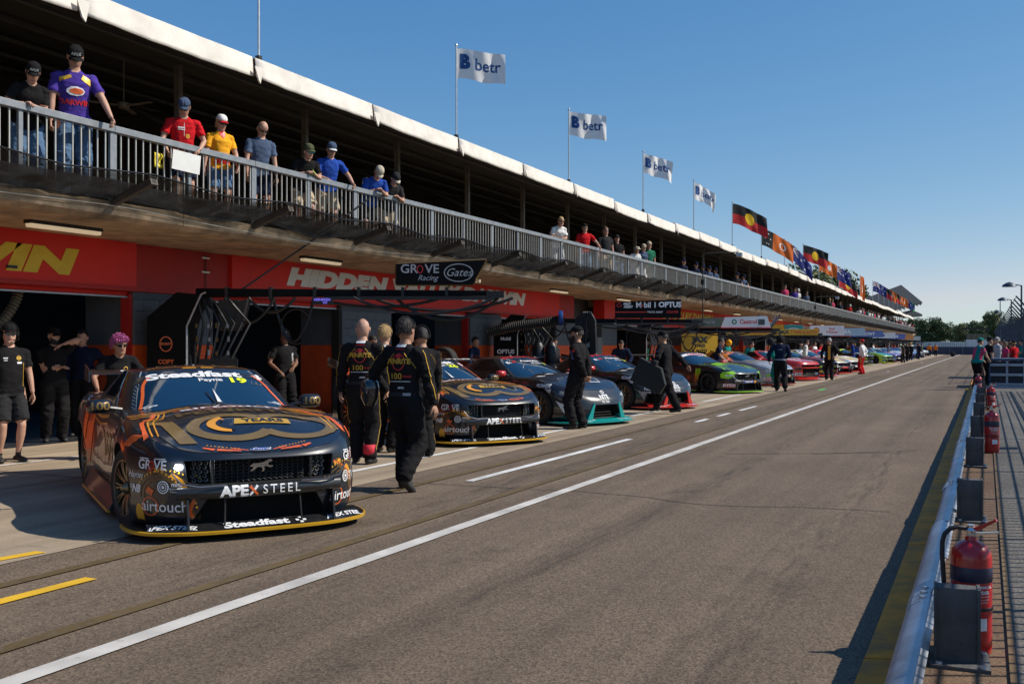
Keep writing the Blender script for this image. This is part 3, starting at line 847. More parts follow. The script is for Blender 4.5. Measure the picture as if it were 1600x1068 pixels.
    res = bpy.data.meshes.new_from_object(ob.evaluated_get(dg))
    bpy.data.objects.remove(ob); bpy.data.objects.remove(co)
    smooth_mesh(res, 32)
    # bonnet skin, lifted a little so its shut line shows
    hb = MB(); r0 = 3; sel = []
    for i, row in enumerate(rows):
        if i < 1: continue
        ps = [Vector(mb.v[j]) for j in row[3:-3]]
        if ps[len(ps)//2].x < .82: break
        if i == 1: ps = [Vector(mb.v[j])*.5+Vector(mb.v[k_])*.5 for j, k_ in zip(rows[0][3:-3], row[3:-3])]
        sel.append(ps)
    nq = len(sel[0])
    for ps in sel: hb.v += [tuple(p+Vector((0, 0, .006))) for p in ps]
    for a in range(len(sel)-1):
        for q in range(nq-1): hb.f.append((a*nq+q, a*nq+q+1, (a+1)*nq+q+1, (a+1)*nq+q)); hb.m.append(0)
    hm = hb.mesh(kind+'_bonnet', [body_slot_mats[0]])
    bm = bmesh.new(); bm.from_mesh(hm); bmesh.ops.recalc_face_normals(bm, faces=bm.faces)
    if sum(f.normal.z for f in bm.faces) < 0: bmesh.ops.reverse_faces(bm, faces=bm.faces[:])
    be = [e for e in bm.edges if e.is_boundary]
    r_ = bmesh.ops.extrude_edge_only(bm, edges=be)
    for v in r_['geom']:
        if isinstance(v, bmesh.types.BMVert): v.co.z -= .016
    bm.to_mesh(hm); bm.free(); smooth_mesh(hm, 40)
    return res, hm

def cabin_meshes(kind):
    """roof shell with pillars, windscreen, side windows and rear window as separate meshes"""
    K = KINDS[kind]; nf, ns, nr = 20, 16, 14; lev = 11; rings = []
    b, t = K['gb'], K['gt']
    xrb, xrt = -.9, -.62
    for L in range(lev):
        s = L/(lev-1); q = s
        nx, tx, hw, xc = (b[j]*(1-q)+t[j]*q for j in range(4))
        xr = xrb*(1-q)+xrt*q; ring = []
        bul = .022*math.sin(math.pi*s)
        z = .86+(K['zr']-.86)*s
        for i in range(nf):
            a = math.pi/2*i/nf; ring.append((xc+(nx+bul-xc)*math.cos(a)**(2/2.7), (hw+bul)*math.sin(a)**(2/2.7), z))
        for i in range(ns): ring.append((xc+(xr-xc)*i/(ns-1), hw+bul, z))
        for i in range(1, nr+1):
            a = math.pi/2*i/nr; ring.append((xr+(tx-xr)*math.sin(a)**(2/2.4), (hw+bul)*max(0, math.cos(a))**(2/2.4), z))
        rings.append(ring)
    n = len(rings[0]); full = 2*n-2
    V = []
    for ring in rings: V += ring+[(ring[full-j][0], -ring[full-j][1], ring[full-j][2]) for j in range(n, full)]
    iF = 12; iR = n-1-iF
    def cls(j, L):
        i = j if j < n-1 else full-1-j      # face index from the front
        if 0 < L < lev-1 and i < 13: return 'windscreen'
        if 3 < L < lev-1 and 16 < i < nf+ns-3: return 'side_window_'+('a' if j < n-1 else 'b')
        if 2 < L < lev-2 and i > nf+ns+5: return 'rear_window'
        return 'roof_shell'
    groups = {}
    for L in range(lev-1):
        for j in range(full):
            j2 = (j+1) % full
            groups.setdefault(cls(j, L), []).append((L*full+j, L*full+j2, (L+1)*full+j2, (L+1)*full+j))
    T = (lev-1)*full; top = rings[-1]
    idx = lambda i, sd: T+(i if sd > 0 or i in (0, n-1) else full-i)
    ef = [top[abs(j)] for j in range(-iF, iF+1)]; er = [top[n-1-abs(j)] for j in range(-iF, iF+1)]; rows = []
    for i in range(iF, iR+1):
        s = (i-iF)/(iR-iF); row = []
        for j in range(-iF, iF+1):
            q = j+iF; sd = 1 if j >= 0 else -1
            if i == iF: row.append(idx(abs(j), sd)); continue
            if i == iR: row.append(idx(n-1-abs(j), sd)); continue
            if abs(j) == iF: row.append(idx(i, sd)); continue
            v = (sd*ef[q][1]/top[iF][1])*(1-s)+(sd*er[q][1]/top[iR][1])*s
            x = top[i][0]+(1-s)**3*(ef[q][0]-ef[0][0])+s**3*(er[q][0]-er[0][0])
            z = K['zr']+K['rc']*(1-v*v)*(math.sin(math.pi*min(1, s*.92+.04))**.6)
            if kind == 'supra': z += .012*math.exp(-((abs(v)-.5)/.25)**2)*math.sin(math.pi*s)-.008*math.exp(-(v/.2)**2)*math.sin(math.pi*s)
            row.append(len(V)); V.append((x, top[i][1]*v, z))
        rows.append(row)
    for a, c in zip(rows[:-1], rows[1:]):
        for q in range(len(a)-1): groups['roof_shell'].append((a[q], a[q+1], c[q+1], c[q]))
    out = {}
    for nme, fs_ in groups.items():
        used = sorted({i for f in fs_ for i in f}); mp = {u: k for k, u in enumerate(used)}
        mb = MB(); sink = 0 if nme == 'roof_shell' else .004
        mb.add([(V[u][0]*(1-sink), V[u][1]*(1-sink), V[u][2]) for u in used], [tuple(mp[i] for i in f) for f in fs_])
        me = mb.mesh(nme.rsplit('_', 1)[0] if nme[-2:] in ('_a', '_b') else nme, glass_m if nme == 'windscreen' else glass_s if 'window' in nme else blackf)
        bm = bmesh.new(); bm.from_mesh(me); bmesh.ops.recalc_face_normals(bm, faces=bm.faces)
        c0 = Vector((-.5, 0, .9))
        if sum((f.calc_center_median()-c0).dot(f.normal) for f in bm.faces) < 0: bmesh.ops.reverse_faces(bm, faces=bm.faces[:])
        bm.to_mesh(me); bm.free(); smooth_mesh(me, 60); out[nme] = me
    return out

def splitter_mesh(kind):
    mb = MB(); n_ = 3.0; pts = []
    nx = 2.45
    for i in range(25):
        a = math.pi/2*i/24; pts.append((1.75+(nx-1.75)*math.cos(a)**(2/n_), 1.0*math.sin(a)**(2/n_)))
    # slight upward kick in the plan towards the middle
    outl = pts+[(1.72, .99)]
    full = [(x, -y) for x, y in outl[::-1]]+outl[1:]
    ins = [(1.72+(x-1.72)*.972, y*.985) for x, y in full]
    n = len(full)
    z0, z1 = .062, .088
    vs_ = [(x-.004, y, z0) for x, y in full]+[(x, y, z1-.004) for x, y in full]+[(x, y, z1) for x, y in ins]
    mb.v = vs_
    for i in range(n-1):
        mb.f.append((i, i+1, n+i+1, n+i)); mb.m.append(1); mb.f.append((n+i, n+i+1, 2*n+i+1, 2*n+i)); mb.m.append(1)
    mb.f.append(tuple(range(2*n, 3*n))); mb.m.append(0); mb.f.append(tuple(range(n-1, -1, -1))); mb.m.append(0)
    return mb

def wheel_meshes():
    t = MB(); t.lathe([(.235,-.135),(.30,-.14),(.325,-.125),(.337,-.09),(.338,0),(.337,.09),(.325,.125),(.30,.14),(.235,.135)], 34, axis=1, caps=False)
    tm_ = t.mesh('tyre', tyre_m)
    r_ = MB(); r_.lathe([(.225,-.13),(.243,-.13),(.243,.135),(.228,.135),(.222,.10),(.222,-.10)], 30, axis=1, caps=False)
    for k in range(10):
        a = 2*math.pi*k/10
        for da in (-.10, .10):
            c0 = Vector((math.cos(a)*.05, .085, math.sin(a)*.05)); c1 = Vector((math.cos(a+da)*.228, .118, math.sin(a+da)*.228))
            r_.tube([c0, (c0+c1)/2+Vector((0, .012, 0)), c1], [.016, .010, .010], 5)
    r_.lathe([(.05, .06), (.055, .11), (.035, .135), (.02, .15)], 12, axis=1)
    rm_ = r_.mesh('rim', rim_b)
    d = MB(); d.lathe([(.04, -.05), (.17, -.05), (.185, .02), (.17, .03), (.04, .03)], 24, axis=1)
    dm = d.mesh('wheel', mat('brake_disc', (.12, .11, .10), .5, metal=.6))
    for me in (tm_, rm_, dm):
        bm = bmesh.new(); bm.from_mesh(me); bmesh.ops.recalc_face_normals(bm, faces=bm.faces); bm.to_mesh(me); bm.free(); smooth_mesh(me, 35)
    return dm, tm_, rm_
WM = wheel_meshes()
CM = {}
def kind_meshes(kind):
    if kind not in CM: CM[kind] = (car_body_mesh(kind, [blackf, void]), cabin_meshes(kind))
    return CM[kind]

def setm(o, i, m):
    o.material_slots[i].link = 'OBJECT'; o.material_slots[i].material = m

def make_car(kind, label, body, roof=None, bonnet=None, split_top=carbon, split_edge=gold_b, rim=rim_b, steer=0, mirror_m=None, wing_m=None, detail=True, group='racing cars standing nose out along the garages', cat='race car'):
    (bme, hme), cab = kind_meshes(kind)
    t = empty('race_car'); tag(t, label, cat, group)
    if bonnet is None: bonnet = body
    b = new_obj('body', bme, t); setm(b, 0, body)
    hd = new_obj('bonnet', hme, t); setm(hd, 0, bonnet)
    for k, me in cab.items():
        o = new_obj('side_window' if 'side' in k else k, me, t)
        if k == 'roof_shell': setm(o, 0, roof or body); shell = o
    sp = splitter_mesh(kind).build('front_splitter', [split_top, split_edge], t, fix=True)
    rp = MB()
    def ramp(u, v):
        y = -.86+1.72*u; xo = 1.75+.70*(1-(abs(y)/1.0)**3)**(1/3)
        return (xo-.022-.115*v, y, .089+.042*v)
    rp.grid(31, 3, ramp); ro = rp.build('splitter_ramp', split_top, t, smooth=60, fix=False)
    sk = MB()
    for s_ in (1, -1):
        sk.prism([(s_*.86, .10), (s_*.97, .075), (s_*.99, .09), (s_*.97, .13), (s_*.91, .24), (s_*.86, .24)], 0, -.92, .98)
    for s_ in (1, -1):
        m_ = MB(); m_.prism([(s_*.84, .10), (s_*.975, .075), (s_*.995, .09), (s_*.97, .13), (s_*.915, .25), (s_*.84, .25)], 0, -.93, .99)
        m_.build('side_skirt', split_top, t, bevel=.006)
        g_ = MB(); g_.prism([(s_*.98, .068), (s_*1.005, .075), (s_*1.0, .095), (s_*.975, .09)], 0, -.93, .99); g_.build('skirt_edge', split_edge, t)
        # mirror
        mm = MB(); mm.tube([(.42, s_*.80, .93), (.45, s_*.95, .955)], .018, 6); mm.build('mirror_arm', carbon, t)
        mm = MB()
        prof = [(0, .02, .02), (.03, .075, .055), (.08, .095, .062), (.12, .09, .06), (.125, .085, .055)]
        vs_, fs_ = [], []; n = 16
        for px_, ry, rz_ in prof:
            for q in range(n):
                a = 2*math.pi*q/n; c_, s2 = math.cos(a), math.sin(a)
                e_ = lambda v: math.copysign(abs(v)**.6, v)
                vs_.append((.50-px_, s_*1.0+ry*1.2*e_(c_), .965+rz_*1.08*e_(s2)))
        for i in range(len(prof)-1):
            for q in range(n): fs_.append((i*n+q, i*n+(q+1) % n, (i+1)*n+(q+1) % n, (i+1)*n+q))
        fs_ += [tuple(range(n)), tuple(range(len(prof)*n-n, len(prof)*n))]
        mm.add(vs_, fs_); mm.build('mirror', mirror_m or body, t, smooth=50)
        # dive plane on the bumper corner
        cp = MB(); 
    # wheels
    for x, st in ((1.42, steer), (-1.38, 0)):
        for s_ in (1, -1):
            w0 = new_obj('wheel', WM[0], t, (x, s_*.80, .337), (0, 0, (0 if s_ > 0 else math.pi)+st))
            new_obj('tyre', WM[1], w0); r_ = new_obj('rim', WM[2], w0); setm(r_, 0, rim)
    # rear wing
    wm_ = wing_m or carbon
    wg = MB(); wg.prism([(-2.50, 1.205), (-2.48, 1.235), (-2.32, 1.225), (-2.18, 1.195), (-2.17, 1.185), (-2.32, 1.195)][::-1], 1, -.80, .80)
    vs_ = [(v[0], v[1], v[2]) for v in wg.v]; wg.v = vs_
    wo = wg.build('rear_wing', wm_, t)
    for s_ in (1, -1):
        e_ = MB(); y = s_*.80; e_.prism([(-2.56, 1.12), (-2.56, 1.30), (-2.14, 1.24), (-2.12, 1.10)], 1, y-.008, y+.008); e_.build('wing_endplate', wm_, t)
        e_ = MB(); y = s_*.35; e_.prism([(-2.28, 1.20), (-2.38, 1.20), (-2.30, .98), (-2.05, .98)], 1, y-.012, y+.012); e_.build('wing_strut', carbon, t)
    # antenna pod, wiper
    a_ = MB(); a_.lathe([(.045, 1.27), (.045, 1.30), (.03, 1.325), (.01, 1.33)], 12, c=(-.42, 0, .0)); a_.tube([(-.42, 0, 1.30), (-.50, 0, 1.42)], .004, 4); a_.build('antenna', blk, t)
    bv = bvh_of([b, hd, shell]+[c for c in KIDS[t.name] if c.name.startswith(('windscreen', 'side_window', 'rear_window'))])
    # ---- front of the car
    if kind == 'mustang':
        gm = MB()
        for r_ in range(7):
            z = .447+r_*.026; pts = []
            for q in range(33):
                y = -.36+.72*q/32; pts.append((2.20+.05*(1-(y/.6)**2), y, z+(.008 if q % 2 else -.008)))
            gm.tube(pts, .0042, 4, caps=False)
        for q in range(17):
            y = -.36+.72*q/16; gm.tube([(2.195+.05*(1-(y/.6)**2), y, .435), (2.195+.05*(1-(y/.6)**2), y, .62)], .0028, 4)
        gm.build('grille', mat('grille_metal', (.16, .16, .17), .35, metal=.8), t)
        for s_ in (1, -1):
            li = MB()
            for r_ in range(5):
                for c_ in range(3):
                    y = .425+c_*.045+(r_ % 2)*.012; z = .462+r_*.033
                    x = 2.235-.12*(y-.36)
                    hexp = [(x, s_*(y+.019*math.cos(q*math.pi/3)), z+.016*math.sin(q*math.pi/3)) for q in range(6)]
                    hin = [(x-.012, s_*(y+.011*math.cos(q*math.pi/3)), z+.009*math.sin(q*math.pi/3)) for q in range(6)]
                    li.add(hexp+hin, [(q, (q+1) % 6, (q+1) % 6+6, q+6) for q in range(6)])
            li.build('air_inlet_mesh', mat('inlet_silver', (.55, .55, .55), .3, metal=.7), t)
            fr = MB(); fr.tube([(2.30, s_*.40, .622), (2.31, s_*.395, .438)], .012, 6); fr.build('grille_divider', carbon, t)
        # emblem in the grille: a small running horse
        hs = [(-.085,.012),(-.06,.03),(-.02,.03),(.02,.036),(.05,.052),(.07,.06),(.088,.05),(.082,.038),(.064,.036),(.052,.02),(.07,.008),(.088,.012),(.092,.0),(.066,-.006),(.04,.006),(.02,.002),(.03,-.02),(.015,-.036),(.006,-.032),(.014,-.018),(0,.002),(-.03,.0),(-.05,-.018),(-.075,-.03),(-.082,-.022),(-.062,-.008),(-.06,.008),(-.078,.004)]
        em = MB(); em.prism([(y*1.05, .545+z*1.05) for y, z in hs], 0, 2.262, 2.272); em.build('grille_emblem', chrome, t)
        bb_ = MB()
        def beam(u, v):
            y = -.66+1.32*u; e = abs(2*u-1); a = v*2*math.pi
            x = 2.350-.075*e**3; zc = .375+.0*e; hz = .048
            return (x+.028*math.cos(a), y, zc+hz*math.copysign(abs(math.sin(a))**.5, math.sin(a)))
        bb_.grid(23, 13, beam); bo = bb_.build('bumper_beam', carbon, t, smooth=50)
        for s_ in (1, -1):
            rr = MB(); rr.tube([(2.33, s_*.30, .33), (2.36, s_*.31, .10)], .008, 6); rr.build('splitter_rod', blk_steel, t)
            ln = MB(); ln.tube([(2.30, s_*.70, .54), (2.34, s_*.635, .455), (2.37, s_*.50, .428), (2.38, s_*.30, .430)], .007, 5); ln.build('grille_trim', mat('satin_trim', (.25, .25, .27), .3, metal=.8), t)
            fin = MB(); fin.prism([(2.375, .09), (2.335, .33), (2.22, .33), (2.22, .09)], 1, s_*.585-.008, s_*.585+.008); fin.build('intake_fin', carbon, t)
        bv2 = bvh_of([b, bo])
        for s_ in (1, -1):
            decal('headlight', [poly2d([(s_*.605, .628), (s_*.71, .615), (s_*.70, .535), (s_*.64, .50), (s_*.60, .51)])], bv, (2.4, 0, 0), (0, 1, 0), (0, 0, 1), blackf, t, step=.04, off=.003)
    elif kind == 'camaro':
        gm = MB()
        for z in (.22, .27, .32, .37, .42, .47, .52):
            gm.tube([(2.22-.14*(y/.66)**2, y, z) for y in np.linspace(-.62, .62, 9)], .008, 5)
        for y in np.linspace(-.55, .55, 12): gm.tube([(2.20-.14*(y/.66)**2, y, .19), (2.20-.14*(y/.66)**2, y, .54)], .004, 4)
        gm.build('grille', blk_steel, t)
        for s_ in (1, -1):
            l_ = MB(); l_.tube([(2.23, s_*.42, .65), (2.12, s_*.66, .655)], .022, 8); l_.build('headlight', chrome, t)
        bv2 = bv
    else:
        for s_ in (1, -1):
            v_ = MB(); v_.prism([(s_*.40, .12), (s_*.54, .12), (s_*.36, .44), (s_*.33, .42)], 0, 2.20, 2.345); v_.build('front_strake', split_edge, t, bevel=.004)
            decal('headlight', [poly2d([(s_*.50, .565), (s_*.84, .665), (s_*.87, .60), (s_*.66, .52)])], bv, (2.4, 0, 0), (0, 1, 0), (0, 0, 1), greyf, t, step=.04, off=.006)
        gm = MB()
        for z in (.2, .25, .3, .35): gm.tube([(2.24, y, z) for y in np.linspace(-.38, .38, 5)], .005, 4)
        gm.build('grille', blk_steel, t); bv2 = bv
    # window surround and wiper
    fs = lambda ph: ((-math.sin(ph), math.cos(ph), 0))
    c = dict(t=t, bv=bv, bv2=bv2, sp=bvh_of([sp, ro]), wing=bvh_of([wo]), body=b)
    wpz = [(0, .0), (.0, .30)]
    decal('wiper', [strip2d([(.02, -.02), (-.055, .42)], [.028, .012])], bv, (.88, 0, .93), (0, 1, 0), (-.8, 0, .42), blk, t, step=.03, off=.012)
    # shut lines of doors
    for s_ in (1, -1):
        U = (1, 0, 0) if s_ < 0 else (-1, 0, 0)
        k_ = 1 if s_ < 0 else -1
        decal('door_gap', [strip2d([(k_*.62, .30), (k_*.66, .6), (k_*.60, .88)], .008), strip2d([(k_*-.55, .26), (k_*-.62, .6), (k_*-.60, .92)], .008), strip2d([(k_*.62, .30), (k_*-.55, .26)], .008)], bv, (0, s_*1.0, 0), U, (0, 0, 1), void, t, step=.06, off=.003)
        # window net and rim of the side glass
    return c

def car_dec(c, name, shapes, where, m, step=.05, off=.0045):
    """where: ('hood', x, y) | ('roof', x, y) | ('screen', h, y) | ('front', z, y) | ('corner', z, deg, r, off) | ('side', x, z, sign) | ('split', x, y) | ('wing', 0, y)"""
    k = where[0]; t = c['t']
    if k in ('hood', 'roof'): return decal(name, shapes, c['bv'], (where[1], where[2], 1.3), (0, 1, 0), (-1, 0, 0), m, t, step, off+.002)
    if k == 'screen':
        V = Vector((-.924, 0, .382)).normalized(); o = Vector((.80, where[2], .934))+V*where[1]
        return decal(name, shapes, c['bv'], o, (0, 1, 0), V, m, t, step, off)
    if k == 'front': return decal(name, shapes, c['bv2'], (2.4, where[2], where[1]), (0, 1, 0), (0, 0, 1), m, t, step, off)
    if k == 'corner':      # where: z, view direction in degrees, distance from the middle
        a = R(where[2]); y = where[3]; x = 1.62+.735*(1-min(.999, abs(y)/.965)**3)**(1/3)
        return decal(name, shapes, c['bv'], (x, y, where[1]), (-math.sin(a), math.cos(a), 0), (0, 0, 1), m, t, step, off, back=.5, maxd=.72)
    if k == 'side':
        s_ = where[3]; return decal(name, shapes, c['bv'], (where[1], s_*1.0, where[2]), (1 if s_ < 0 else -1, 0, 0), (0, 0, 1), m, t, step, off)
    if k == 'split': return decal(name, shapes, c['sp'], (where[1], where[2], .3), (0, 1, 0), (-1, 0, 0), m, t, .1, .003)
    if k == 'wing': return decal(name, shapes, c['wing'], (-2.3, where[2], 1.4), (0, 1, 0), (-1, 0, 0), m, t, .1, .003)

def T(s, size, **k): return text2d(s, size, **k)

def livery_gold(c, driver, number, full=True):
    d = lambda *a, **k: car_dec(c, *a, **k)
    B = .03
    # bonnet: the big 100, the word above it and the bar across
    one = poly2d([(-.76,.24),(-.56,.24),(-.46,-.29),(-.60,-.29),(-.67,.15),(-.76,.15)])
    d('bonnet_numeral', [one, ring2d(-.12, 0, .37, .28, .105, 28, 332), ring2d(.42, 0, .37, .28, .10, -150, 150)], ('hood', 1.80, 0.0), gold_p)
    d('bonnet_lettering', [T('PENRITE', .19, bold=B, sx=1.5)], ('hood', 1.37, .03), gold_dk)
    d('bonnet_bar', [poly2d([(-.16,-.035),(-.13,.075),(.33,.075),(.33,-.035)])], ('hood', 1.75, .06), gold_b, off=.006)
    d('bonnet_bar_lettering', [T('YEARS', .10, bold=B, sx=1.25)], ('hood', 1.73, .16), blackf, off=.009)
    d('bonnet_crescent', [ring2d(-.12, .0, .20, .155, .08, 110, 262)], ('hood', 1.77, .0), amber, off=.006)
    d('bonnet_crescent_edge', [ring2d(-.09, .0, .155, .12, .035, 130, 262)], ('hood', 1.77, .0), blackf, off=.008)
    d('bonnet_sponsor_outline', [ring2d(0, 0, .36, .075, .022)], ('hood', 1.14, -.12), orng)
    d('bonnet_sponsor', [T('airtouch', .15, bold=.02, sx=1.75)], ('hood', 1.14, .02), whitef, off=.007)
    d('badge', [disc2d(0, 0, .085, .034)], ('hood', 2.26, 0), whitef, off=.006)
    d('badge_field', [disc2d(0, 0, .08, .030)], ('hood', 2.26, 0), bluef, off=.008)
    d('badge_lettering', [T('Ford', .055, shear=.4, sx=1.4)], ('hood', 2.26, 0), whitef, off=.010)
    for s_ in (1, -1):
        # flowing bands over the wings
        for q, (w_, m_) in enumerate(((.035, orng), (.014, amber), (.012, amber))):
            yo = .80-q*.045
            d('wing_band', [strip2d(curve2d([(s_*(yo-.16), .46), (s_*(yo-.10), .20), (s_*(yo+.0), .05), (s_*(yo+.02), -.30)]), w_)], ('hood', 1.6, 0), m_)
        for q in range(5):
            y_ = .74-.03*q
            d('flow_line', [strip2d(curve2d([(s_*.30, .30-.02*q+.04), (s_*.5, .27-.03*q+.03), (s_*.70, .15-.045*q), (s_*.86, .14-.05*q)]), .012 if q % 2 else .018)], ('hood', 1.25, 0), gold_p if q % 2 else amber)
        d('dot_row', dots2d(curve2d([(s_*.35, .22), (s_*.55, .19), (s_*.72, .06), (s_*.86, .05)], 30), .009, .028), ('hood', 1.22, 0), orng)
        d('front_dashes', [strip2d([(s_*.34, .02), (s_*.16, -.025)], [.05, .02]), strip2d([(s_*.10, -.02), (s_*.22, .035)], [.016, .02]), strip2d([(s_*.44, .07), (s_*.36, .02)], [.02, .05])], ('hood', 2.25, 0), orng)
        d('dot_row', dots2d(curve2d([(s_*.14, 0), (s_*.30, .05), (s_*.42, .10)], 30), .008, .028), ('hood', 2.23, 0), amber)
        # front corners
        # from outside: left of text is toward -y
        d('corner_lettering', [T('GR VE', .105, bold=.015, sx=1.0)], ('corner', .585, s_*34, s_*.845), whitef, step=.03)
        d('corner_letter_o', [ring2d(.002, .0, .031, .035, .010)], ('corner', .585, s_*34, s_*.845), redf, step=.03)
        d('corner_line', [strip2d([(-.13, 0), (-.03, 0)], .007), strip2d([(.03, 0), (.13, 0)], .007)], ('corner', .635, s_*34, s_*.845), whitef, step=.03)
        d('round_mark', [ring2d(0, 0, .048, .050, .010), ring2d(0, 0, .030, .031, .007), disc2d(0, 0, .013)], ('corner', .42, s_*25, s_*.755), whitef, step=.03)
        d('corner_small_print', [move2d(T('mits', .05, bold=.02), .11, .022), move2d(T('Melbourne Indigenous', .021), .145, -.012), move2d(T('Transition School', .021), .13, -.034)], ('corner', .42, s_*25, s_*.755), whitef, step=.04)
        d('corner_sponsor', [T('airtouch', .12, bold=.008)], ('corner', .265, s_*25, s_*.755), whitef, step=.03)
        d('corner_sponsor_ring', [ring2d(-.115, 0, .075, .075, .010)], ('corner', .265, s_*25, s_*.755), orng, step=.03)
        d('corner_band', [strip2d(curve2d([(-.10, .20), (.02, .12), (.10, .03), (.16, -.10), (.22, -.22)]), [.05]*57)], ('corner', .36, s_*25, s_*.72), gold_dk, step=.04, off=.003)
        d('corner_band_dots', dots2d(curve2d([(-.14, .21), (0, .15), (.11, .06), (.20, -.03), (.24, -.20)], 30), .010, .03), ('corner', .36, s_*25, s_*.72), orng if s_ > 0 else amber, step=.04)
        d('corner_flame', [strip2d(curve2d([(.20, .10), (.17, 0), (.25, -.08)]), .028), strip2d([(-.19, .18), (-.13, .15)], .05)], ('corner', .22, s_*25, s_*.72), orng, step=.04)
        d('corner_art', [ring2d(0, 0, .20, .13, .012, 20, 200), ring2d(0, 0, .235, .16, .010, 30, 190)], ('corner', .36, s_*25, s_*.74), gold_dk, step=.04, off=.003)
        d('corner_art', dots2d([(.265*math.cos(q), .19*math.sin(q)) for q in np.linspace(.4, 3.0, 60)], .008, .03), ('corner', .36, s_*25, s_*.74), gold_b, step=.04, off=.0035)
        d('corner_art', [strip2d(curve2d([(.02, .02), (.10, -.03), (.16, -.13)]), .035), disc2d(-.05, .06, .022, .016), disc2d(-.10, .045, .016, .012)], ('corner', .50, s_*25, s_*.72), amber, step=.04, off=.0038)
        d('side_script', [T('Haynes', .07, shear=.5)], ('corner', .50, s_*66, s_*.945), whitef, step=.04)
        d('side_mark', [move2d(T('NB', .085, bold=.04, shear=.3), .01, 0)]+[strip2d([(-.10-.01*q, .025-.018*q), (-.03, .025-.018*q)], .006) for q in range(4)], ('corner', .39, s_*66, s_*.945), whitef, step=.04)
        d('side_pod', [disc2d(0, 0, .055, .085)], ('corner', .19, s_*60, s_*.93), gold_b, step=.04)
        # side panels
        sx = lambda v: v if s_ < 0 else -v
        d('side_stripe', [strip2d([(sx(-.10), -.25), (sx(.04), .34)], .09)], ('side', -1.0, .60, s_), orng); d('side_stripe', [strip2d([(sx(.10), -.28), (sx(.26), .32)], .03)], ('side', -1.0, .60, s_), orng)
        d('side_stripe', [strip2d(curve2d([(sx(-.5), .26), (sx(-.1), .22), (sx(.4), .25)]), .03), strip2d(curve2d([(sx(-.5), .20), (sx(-.1), .15), (sx(.4), .18)]), .018)], ('side', -.3, .60, s_), amber)
        d('door_number', [T('100', .34, bold=.03, sx=1.2)], ('side', 0.0, .56, s_), gold_p)
        d('side_box', [rect2d(-.09, -.06, .09, .06)], ('side', .78, .74, s_), whitef)
        d('side_box_lettering', [T('19' if s_ < 0 else '19', .09, bold=.03)], ('side', .78, .74, s_), redf, off=.008)
        d('wing_sponsor', [rect2d(-.13, -.05, .13, .05)], ('side', 1.05, .80, s_), blackf)
        d('wing_sponsor_lettering', [T('HAYNES', .06, bold=.03, shear=.3)], ('side', 1.05, .81, s_), whitef, off=.008)
        d('wing_slash', [poly2d([(-.1, -.03), (.02, -.03), (.1, .06), (-.02, .06)])], ('side', 1.75, .74, s_), orng)
        d('side_v8_lettering', [T('V8', .05)], ('side', .62, .95, s_), whitef)  # plain white V8 lettering near the mirror
    # mirrors' 100
    for ch in [o for o in KIDS[c['t'].name] if o.name.split('.')[0] == 'mirror']:
        bvm = bvh_of([ch]); sy = 1 if ch.data.vertices[0].co.y > 0 else -1
        decal('mirror_lettering', [T('100', .10, bold=.02, sx=1.2)], bvm, (.6, sy*1.0, .965), (0, 1, 0), (0, 0, 1), gold_p, c['t'], .03, .003)
    # windscreen
    d('screen_banner', [poly2d([(-.68, -.06), (.68, -.06), (.60, .085), (-.60, .085)])], ('screen', .775, 0), blackf, off=.003)
    d('screen_banner_lettering', [move2d(T('Steadfast', .19, bold=.04, sx=1.32), -.08, 0)], ('screen', .775, 0), whitef, off=.006)
    d('screen_banner_mark', [move2d(rect2d(-.021, -.021, .021, .021), .56+.046*a, .01+.046*b, math.pi/4) for a, b in ((0, 1), (1, 0), (-1, 0), (0, -1), (0, 0))], ('screen', .775, 0), whitef, off=.006)
    d('driver_name', [T(driver, .10, bold=.02)], ('screen', .635, .05), whitef, off=.006)
    d('car_number', [T(number, .165, bold=.04, sx=1.2)], ('screen', .625, .31), neonf, off=.006)
    d('screen_label', [rect2d(-.05, -.035, -.004, .035), rect2d(.004, -.035, .05, .035)], ('screen', .60, .50), greyf, off=.004)
    d('screen_label_field', [rect2d(-.045, -.03, -.009, -.003), rect2d(-.045, .003, -.009, .03), rect2d(.009, -.03, .045, -.003), rect2d(.009, .003, .045, .03)], ('screen', .60, .50), glass_m, off=.007)
    for s_ in (1, -1):
        d('pillar_band', [strip2d(curve2d([(s_*.68, .10), (s_*.62, .35), (s_*.575, .62), (s_*.50, .78)]), .03)], ('screen', .02, 0), orng, off=.006)
    d('wiper_highlight', [poly2d([(-.012, 0), (.03, 0), (.0, .34)])], ('screen', .06, .02), whitef, off=.017)
    # roof
    for q in range(3):
        d('roof_art', [ring2d(-.28+.28*q, 0, .10, .16, .02)], ('roof', -.30, 0), gold_dk)
        d('roof_art', [strip2d(curve2d([(-.5, .02*q), (-.3, .04+.03*q), (0, .02*q), (.3, .05+.03*q), (.5, .02*q)]), .010)], ('roof', -.12, 0), amber if q == 1 else gold_p)
    d('roof_tab', [rect2d(-.16, -.03, -.03, .03), rect2d(.02, -.03, .14, .03)], ('roof', -.08, 0), amber)
    d('roof_dots', dots2d([(-.5+.02*q, .02*math.sin(q*.3)) for q in range(50)], .012, .035), ('roof', -.20, 0), orng)
    # bumper beam, splitter, rear wing
    d('beam_lettering', [T('APE', .115, bold=.045, sx=1.1)], ('front', .376, -.235), whitef, step=.03)
    d('beam_lettering', [strip2d([(-.03, -.035), (.03, .035)], .018)], ('front', .376, -.085), whitef, step=.03)
    d('beam_slash', [strip2d([(-.05, .05), (.045, -.055)], [.022, .014])], ('front', .376, -.080), orng, step=.03, off=.006)
    d('beam_lettering_thin', [T('STEEL', .095, spacing=1.35)], ('front', .376, .14), whitef, step=.03)
    d('splitter_lettering', [T('Steadfast', .11, bold=.04, sx=1.3)], ('split', 2.365, -.06), whitef)
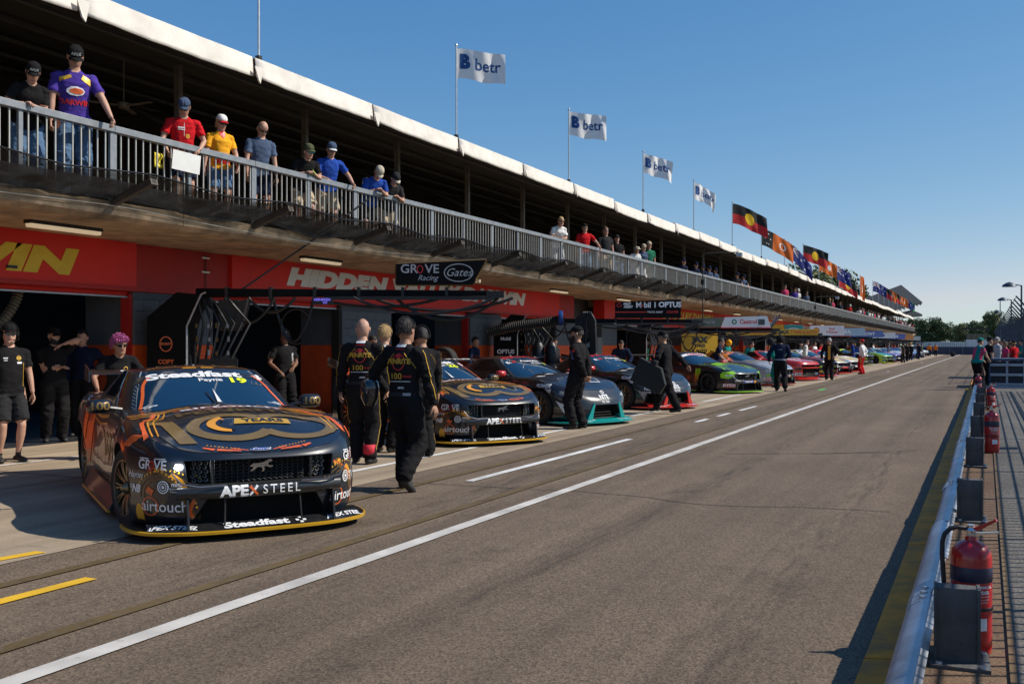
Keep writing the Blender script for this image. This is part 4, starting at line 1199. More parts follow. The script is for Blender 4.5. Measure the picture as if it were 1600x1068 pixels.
    d('splitter_mark', [move2d(rect2d(-.013, -.013, .013, .013), .30+.03*a, .03*b) for a, b in ((0, 1), (1, 0), (-1, 0), (0, -1))], ('split', 2.365, 0), whitef)
    for s_ in (1, -1):
        d('splitter_side_lettering', [move2d(T('APEX STEEL', .07, bold=.03, shear=.3, sx=1.1), 0, 0, s_*R(24))], ('split', 2.27, s_*.70), whitef)
    d('wing_lettering', [T('GR  VE', .16, bold=.012, sx=1.9)], ('wing', 0, 0), whitef)
    d('wing_letter_o', [ring2d(-.02, 0, .085, .05, .018)], ('wing', 0, 0), redf)

def plain_livery(c, spec):
    """spec: list of (name, shapes, where, material)"""
    for s in spec: car_dec(c, *s)

def place(c, mid, head_deg, dist=2.2):
    """mid: ground point between the two front corners; head_deg: the way the nose points"""
    a = R(head_deg); t = c['t'] if isinstance(c, dict) else c
    t.location = (mid[0]-dist*math.cos(a), mid[1]-dist*math.sin(a), 0); t.rotation_euler = (0, 0, a)

navy = paint('gloss_black_navy', (0.005, 0.008, 0.014), rough=.35, coat=.7)
c1 = make_car('mustang', 'black and gold race car with one headlight lit, nearest the camera at the pit exit', navy, steer=R(10))
livery_gold(c1, 'Payne', '19')
place(c1, (-5.335, 6.42), -35.3)
lam = MB(); lam.lathe([(.001, .014), (.014, .014), (.024, .004), (.025, -.01)], 14, axis=0)
o = lam.build('lit_headlamp', mat('lit_lamp', (1, 1, 1), .3, emit=(.92, .96, 1), estr=60, var=0), c1['t'], smooth=60, loc=(2.285, -.650, .580))
c2 = make_car('mustang', 'black and gold race car parked behind the crewman in black, second in the row', navy)
livery_gold(c2, 'Allen', '26')
place(c2, (-6.75, 13.75), -31)

def M_claw(x0, y0, s, h=.34):
    """three ragged vertical strokes"""
    return [poly2d([(x0+a*s, y0+h*b*s) for a, b in ((-.13,.5),(-.05,.5),(-.06,.1),(-.09,-.5),(-.12,-.1))]),
            poly2d([(x0+a*s, y0+h*b*s) for a, b in ((-.03,.5),(.04,.5),(.04,.0),(.0,-.62),(-.02,-.1))]),
            poly2d([(x0+a*s, y0+h*b*s) for a, b in ((.06,.5),(.14,.5),(.12,.0),(.10,-.45),(.07,.0))])]
p_navy2 = paint('deep_navy', (0.006, 0.014, 0.028), rough=.35, coat=.45); p_blk = paint('racing_black', (0.010, 0.010, 0.012), rough=.3, coat=.8)
p_red = paint('racing_red', (0.55, 0.02, 0.015)); p_white = paint('racing_white', (0.72, 0.73, 0.75)); p_silver = paint('silver_grey', (0.42, 0.45, 0.48), metal=.2)
p_yel = paint('racing_yellow', (0.80, 0.52, 0.02)); p_lime = paint('yellow_green', (0.45, 0.65, 0.03)); p_teal = paint('teal_paint', (0.01, 0.30, 0.28))
p_blue = paint('racing_blue', (0.02, 0.08, 0.40)); p_pur = paint('violet_paint', (0.13, 0.06, 0.35)); p_lb = paint('pale_blue', (0.30, 0.45, 0.60)); p_org = paint('racing_orange', (0.75, 0.22, 0.02))
p_dgreen = paint('dark_green_grey', (0.012, 0.03, 0.018))

def supra_livery(c, n, accent, name):
    d = lambda *a, **k: car_dec(c, *a, **k)
    for q in range(5): d('bonnet_stripe', [strip2d([(-.55+.25*q, .10), (-.50+.25*q, -.08+.015*q)], [.13, .05])], ('hood', 1.08, 0), whitef if q != 2 else p_navy2)
    d('number_frame', [strip2d([(-.22, .20), (.22, .20), (.16, -.22), (-.16, -.22), (-.22, .20)], .022)], ('hood', 1.62, .18), whitef)
    d('bonnet_number', [T(n, .34, bold=.02, sx=1.2)], ('hood', 1.62, .18), whitef)
    d('badge', [ring2d(0, 0, .05, .03, .01), ring2d(0, 0, .02, .028, .008)], ('hood', 2.20, 0), whitef)
    d('screen_banner', [poly2d([(-.64, -.05), (.64, -.05), (.58, .07), (-.58, .07)])], ('screen', .77, 0), blackf, off=.003)
    d('banner_tab', [rect2d(-.11, -.05, .0, .05)], ('screen', .77, -.42), whitef, off=.006); d('banner_tab_red', [rect2d(.0, -.05, .11, .05)], ('screen', .77, -.42), redf, off=.006)
    d('banner_tab_lettering', [T('GR', .10, bold=.05)], ('screen', .77, -.42), blackf, off=.009)
    d('banner_lettering', [T('Australia', .13, bold=.03, sx=1.1)], ('screen', .77, .08), whitef, off=.006)
    d('driver_name', [T(name, .09, bold=.02)], ('screen', .64, .18), whitef, off=.006)
    d('car_number', [T(n, .15, bold=.05)], ('screen', .63, .40), neonf, off=.006)
    d('roof_banner', [T('TOYOTA', .16, bold=.05, sx=1.5)], ('roof', -.14, 0), redf)
    d('nose_lettering', [move2d(T('NTE', .11, bold=.03, sx=1.2), 0, .035), move2d(T('FILTER', .065, bold=.01, sx=1.1), 0, -.05)], ('front', .50, -.02), whitef, step=.04)
    for s_ in (1, -1):
        k_ = 1 if s_ < 0 else -1
        d('white_swoosh', [poly2d([(k_*a, b) for a, b in ((-.28,.14),(-.06,.04),(.16,-.02),(.20,-.12),(.05,-.15),(-.12,-.10))])], ('corner', .34, s_*38, s_*.80), whitef if accent is tealf else greyf, step=.04)
        d('swoosh_lettering', [T('flu', .11, bold=.02, shear=.2)], ('corner', .27, s_*38, s_*.80), blackf if accent is tealf else whitef, step=.04, off=.008)
        d('corner_lettering', [T('NGK', .10, bold=.05)], ('corner', .50, s_*30, s_*.80), whitef, step=.04)
        d('corner_small_print', [T('COATES', .05, bold=.02)], ('corner', .42, s_*30, s_*.84), whitef, step=.04)
        d('fender_lettering', [move2d(T('POWER', .10, bold=.04, shear=.3), 0, .05), move2d(T('SERVICES', .085, bold=.04, shear=.3), .02, -.04)], ('side', 1.55, .70, s_), whitef)
        d('splitter_side_lettering', [T('WALKINSHAW', .05, bold=.02, sx=1.2)], ('split', 2.34, s_*.52), whitef)
        d('door_patch', [rect2d(-.16, -.09, .16, .09)], ('side', .78, .62, s_), bluef)
        d('door_patch_mark', [T('63', .12, bold=.05)], ('side', .72, .63, s_), whitef, off=.008)
        d('door_lettering', [T('Mobil 1', .17, bold=.03, sx=1.1)], ('side', .1, .52, s_), whitef)
        d('door_band', [strip2d([(-k_*.9, -.12), (0, -.05), (k_*.7, .16)], [.10, .07, .02])], ('side', .0, .5, s_), redf if accent is redf else tealf)
        d('sill_lettering', [T('OPTUS', .10, bold=.04, sx=1.2)], ('side', -.3, .30, s_), whitef)
    d('wing_lettering', [T('OPTUS', .15, bold=.04, sx=2.0)], ('wing', 0, 0), whitef)
c3 = make_car('supra', 'dark coupe race car with teal front lip and red mirrors, behind the bearded man', p_blk, bonnet=p_navy2, split_edge=tealf, split_top=tealf, rim=rim_b, mirror_m=p_red)
supra_livery(c3, '1', tealf, 'Mostert'); place(c3, (-6.68, 18.05), -22)
c4 = make_car('supra', 'dark coupe race car with red front lip, beside the man carrying a black tray', p_blk, bonnet=p_navy2, split_edge=p_red, split_top=p_red, rim=rim_b, mirror_m=p_red)
supra_livery(c4, '2', redf, 'Wood'); place(c4, (-6.75, 23.2), -24)
def ryco_livery(c, n, name, screen, glyph, claws=None, extra=None):
    d = lambda *a, **k: car_dec(c, *a, **k)
    d('screen_banner', [poly2d([(-.66, -.05), (.66, -.05), (.60, .085), (-.60, .085)])], ('screen', .775, 0), screen, off=.003)
    d('screen_banner_lettering', [T('CASTROL', .14, bold=.05, sx=1.3)], ('screen', .78, 0), glyph, off=.006)
    d('driver_name', [T(name, .09, bold=.02)], ('screen', .64, .10), whitef, off=.006)
    d('car_number', [T(n, .15, bold=.05)], ('screen', .63, .34), neonf, off=.006)
    d('badge', [disc2d(0, 0, .08, .032)], ('hood', 2.26, 0), bluef, off=.006)
    d('plate', [rect2d(-.30, -.03, .30, .03)], ('front', .376, 0), bluef, step=.04); d('plate_end', [rect2d(.20, -.03, .30, .03)], ('front', .376, 0), amber, step=.04, off=.007)
    d('plate_lettering', [T('SUPERCHEAP', .06, bold=.02)], ('front', .376, -.05), whitef, step=.04, off=.008)
    for s_ in (1, -1):
        d('corner_panel', [rect2d(-.17, -.062, .17, .062)], ('corner', .27, s_*25, s_*.75), redf, step=.04, off=.006)
        d('corner_panel_lettering', [T('RYCO', .12, bold=.05, sx=1.15)], ('corner', .27, s_*25, s_*.75), whitef, step=.04, off=.010)
        d('corner_lettering', [T('BLAST', .08, bold=.04, shear=.3)], ('corner', .58, s_*30, s_*.78), whitef, step=.04, off=.008)
        d('sill_lettering', [T('Monster', .14, bold=.03)], ('side', 0, .5, s_), glyph)
    if claws:
        for s_ in (1, -1):
            d('bonnet_claw', M_claw(s_*.30, 0, 1.5), ('hood', 1.42, 0), claws)
            d('wing_claw', M_claw(0, .0, 1.0), ('side', 1.02, .62, s_), claws)
            d('green_flank', [poly2d([(a, b) for a, b in ((-.30,.16),(.20,.20),(.22,.05),(-.05,-.04),(-.22,-.02))])], ('corner', .52, s_*26, s_*.76), claws, step=.04, off=.003)
            d('green_line', [strip2d(curve2d([(s_*.84, .55), (s_*.74, .30), (s_*.52, .10), (s_*.48, -.45)]), .028)], ('hood', 1.55, 0), claws)
            d('green_line', [strip2d(curve2d([(s_*.70, .20), (s_*.66, -.1), (s_*.74, -.40)]), .05)], ('hood', 1.6, 0), claws)
    if extra: extra(d)
p_green = paint('acid_green', (0.30, 0.75, 0.02))
greenf = mat('acid_green_film', (0.32, 0.75, 0.02), .4, var=.03)
c5 = make_car('mustang', 'black race car with acid green claw marks and green front lip', p_blk, bonnet=p_dgreen, roof=p_blk, split_edge=p_green, rim=rim_k, mirror_m=p_red)
ryco_livery(c5, '6', 'Waters', whitef, redf, claws=greenf); place(c5, (-6.92, 31.9), -27)
def ex6(d):
    for s_ in (1, -1):
        d('green_flash', [strip2d([(-.1, -.04), (.12, .05)], .07)], ('corner', .42, s_*26, s_*.76), greenf, step=.04)
        d('bonnet_chevron', [strip2d([(s_*.1, -.25), (s_*.55, .3)], .10)], ('hood', 1.6, 0), greyf)
c6 = make_car('mustang', 'silver white race car with orange roof edge behind the helmeted crewman', p_silver, roof=p_org, split_edge=p_red, rim=rim_k, mirror_m=p_red)
ryco_livery(c6, '55', 'Courtney', p_org, blackf, extra=ex6); place(c6, (-7.0, 38.6), -25)
def simple_livery(c, n, colours, word):
    d = lambda *a, **k: car_dec(c, *a, **k)
    a, b = colours
    d('screen_banner', [poly2d([(-.66, -.05), (.66, -.05), (.60, .085), (-.60, .085)])], ('screen', .775, 0), a, off=.003)
    d('screen_banner_lettering', [T(word, .14, bold=.05, sx=1.3)], ('screen', .78, 0), b, off=.006)
    d('car_number', [T(n, .15, bold=.05)], ('screen', .63, .34), neonf, off=.006)
    d('bonnet_number', [T(n, .45, bold=.06, sx=1.2)], ('hood', 1.6, 0), b)
    for s_ in (1, -1):
        d('bonnet_band', [strip2d([(s_*.42, -.5), (s_*.60, .5)], [.05, .16])], ('hood', 1.6, 0), b)
        d('corner_patch', [rect2d(-.17, -.06, .17, .06)], ('corner', .30, s_*25, s_*.75), b, step=.05)
        d('corner_patch_lettering', [T(word[:5], .10, bold=.05)], ('corner', .30, s_*25, s_*.75), a, step=.05, off=.009)
        d('corner_patch', [rect2d(-.15, -.04, .15, .04)], ('corner', .52, s_*27, s_*.77), a, step=.05)
        d('side_band', [strip2d([(-1.2, -.1), (1.2, .12)], .12)], ('side', 0, .55, s_), b)
        d('side_number', [T(n, .30, bold=.05)], ('side', .1, .62, s_), a, off=.009)
    d('front_band', [rect2d(-.32, -.04, .32, .04)], ('front', .38 if not word.startswith('C') else .575, 0), b, step=.05)
rest = [
 ('camaro', 'red race car with dark slatted front behind the crew in teal', p_red, dict(roof=p_red, bonnet=p_red, split_edge=p_red, split_top=p_red, rim=rim_k), '7', (blackf, whitef), 'CHAZ', (-6.9, 44.6), -24),
 ('camaro', 'dark blue race car with red front lip behind the man in black and gold', p_navy2, dict(roof=p_lime, split_edge=p_red, split_top=p_red, rim=rim_k), '99', (limef, redf), 'COOL', (-6.85, 50.0), -23),
 ('mustang', 'white and yellow bonneted race car with red bumper, first of the yellow pair', p_white, dict(roof=p_white, bonnet=p_yel, split_edge=p_red, split_top=p_red, rim=rim_k), '17', (whitef, redf), 'SHELL', (-6.85, 55.2), -23),
 ('mustang', 'white race car with yellow bonnet, second of the yellow pair', p_white, dict(roof=p_red, bonnet=p_yel, split_edge=p_red, split_top=p_red, rim=rim_k), '38', (redf, whitef), 'SHELL', (-6.65, 59.2), -23),
 ('camaro', 'dark green and black race car set back beside the man in blue overalls', p_dgreen, dict(roof=p_dgreen, split_edge=p_lime, rim=rim_k), '8', (limef, whitef), 'RACE', (-8.2, 82.5), -16),
 ('mustang', 'bright yellow green race car standing alone past the gap in the row', p_lime, dict(roof=p_lime, bonnet=p_teal, split_edge=p_red, split_top=p_lime, rim=rim_k), '3', (blueF := bluef, tealf), 'CONSTR', (-7.4, 89.8), -22),
 ('mustang', 'violet and blue race car next past the yellow green one', p_pur, dict(roof=p_lb, bonnet=p_pur, split_edge=p_red, rim=rim_k), '4', (tealf, whitef), 'SNOWY', (-7.3, 98.5), -22),
 ('camaro', 'white race car behind the crewman in black far down the lane', p_white, dict(roof=p_white, split_edge=p_lb, rim=rim_k), '20', (whitef, bluef), 'DEWALT', (-7.3, 106), -22),
 ('camaro', 'pale blue race car in the distant part of the row', p_lb, dict(roof=p_white, split_edge=p_blue, rim=rim_k), '34', (whitef, bluef), 'TRADIE', (-7.4, 115), -22),
 ('mustang', 'dark blue race car in the distant part of the row', p_blue, dict(roof=p_blue, split_edge=p_white, rim=rim_k), '96', (whitef, amber), 'TRUCK', (-7.3, 124), -22),
 ('mustang', 'white race car with a blue bonnet near the far end of the row', p_white, dict(roof=p_white, bonnet=p_lb, split_edge=p_blue, rim=rim_k), '31', (bluef, whitef), 'ERA', (-7.4, 135), -22),
 ('camaro', 'last race car of the row, white, at the far end of the lane', p_white, dict(roof=p_red, split_edge=p_red, rim=rim_k), '62', (redf, whitef), 'BRT', (-7.4, 148), -22),
]
for kind, label, body, kw, n, cols_, word, mid, hd in rest:
    c = make_car(kind, label, body, **kw)
    if mid[1] < 100: simple_livery(c, n, cols_, word)
    place(c, mid, hd)

# ------------------------------------------------------------------ people
SKINS = [mat('skin_light', (0.52, 0.29, 0.20), .55, var=.06), mat('skin_tan', (0.40, 0.21, 0.13), .55, var=.06), mat('skin_brown', (0.20, 0.10, 0.06), .55, var=.06)]
HAIR = dict(dark=mat('hair_dark', (0.018, 0.012, 0.01), .6, bump=.6, bscale=90), brown=mat('hair_brown', (0.11, 0.055, 0.025), .6, bump=.6, bscale=90), blond=mat('hair_blond', (0.50, 0.33, 0.14), .6, bump=.6, bscale=90),
            grey=mat('hair_grey', (0.4, 0.38, 0.36), .6, bump=.6, bscale=90), pink=mat('hair_pink', (0.42, 0.09, 0.25), .6, bump=.8, bscale=60))
def cloth(name, col): return mat('cloth_'+name, col, .9, var=.22, scale=6, bump=.8, bscale=11, spec=.15)
C_ = dict(black=cloth('black', (.013, .012, .013)), dgrey=cloth('dark_grey', (.028, .028, .03)), navy=cloth('navy', (.010, .016, .042)), red=cloth('red', (.55, .012, .018)), yellow=cloth('yellow', (.85, .38, .02)),
          blue=cloth('royal_blue', (.02, .07, .36)), slate=cloth('slate_blue', (.07, .10, .17)), denim=cloth('denim', (.09, .16, .27)), beige=cloth('beige', (.48, .38, .26)), white=cloth('white', (.75, .74, .72)),
          cream=cloth('cream_cap', (.5, .44, .34)), purple=cloth('purple', (.07, .04, .28)), teal=cloth('teal', (.01, .22, .19)), orange=cloth('orange', (.75, .2, .02)), camo=cloth('olive', (.09, .10, .05)), green=cloth('green', (.02, .16, .09)),
          pink=cloth('pink', (.55, .05, .14)), lgrey=cloth('light_grey', (.42, .42, .43)), sole=mat('shoe_black', (.02, .02, .02), .6), shoew=mat('shoe_white', (.6, .6, .6), .6))
lens_m = mat('sunglass_lens', (.006, .006, .008), .08, spec=.8, var=0); mirror_l = mat('mirror_lens', (.02, .35, .40), .1, metal=.6, var=0)
lip_m = mat('lips', (.33, .11, .09), .5); eye_w = mat('eye_white', (.7, .68, .65), .3, var=0); eye_d = mat('eye_dark', (.03, .02, .015), .2, var=0)

def long_top(s): return s == 'long'
def ik(a, b, l1, l2, hint):
    """joint between a and b for a two-bone limb"""
    a, b, hint = Vector(a), Vector(b), Vector(hint)
    d = b-a; L = d.length
    if L > (l1+l2)*.998: b = a+d.normalized()*(l1+l2)*.998; d = b-a; L = d.length
    x = (l1*l1-l2*l2+L*L)/(2*L); h = math.sqrt(max(l1*l1-x*x, 0))
    n = d.normalized(); o = hint-n*hint.dot(n)
    o = o.normalized() if o.length > 1e-6 else Vector((1, 0, 0))
    return a+n*x+o*h, b

def head_mesh(mb, M, skin_i, lip_i):
    """head with jaw, brow, nose and ears; M maps head space (x forward, z up, origin at ear level) to the body"""
    nz, na = 22, 28; base = len(mb.v)
    front = [(-.125,.052),(-.118,.075),(-.105,.088),(-.09,.090),(-.075,.087),(-.055,.088),(-.03,.089),(0,.088),(.02,.092),(.035,.094),(.07,.088),(.10,.070),(.125,.035),(.135,.0)]
    back = [(-.125,-.01),(-.10,-.04),(-.06,-.075),(-.02,-.092),(.03,-.10),(.08,-.088),(.11,-.06),(.125,-.035),(.135,0)]
    side = [(-.125,.028),(-.115,.042),(-.095,.054),(-.06,.066),(-.02,.073),(.03,.077),(.07,.072),(.10,.056),(.125,.03),(.135,.0)]
    for i in range(nz):
        z = -.125+.26*(1-math.cos(math.pi*(i+.6)/(nz+.2)))/2
        f, b, s_ = interp(z, front), interp(z, back), interp(z, side); cx = (f+b)/2; rx = (f-b)/2
        for k in range(na):
            a = 2*math.pi*k/na; ca, sa = math.cos(a), math.sin(a)
            x = cx+rx*math.copysign(abs(ca)**.86, ca); y = s_*math.copysign(abs(sa)**.86, sa)
            if ca > 0:
                x += .026*math.exp(-(y/.013)**2)*math.exp(-((z+.026)/.022)**2)+.012*math.exp(-(y/.009)**2)*math.exp(-((z-.0)/.025)**2)
                x -= .011*math.exp(-((abs(y)-.032)/.016)**2)*math.exp(-((z-.012)/.014)**2)
                x += .006*math.exp(-(y/.022)**2)*math.exp(-((z+.062)/.012)**2)
                x -= .004*math.exp(-((z+.078)/.008)**2)*math.exp(-(y/.03)**2)
            mb.v.append(tuple(M @ Vector((x, y, z))))
    for i in range(nz-1):
        for k in range(na):
            z = -.125+.26*(1-math.cos(math.pi*(i+1.1)/(nz+.2)))/2; a = 2*math.pi*(k+.5)/na
            lip = abs(z+.064) < .009 and math.cos(a) > .93
            mb.f.append((base+i*na+k, base+i*na+(k+1) % na, base+(i+1)*na+(k+1) % na, base+(i+1)*na+k)); mb.m.append(lip_i if lip else skin_i)
    mb.f.append(tuple(base+k for k in range(na-1, -1, -1))); mb.m.append(skin_i)
    mb.f.append(tuple(base+(nz-1)*na+k for k in range(na))); mb.m.append(skin_i)
    for s_ in (1, -1):   # ears
        k0 = len(mb.v); n = 10
        for q in range(n):
            a = 2*math.pi*q/n
            mb.v.append(tuple(M @ Vector((-.012+.017*math.cos(a), s_*.074, .0+.031*math.sin(a)))))
        for q in range(n):
            a = 2*math.pi*q/n
            mb.v.append(tuple(M @ Vector((-.018+.017*math.cos(a), s_*.090, .002+.030*math.sin(a)))))
        for q in range(n): mb.f.append((k0+q, k0+(q+1) % n, k0+n+(q+1) % n, k0+n+q)); mb.m.append(skin_i)
        mb.f.append(tuple(range(k0+n, k0+2*n))); mb.m.append(skin_i)

def hand_mesh(mb, wrist, d, palm_n, side, curl, mi, detail=True):
    """palm, four fingers of unequal length and a thumb; d: pointing direction, palm_n: out of the palm"""
    d = Vector(d).normalized(); pn = Vector(palm_n); pn = (pn-d*pn.dot(d)).normalized(); sd = d.cross(pn).normalized()*side
    w0 = Vector(wrist)
    mb.tube([w0-d*.015, w0+d*.02, w0+d*.055, w0+d*.085, w0+d*.093], [.024, .031, .040, .038, .028], 10, mi, flat=.42, up=pn)
    n = 5 if not detail else 6
    for k, (off, L) in enumerate(((.030, .068), (.010, .078), (-.010, .072), (-.029, .056))):
        p = w0+d*(.084-.004*abs(k-1))+sd*off; dr = d.copy(); pts = [p-d*.02, p]; c = curl*(1+.08*k)
        for j, f in enumerate((.45, .32, .23)):
            ax = sd*side
            rot = Matrix.Rotation(-c*(.55 if j == 0 else .8)*side, 3, sd)
            t1 = (dr*math.cos(c*(.6 if j == 0 else .8)) + pn*math.sin(c*(.6 if j == 0 else .8)))
            pn_l = pn if j == 0 else pn_l
            ang = c*(.6 if j == 0 else .8)
            nd = dr*math.cos(ang)+pn_l*math.sin(ang); pn_l = pn_l*math.cos(ang)-dr*math.sin(ang); dr = nd
            pts.append(pts[-1]+dr*L*f)
        mb.tube(pts, [.0095, .0098, .0092, .0085, .0065], n, mi)
    p = w0+d*.025+sd*.028; td = (d*.62+sd*.6+pn*.35).normalized(); td2 = (d*.9+sd*.12+pn*(.35+.3*curl)).normalized()
    mb.tube([p-td*.02, p+td*.03, p+td*.035+td2*.026, p+td*.035+td2*.052], [.014, .0125, .0105, .008], n, mi)

def person(x, y, z, face, label, h=1.75, top='black', bottom='black', skin=0, sleeves='short', legs='long', hair='dark', hat=None, glasses=None, headset=False,
           lean=0, handL=None, handR=None, footL=None, footR=None, look=(0, 0), detail=2, group=None, shoes='sole', female=False, belly=0.0, bald=False, hairlen=0, drop=0.0, collar=None, twist=0.0, curl=.5, cap_print=None, grip=False, beard=False, helmet=None):
    """local frame: +X the way the body faces, +Y its left hand side, Z up. Hands and feet are given in that frame (metres, for 1.75 m)"""
    t = empty('person', (x, y, z), R(face)); tag(t, label, 'person', group)
    S = h/1.75
    hipz = .93-drop
    # torso frame leaning forward about the hips
    RL = Matrix.Rotation(R(lean), 4, 'Y') @ Matrix.Rotation(R(twist), 4, 'Z')
    hip0 = Vector((0, 0, hipz))
    def up(v): return hip0 + RL @ (Vector(v)-Vector((0, 0, .93)))
    sw = .172 if female else .192; hw = .10 if female else .092
    fL = Vector(footL or (.0, .11, 0)); fR = Vector(footR or (-.02, -.11, 0))
    mbs = MB()
    B = []   # (a, b, ra, rb, region)
    # torso rings (x centre, z, half depth, half width)
    rings = [(0, .84, .10, .15 if not female else .165), (0.0, .93, .115+.4*belly, .168 if not female else .178), (.005+.3*belly, 1.02, .112+belly, .160 if not female else .150), (.005+.35*belly, 1.12, .112+belly, .155 if not female else .140),
             (.0, 1.24, .120+.4*belly, .175 if not female else .155), (-.005, 1.34, .116, .184 if not female else .165), (-.01, 1.405, .095, .168 if not female else .145), (-.01, 1.455, .075, .12), (-.005, 1.485, .058, .065), (.0, 1.52, .055, .056), (.012, 1.58, .052, .052)]
    if female: rings[5] = (.012, 1.33, .132, .168); rings[4] = (.008, 1.25, .130, .158)
    if not long_top(sleeves): rings[0] = (0, .85, .118+.5*belly, .178 if not female else .185); rings[1] = (.0, .93, .124+.5*belly, .182 if not female else .182)
    n = 20; base = 0; vs_ = []
    for cx, zz, rx, ry in rings:
        for k in range(n):
            a = 2*math.pi*k/n; ca, sa = math.cos(a), math.sin(a)
            v = Vector((cx+rx*math.copysign(abs(ca)**.8, ca), ry*math.copysign(abs(sa)**.8, sa), zz))
            wgt = sm((zz-.86)/.16); w_ = Vector((v.x, v.y, v.z-.93+hipz)); vs_.append(w_.lerp(up(v), wgt))
    fs_ = [(i*n+k, i*n+(k+1) % n, (i+1)*n+(k+1) % n, (i+1)*n+k) for i in range(len(rings)-1) for k in range(n)]
    fs_ += [tuple(range(n-1, -1, -1)), tuple(range((len(rings)-1)*n, len(rings)*n))]
    mbs.add(vs_, fs_)
    long_s = sleeves == 'long'; loose = .012 if legs == 'long' else 0
    bones = []
    J = {}
    for s_, foot, key in ((1, fL, 'L'), (-1, fR, 'R')):
        hp = Vector((0, s_*hw, hipz-.03)); ank = Vector((foot.x, foot.y, foot.z+.085))
        kn, ank = ik(hp, ank, .44, .41, (1, s_*.10, 0)); J['hip'+key] = hp; J['kn'+key] = kn; J['ank'+key] = ank
        if legs == 'long':
            mbs.tube([hp+Vector((0, 0, .05)), hp.lerp(kn, .25), hp.lerp(kn, .6), kn, kn.lerp(ank, .35), kn.lerp(ank, .75), ank+Vector((0, 0, .0))], [.106, .112, .100, .090, .089, .082, .076], 12)
        elif legs == 'skirt' or legs == 'shorts':
            mbs.tube([hp+Vector((0, 0, .05)), hp.lerp(kn, .25), hp.lerp(kn, .6), hp.lerp(kn, .86)], [.10, .104, .100, .098], 12)
            mbs.tube([hp.lerp(kn, .5), kn, kn.lerp(ank, .3), kn.lerp(ank, .7), ank], [.068, .052, .055, .038, .034], 12)
        # shoe
        fd = Vector((1, s_*.18, 0)).normalized(); fz = foot.z; pit = R(35) if fz > .05 else 0
        M2 = Matrix.Translation(ank-Vector((0, 0, .085))) @ Matrix.Rotation(math.atan2(fd.y, fd.x), 4, 'Z') @ Matrix.Rotation(pit, 4, 'Y')
        mbs.tube([M2 @ Vector(p) for p in ((-.075, 0, .045), (-.05, 0, .05), (.0, 0, .052), (.08, 0, .042), (.14, 0, .034), (.185, 0, .028))], [.030, .044, .044, .046, .046, .028], 12, flat=.82)
        # arm
        sh = up((-.01, s_*sw, 1.405)); J['sh'+key] = sh
        tgt = (handL if s_ > 0 else handR)
        tgt = Vector(tgt) if tgt else Vector((.04, s_*.27, .80-drop))
        el, wr = ik(sh, tgt, .285, .255, (-.6, s_*.75, -.3)); J['el'+key] = el; J['wr'+key] = wr
        ra = [.056, .054, .047, .041, .040, .030, .026] if not long_s else [.070, .073, .067, .060, .059, .051, .044]
        mbs.tube([sh+(up((0, 0, 1.40))-sh)*.25, sh, sh.lerp(el, .5), el, el.lerp(wr, .3), el.lerp(wr, .75), wr], ra, 12)
        if sleeves == 'short': mbs.tube([sh, sh.lerp(el, .35), sh.lerp(el, .68)], [.056, .058, .062], 12)
    vox = (.030, .019, .0135)[detail]
    me = mbs.mesh('tmp', SKINS[skin]); ob = bpy.data.objects.new('tmp', me); COL.objects.link(ob)
    md = ob.modifiers.new('r', 'REMESH'); md.mode = 'VOXEL'; md.voxel_size = vox
    m2 = ob.modifiers.new('s', 'SMOOTH'); m2.factor = .5; m2.iterations = 2 if detail else 1
    dg = bpy.context.evaluated_depsgraph_get(); res = bpy.data.meshes.new_from_object(ob.evaluated_get(dg)); bpy.data.objects.remove(ob); bpy.data.meshes.remove(me)
    nv = len(res.vertices); co = np.empty(nv*3); res.vertices.foreach_get('co', co); co = co.reshape(-1, 3)
    no = np.empty(nv*3); res.vertices.foreach_get('normal', no); no = no.reshape(-1, 3)
    # regions by nearest bone
    RLi = np.array((RL.inverted()).to_3x3()); hv = np.array(hip0)
    tor = (co-hv) @ RLi.T + np.array([0, 0, .93])
    def seg(a, b):
        a, b = np.array(a), np.array(b); ab = b-a; tt = np.clip(((co-a) @ ab)/(ab @ ab), 0, 1); return np.linalg.norm(co-(a+tt[:, None]*ab), axis=1), tt
    D = []; names = []
    for key in 'LR':
        for nm, a, b in (('ua', J['sh'+key], J['el'+key]), ('fa', J['el'+key], J['wr'+key]), ('th', J['hip'+key], J['kn'+key]), ('sh', J['kn'+key], J['ank'+key])):
            d_, tt = seg(a, b); D.append((d_, tt)); names.append(nm)
    dt, _t = seg(up((0, 0, .98)), up((0, 0, 1.38))); dist = np.array([d[0] for d in D]+[np.maximum(dt-.09, .0)]); near = dist.argmin(0)
    region = np.zeros(nv, int)     # 0 skin 1 top 2 bottom 3 shoe
    for i in range(nv):
        k = near[i]
        if k == 8: region[i] = 1 if tor[i, 2] > (.955 if long_s else .885) else 2
        else:
            nm, tt = names[k], D[k][1][i]
            if nm == 'ua': region[i] = 1 if (long_s or tt < .70 or sleeves == 'short' and tt < .7) else 0
            elif nm == 'fa': region[i] = 1 if long_s else 0
            elif nm == 'th': region[i] = 2 if (legs == 'long' or tt < .87) else 0
            else: region[i] = 2 if legs == 'long' else 0
            if nm in ('th',) and tor[i, 2] > .96 and co[i, 2] > hipz+.0: region[i] = 1
        if region[i] == 1 and tor[i, 2] > 1.495 and near[i] == 8: region[i] = 0
        if region[i] == 1 and tor[i, 2] > 1.47 and near[i] == 8 and tor[i, 0] > .035 and abs(tor[i, 1]) < .04: region[i] = 0
        for key in 'LR':
            a = J['ank'+key]
            if co[i, 2] < a.z+(.015 if legs != 'long' else -.02) and (Vector(co[i])-a).length < .27 and nm_is_leg(names, k): region[i] = 3
            if legs != 'long' and a.z+.015 <= co[i, 2] < a.z+.05 and (Vector(co[i])-a).length < .09: region[i] = 3
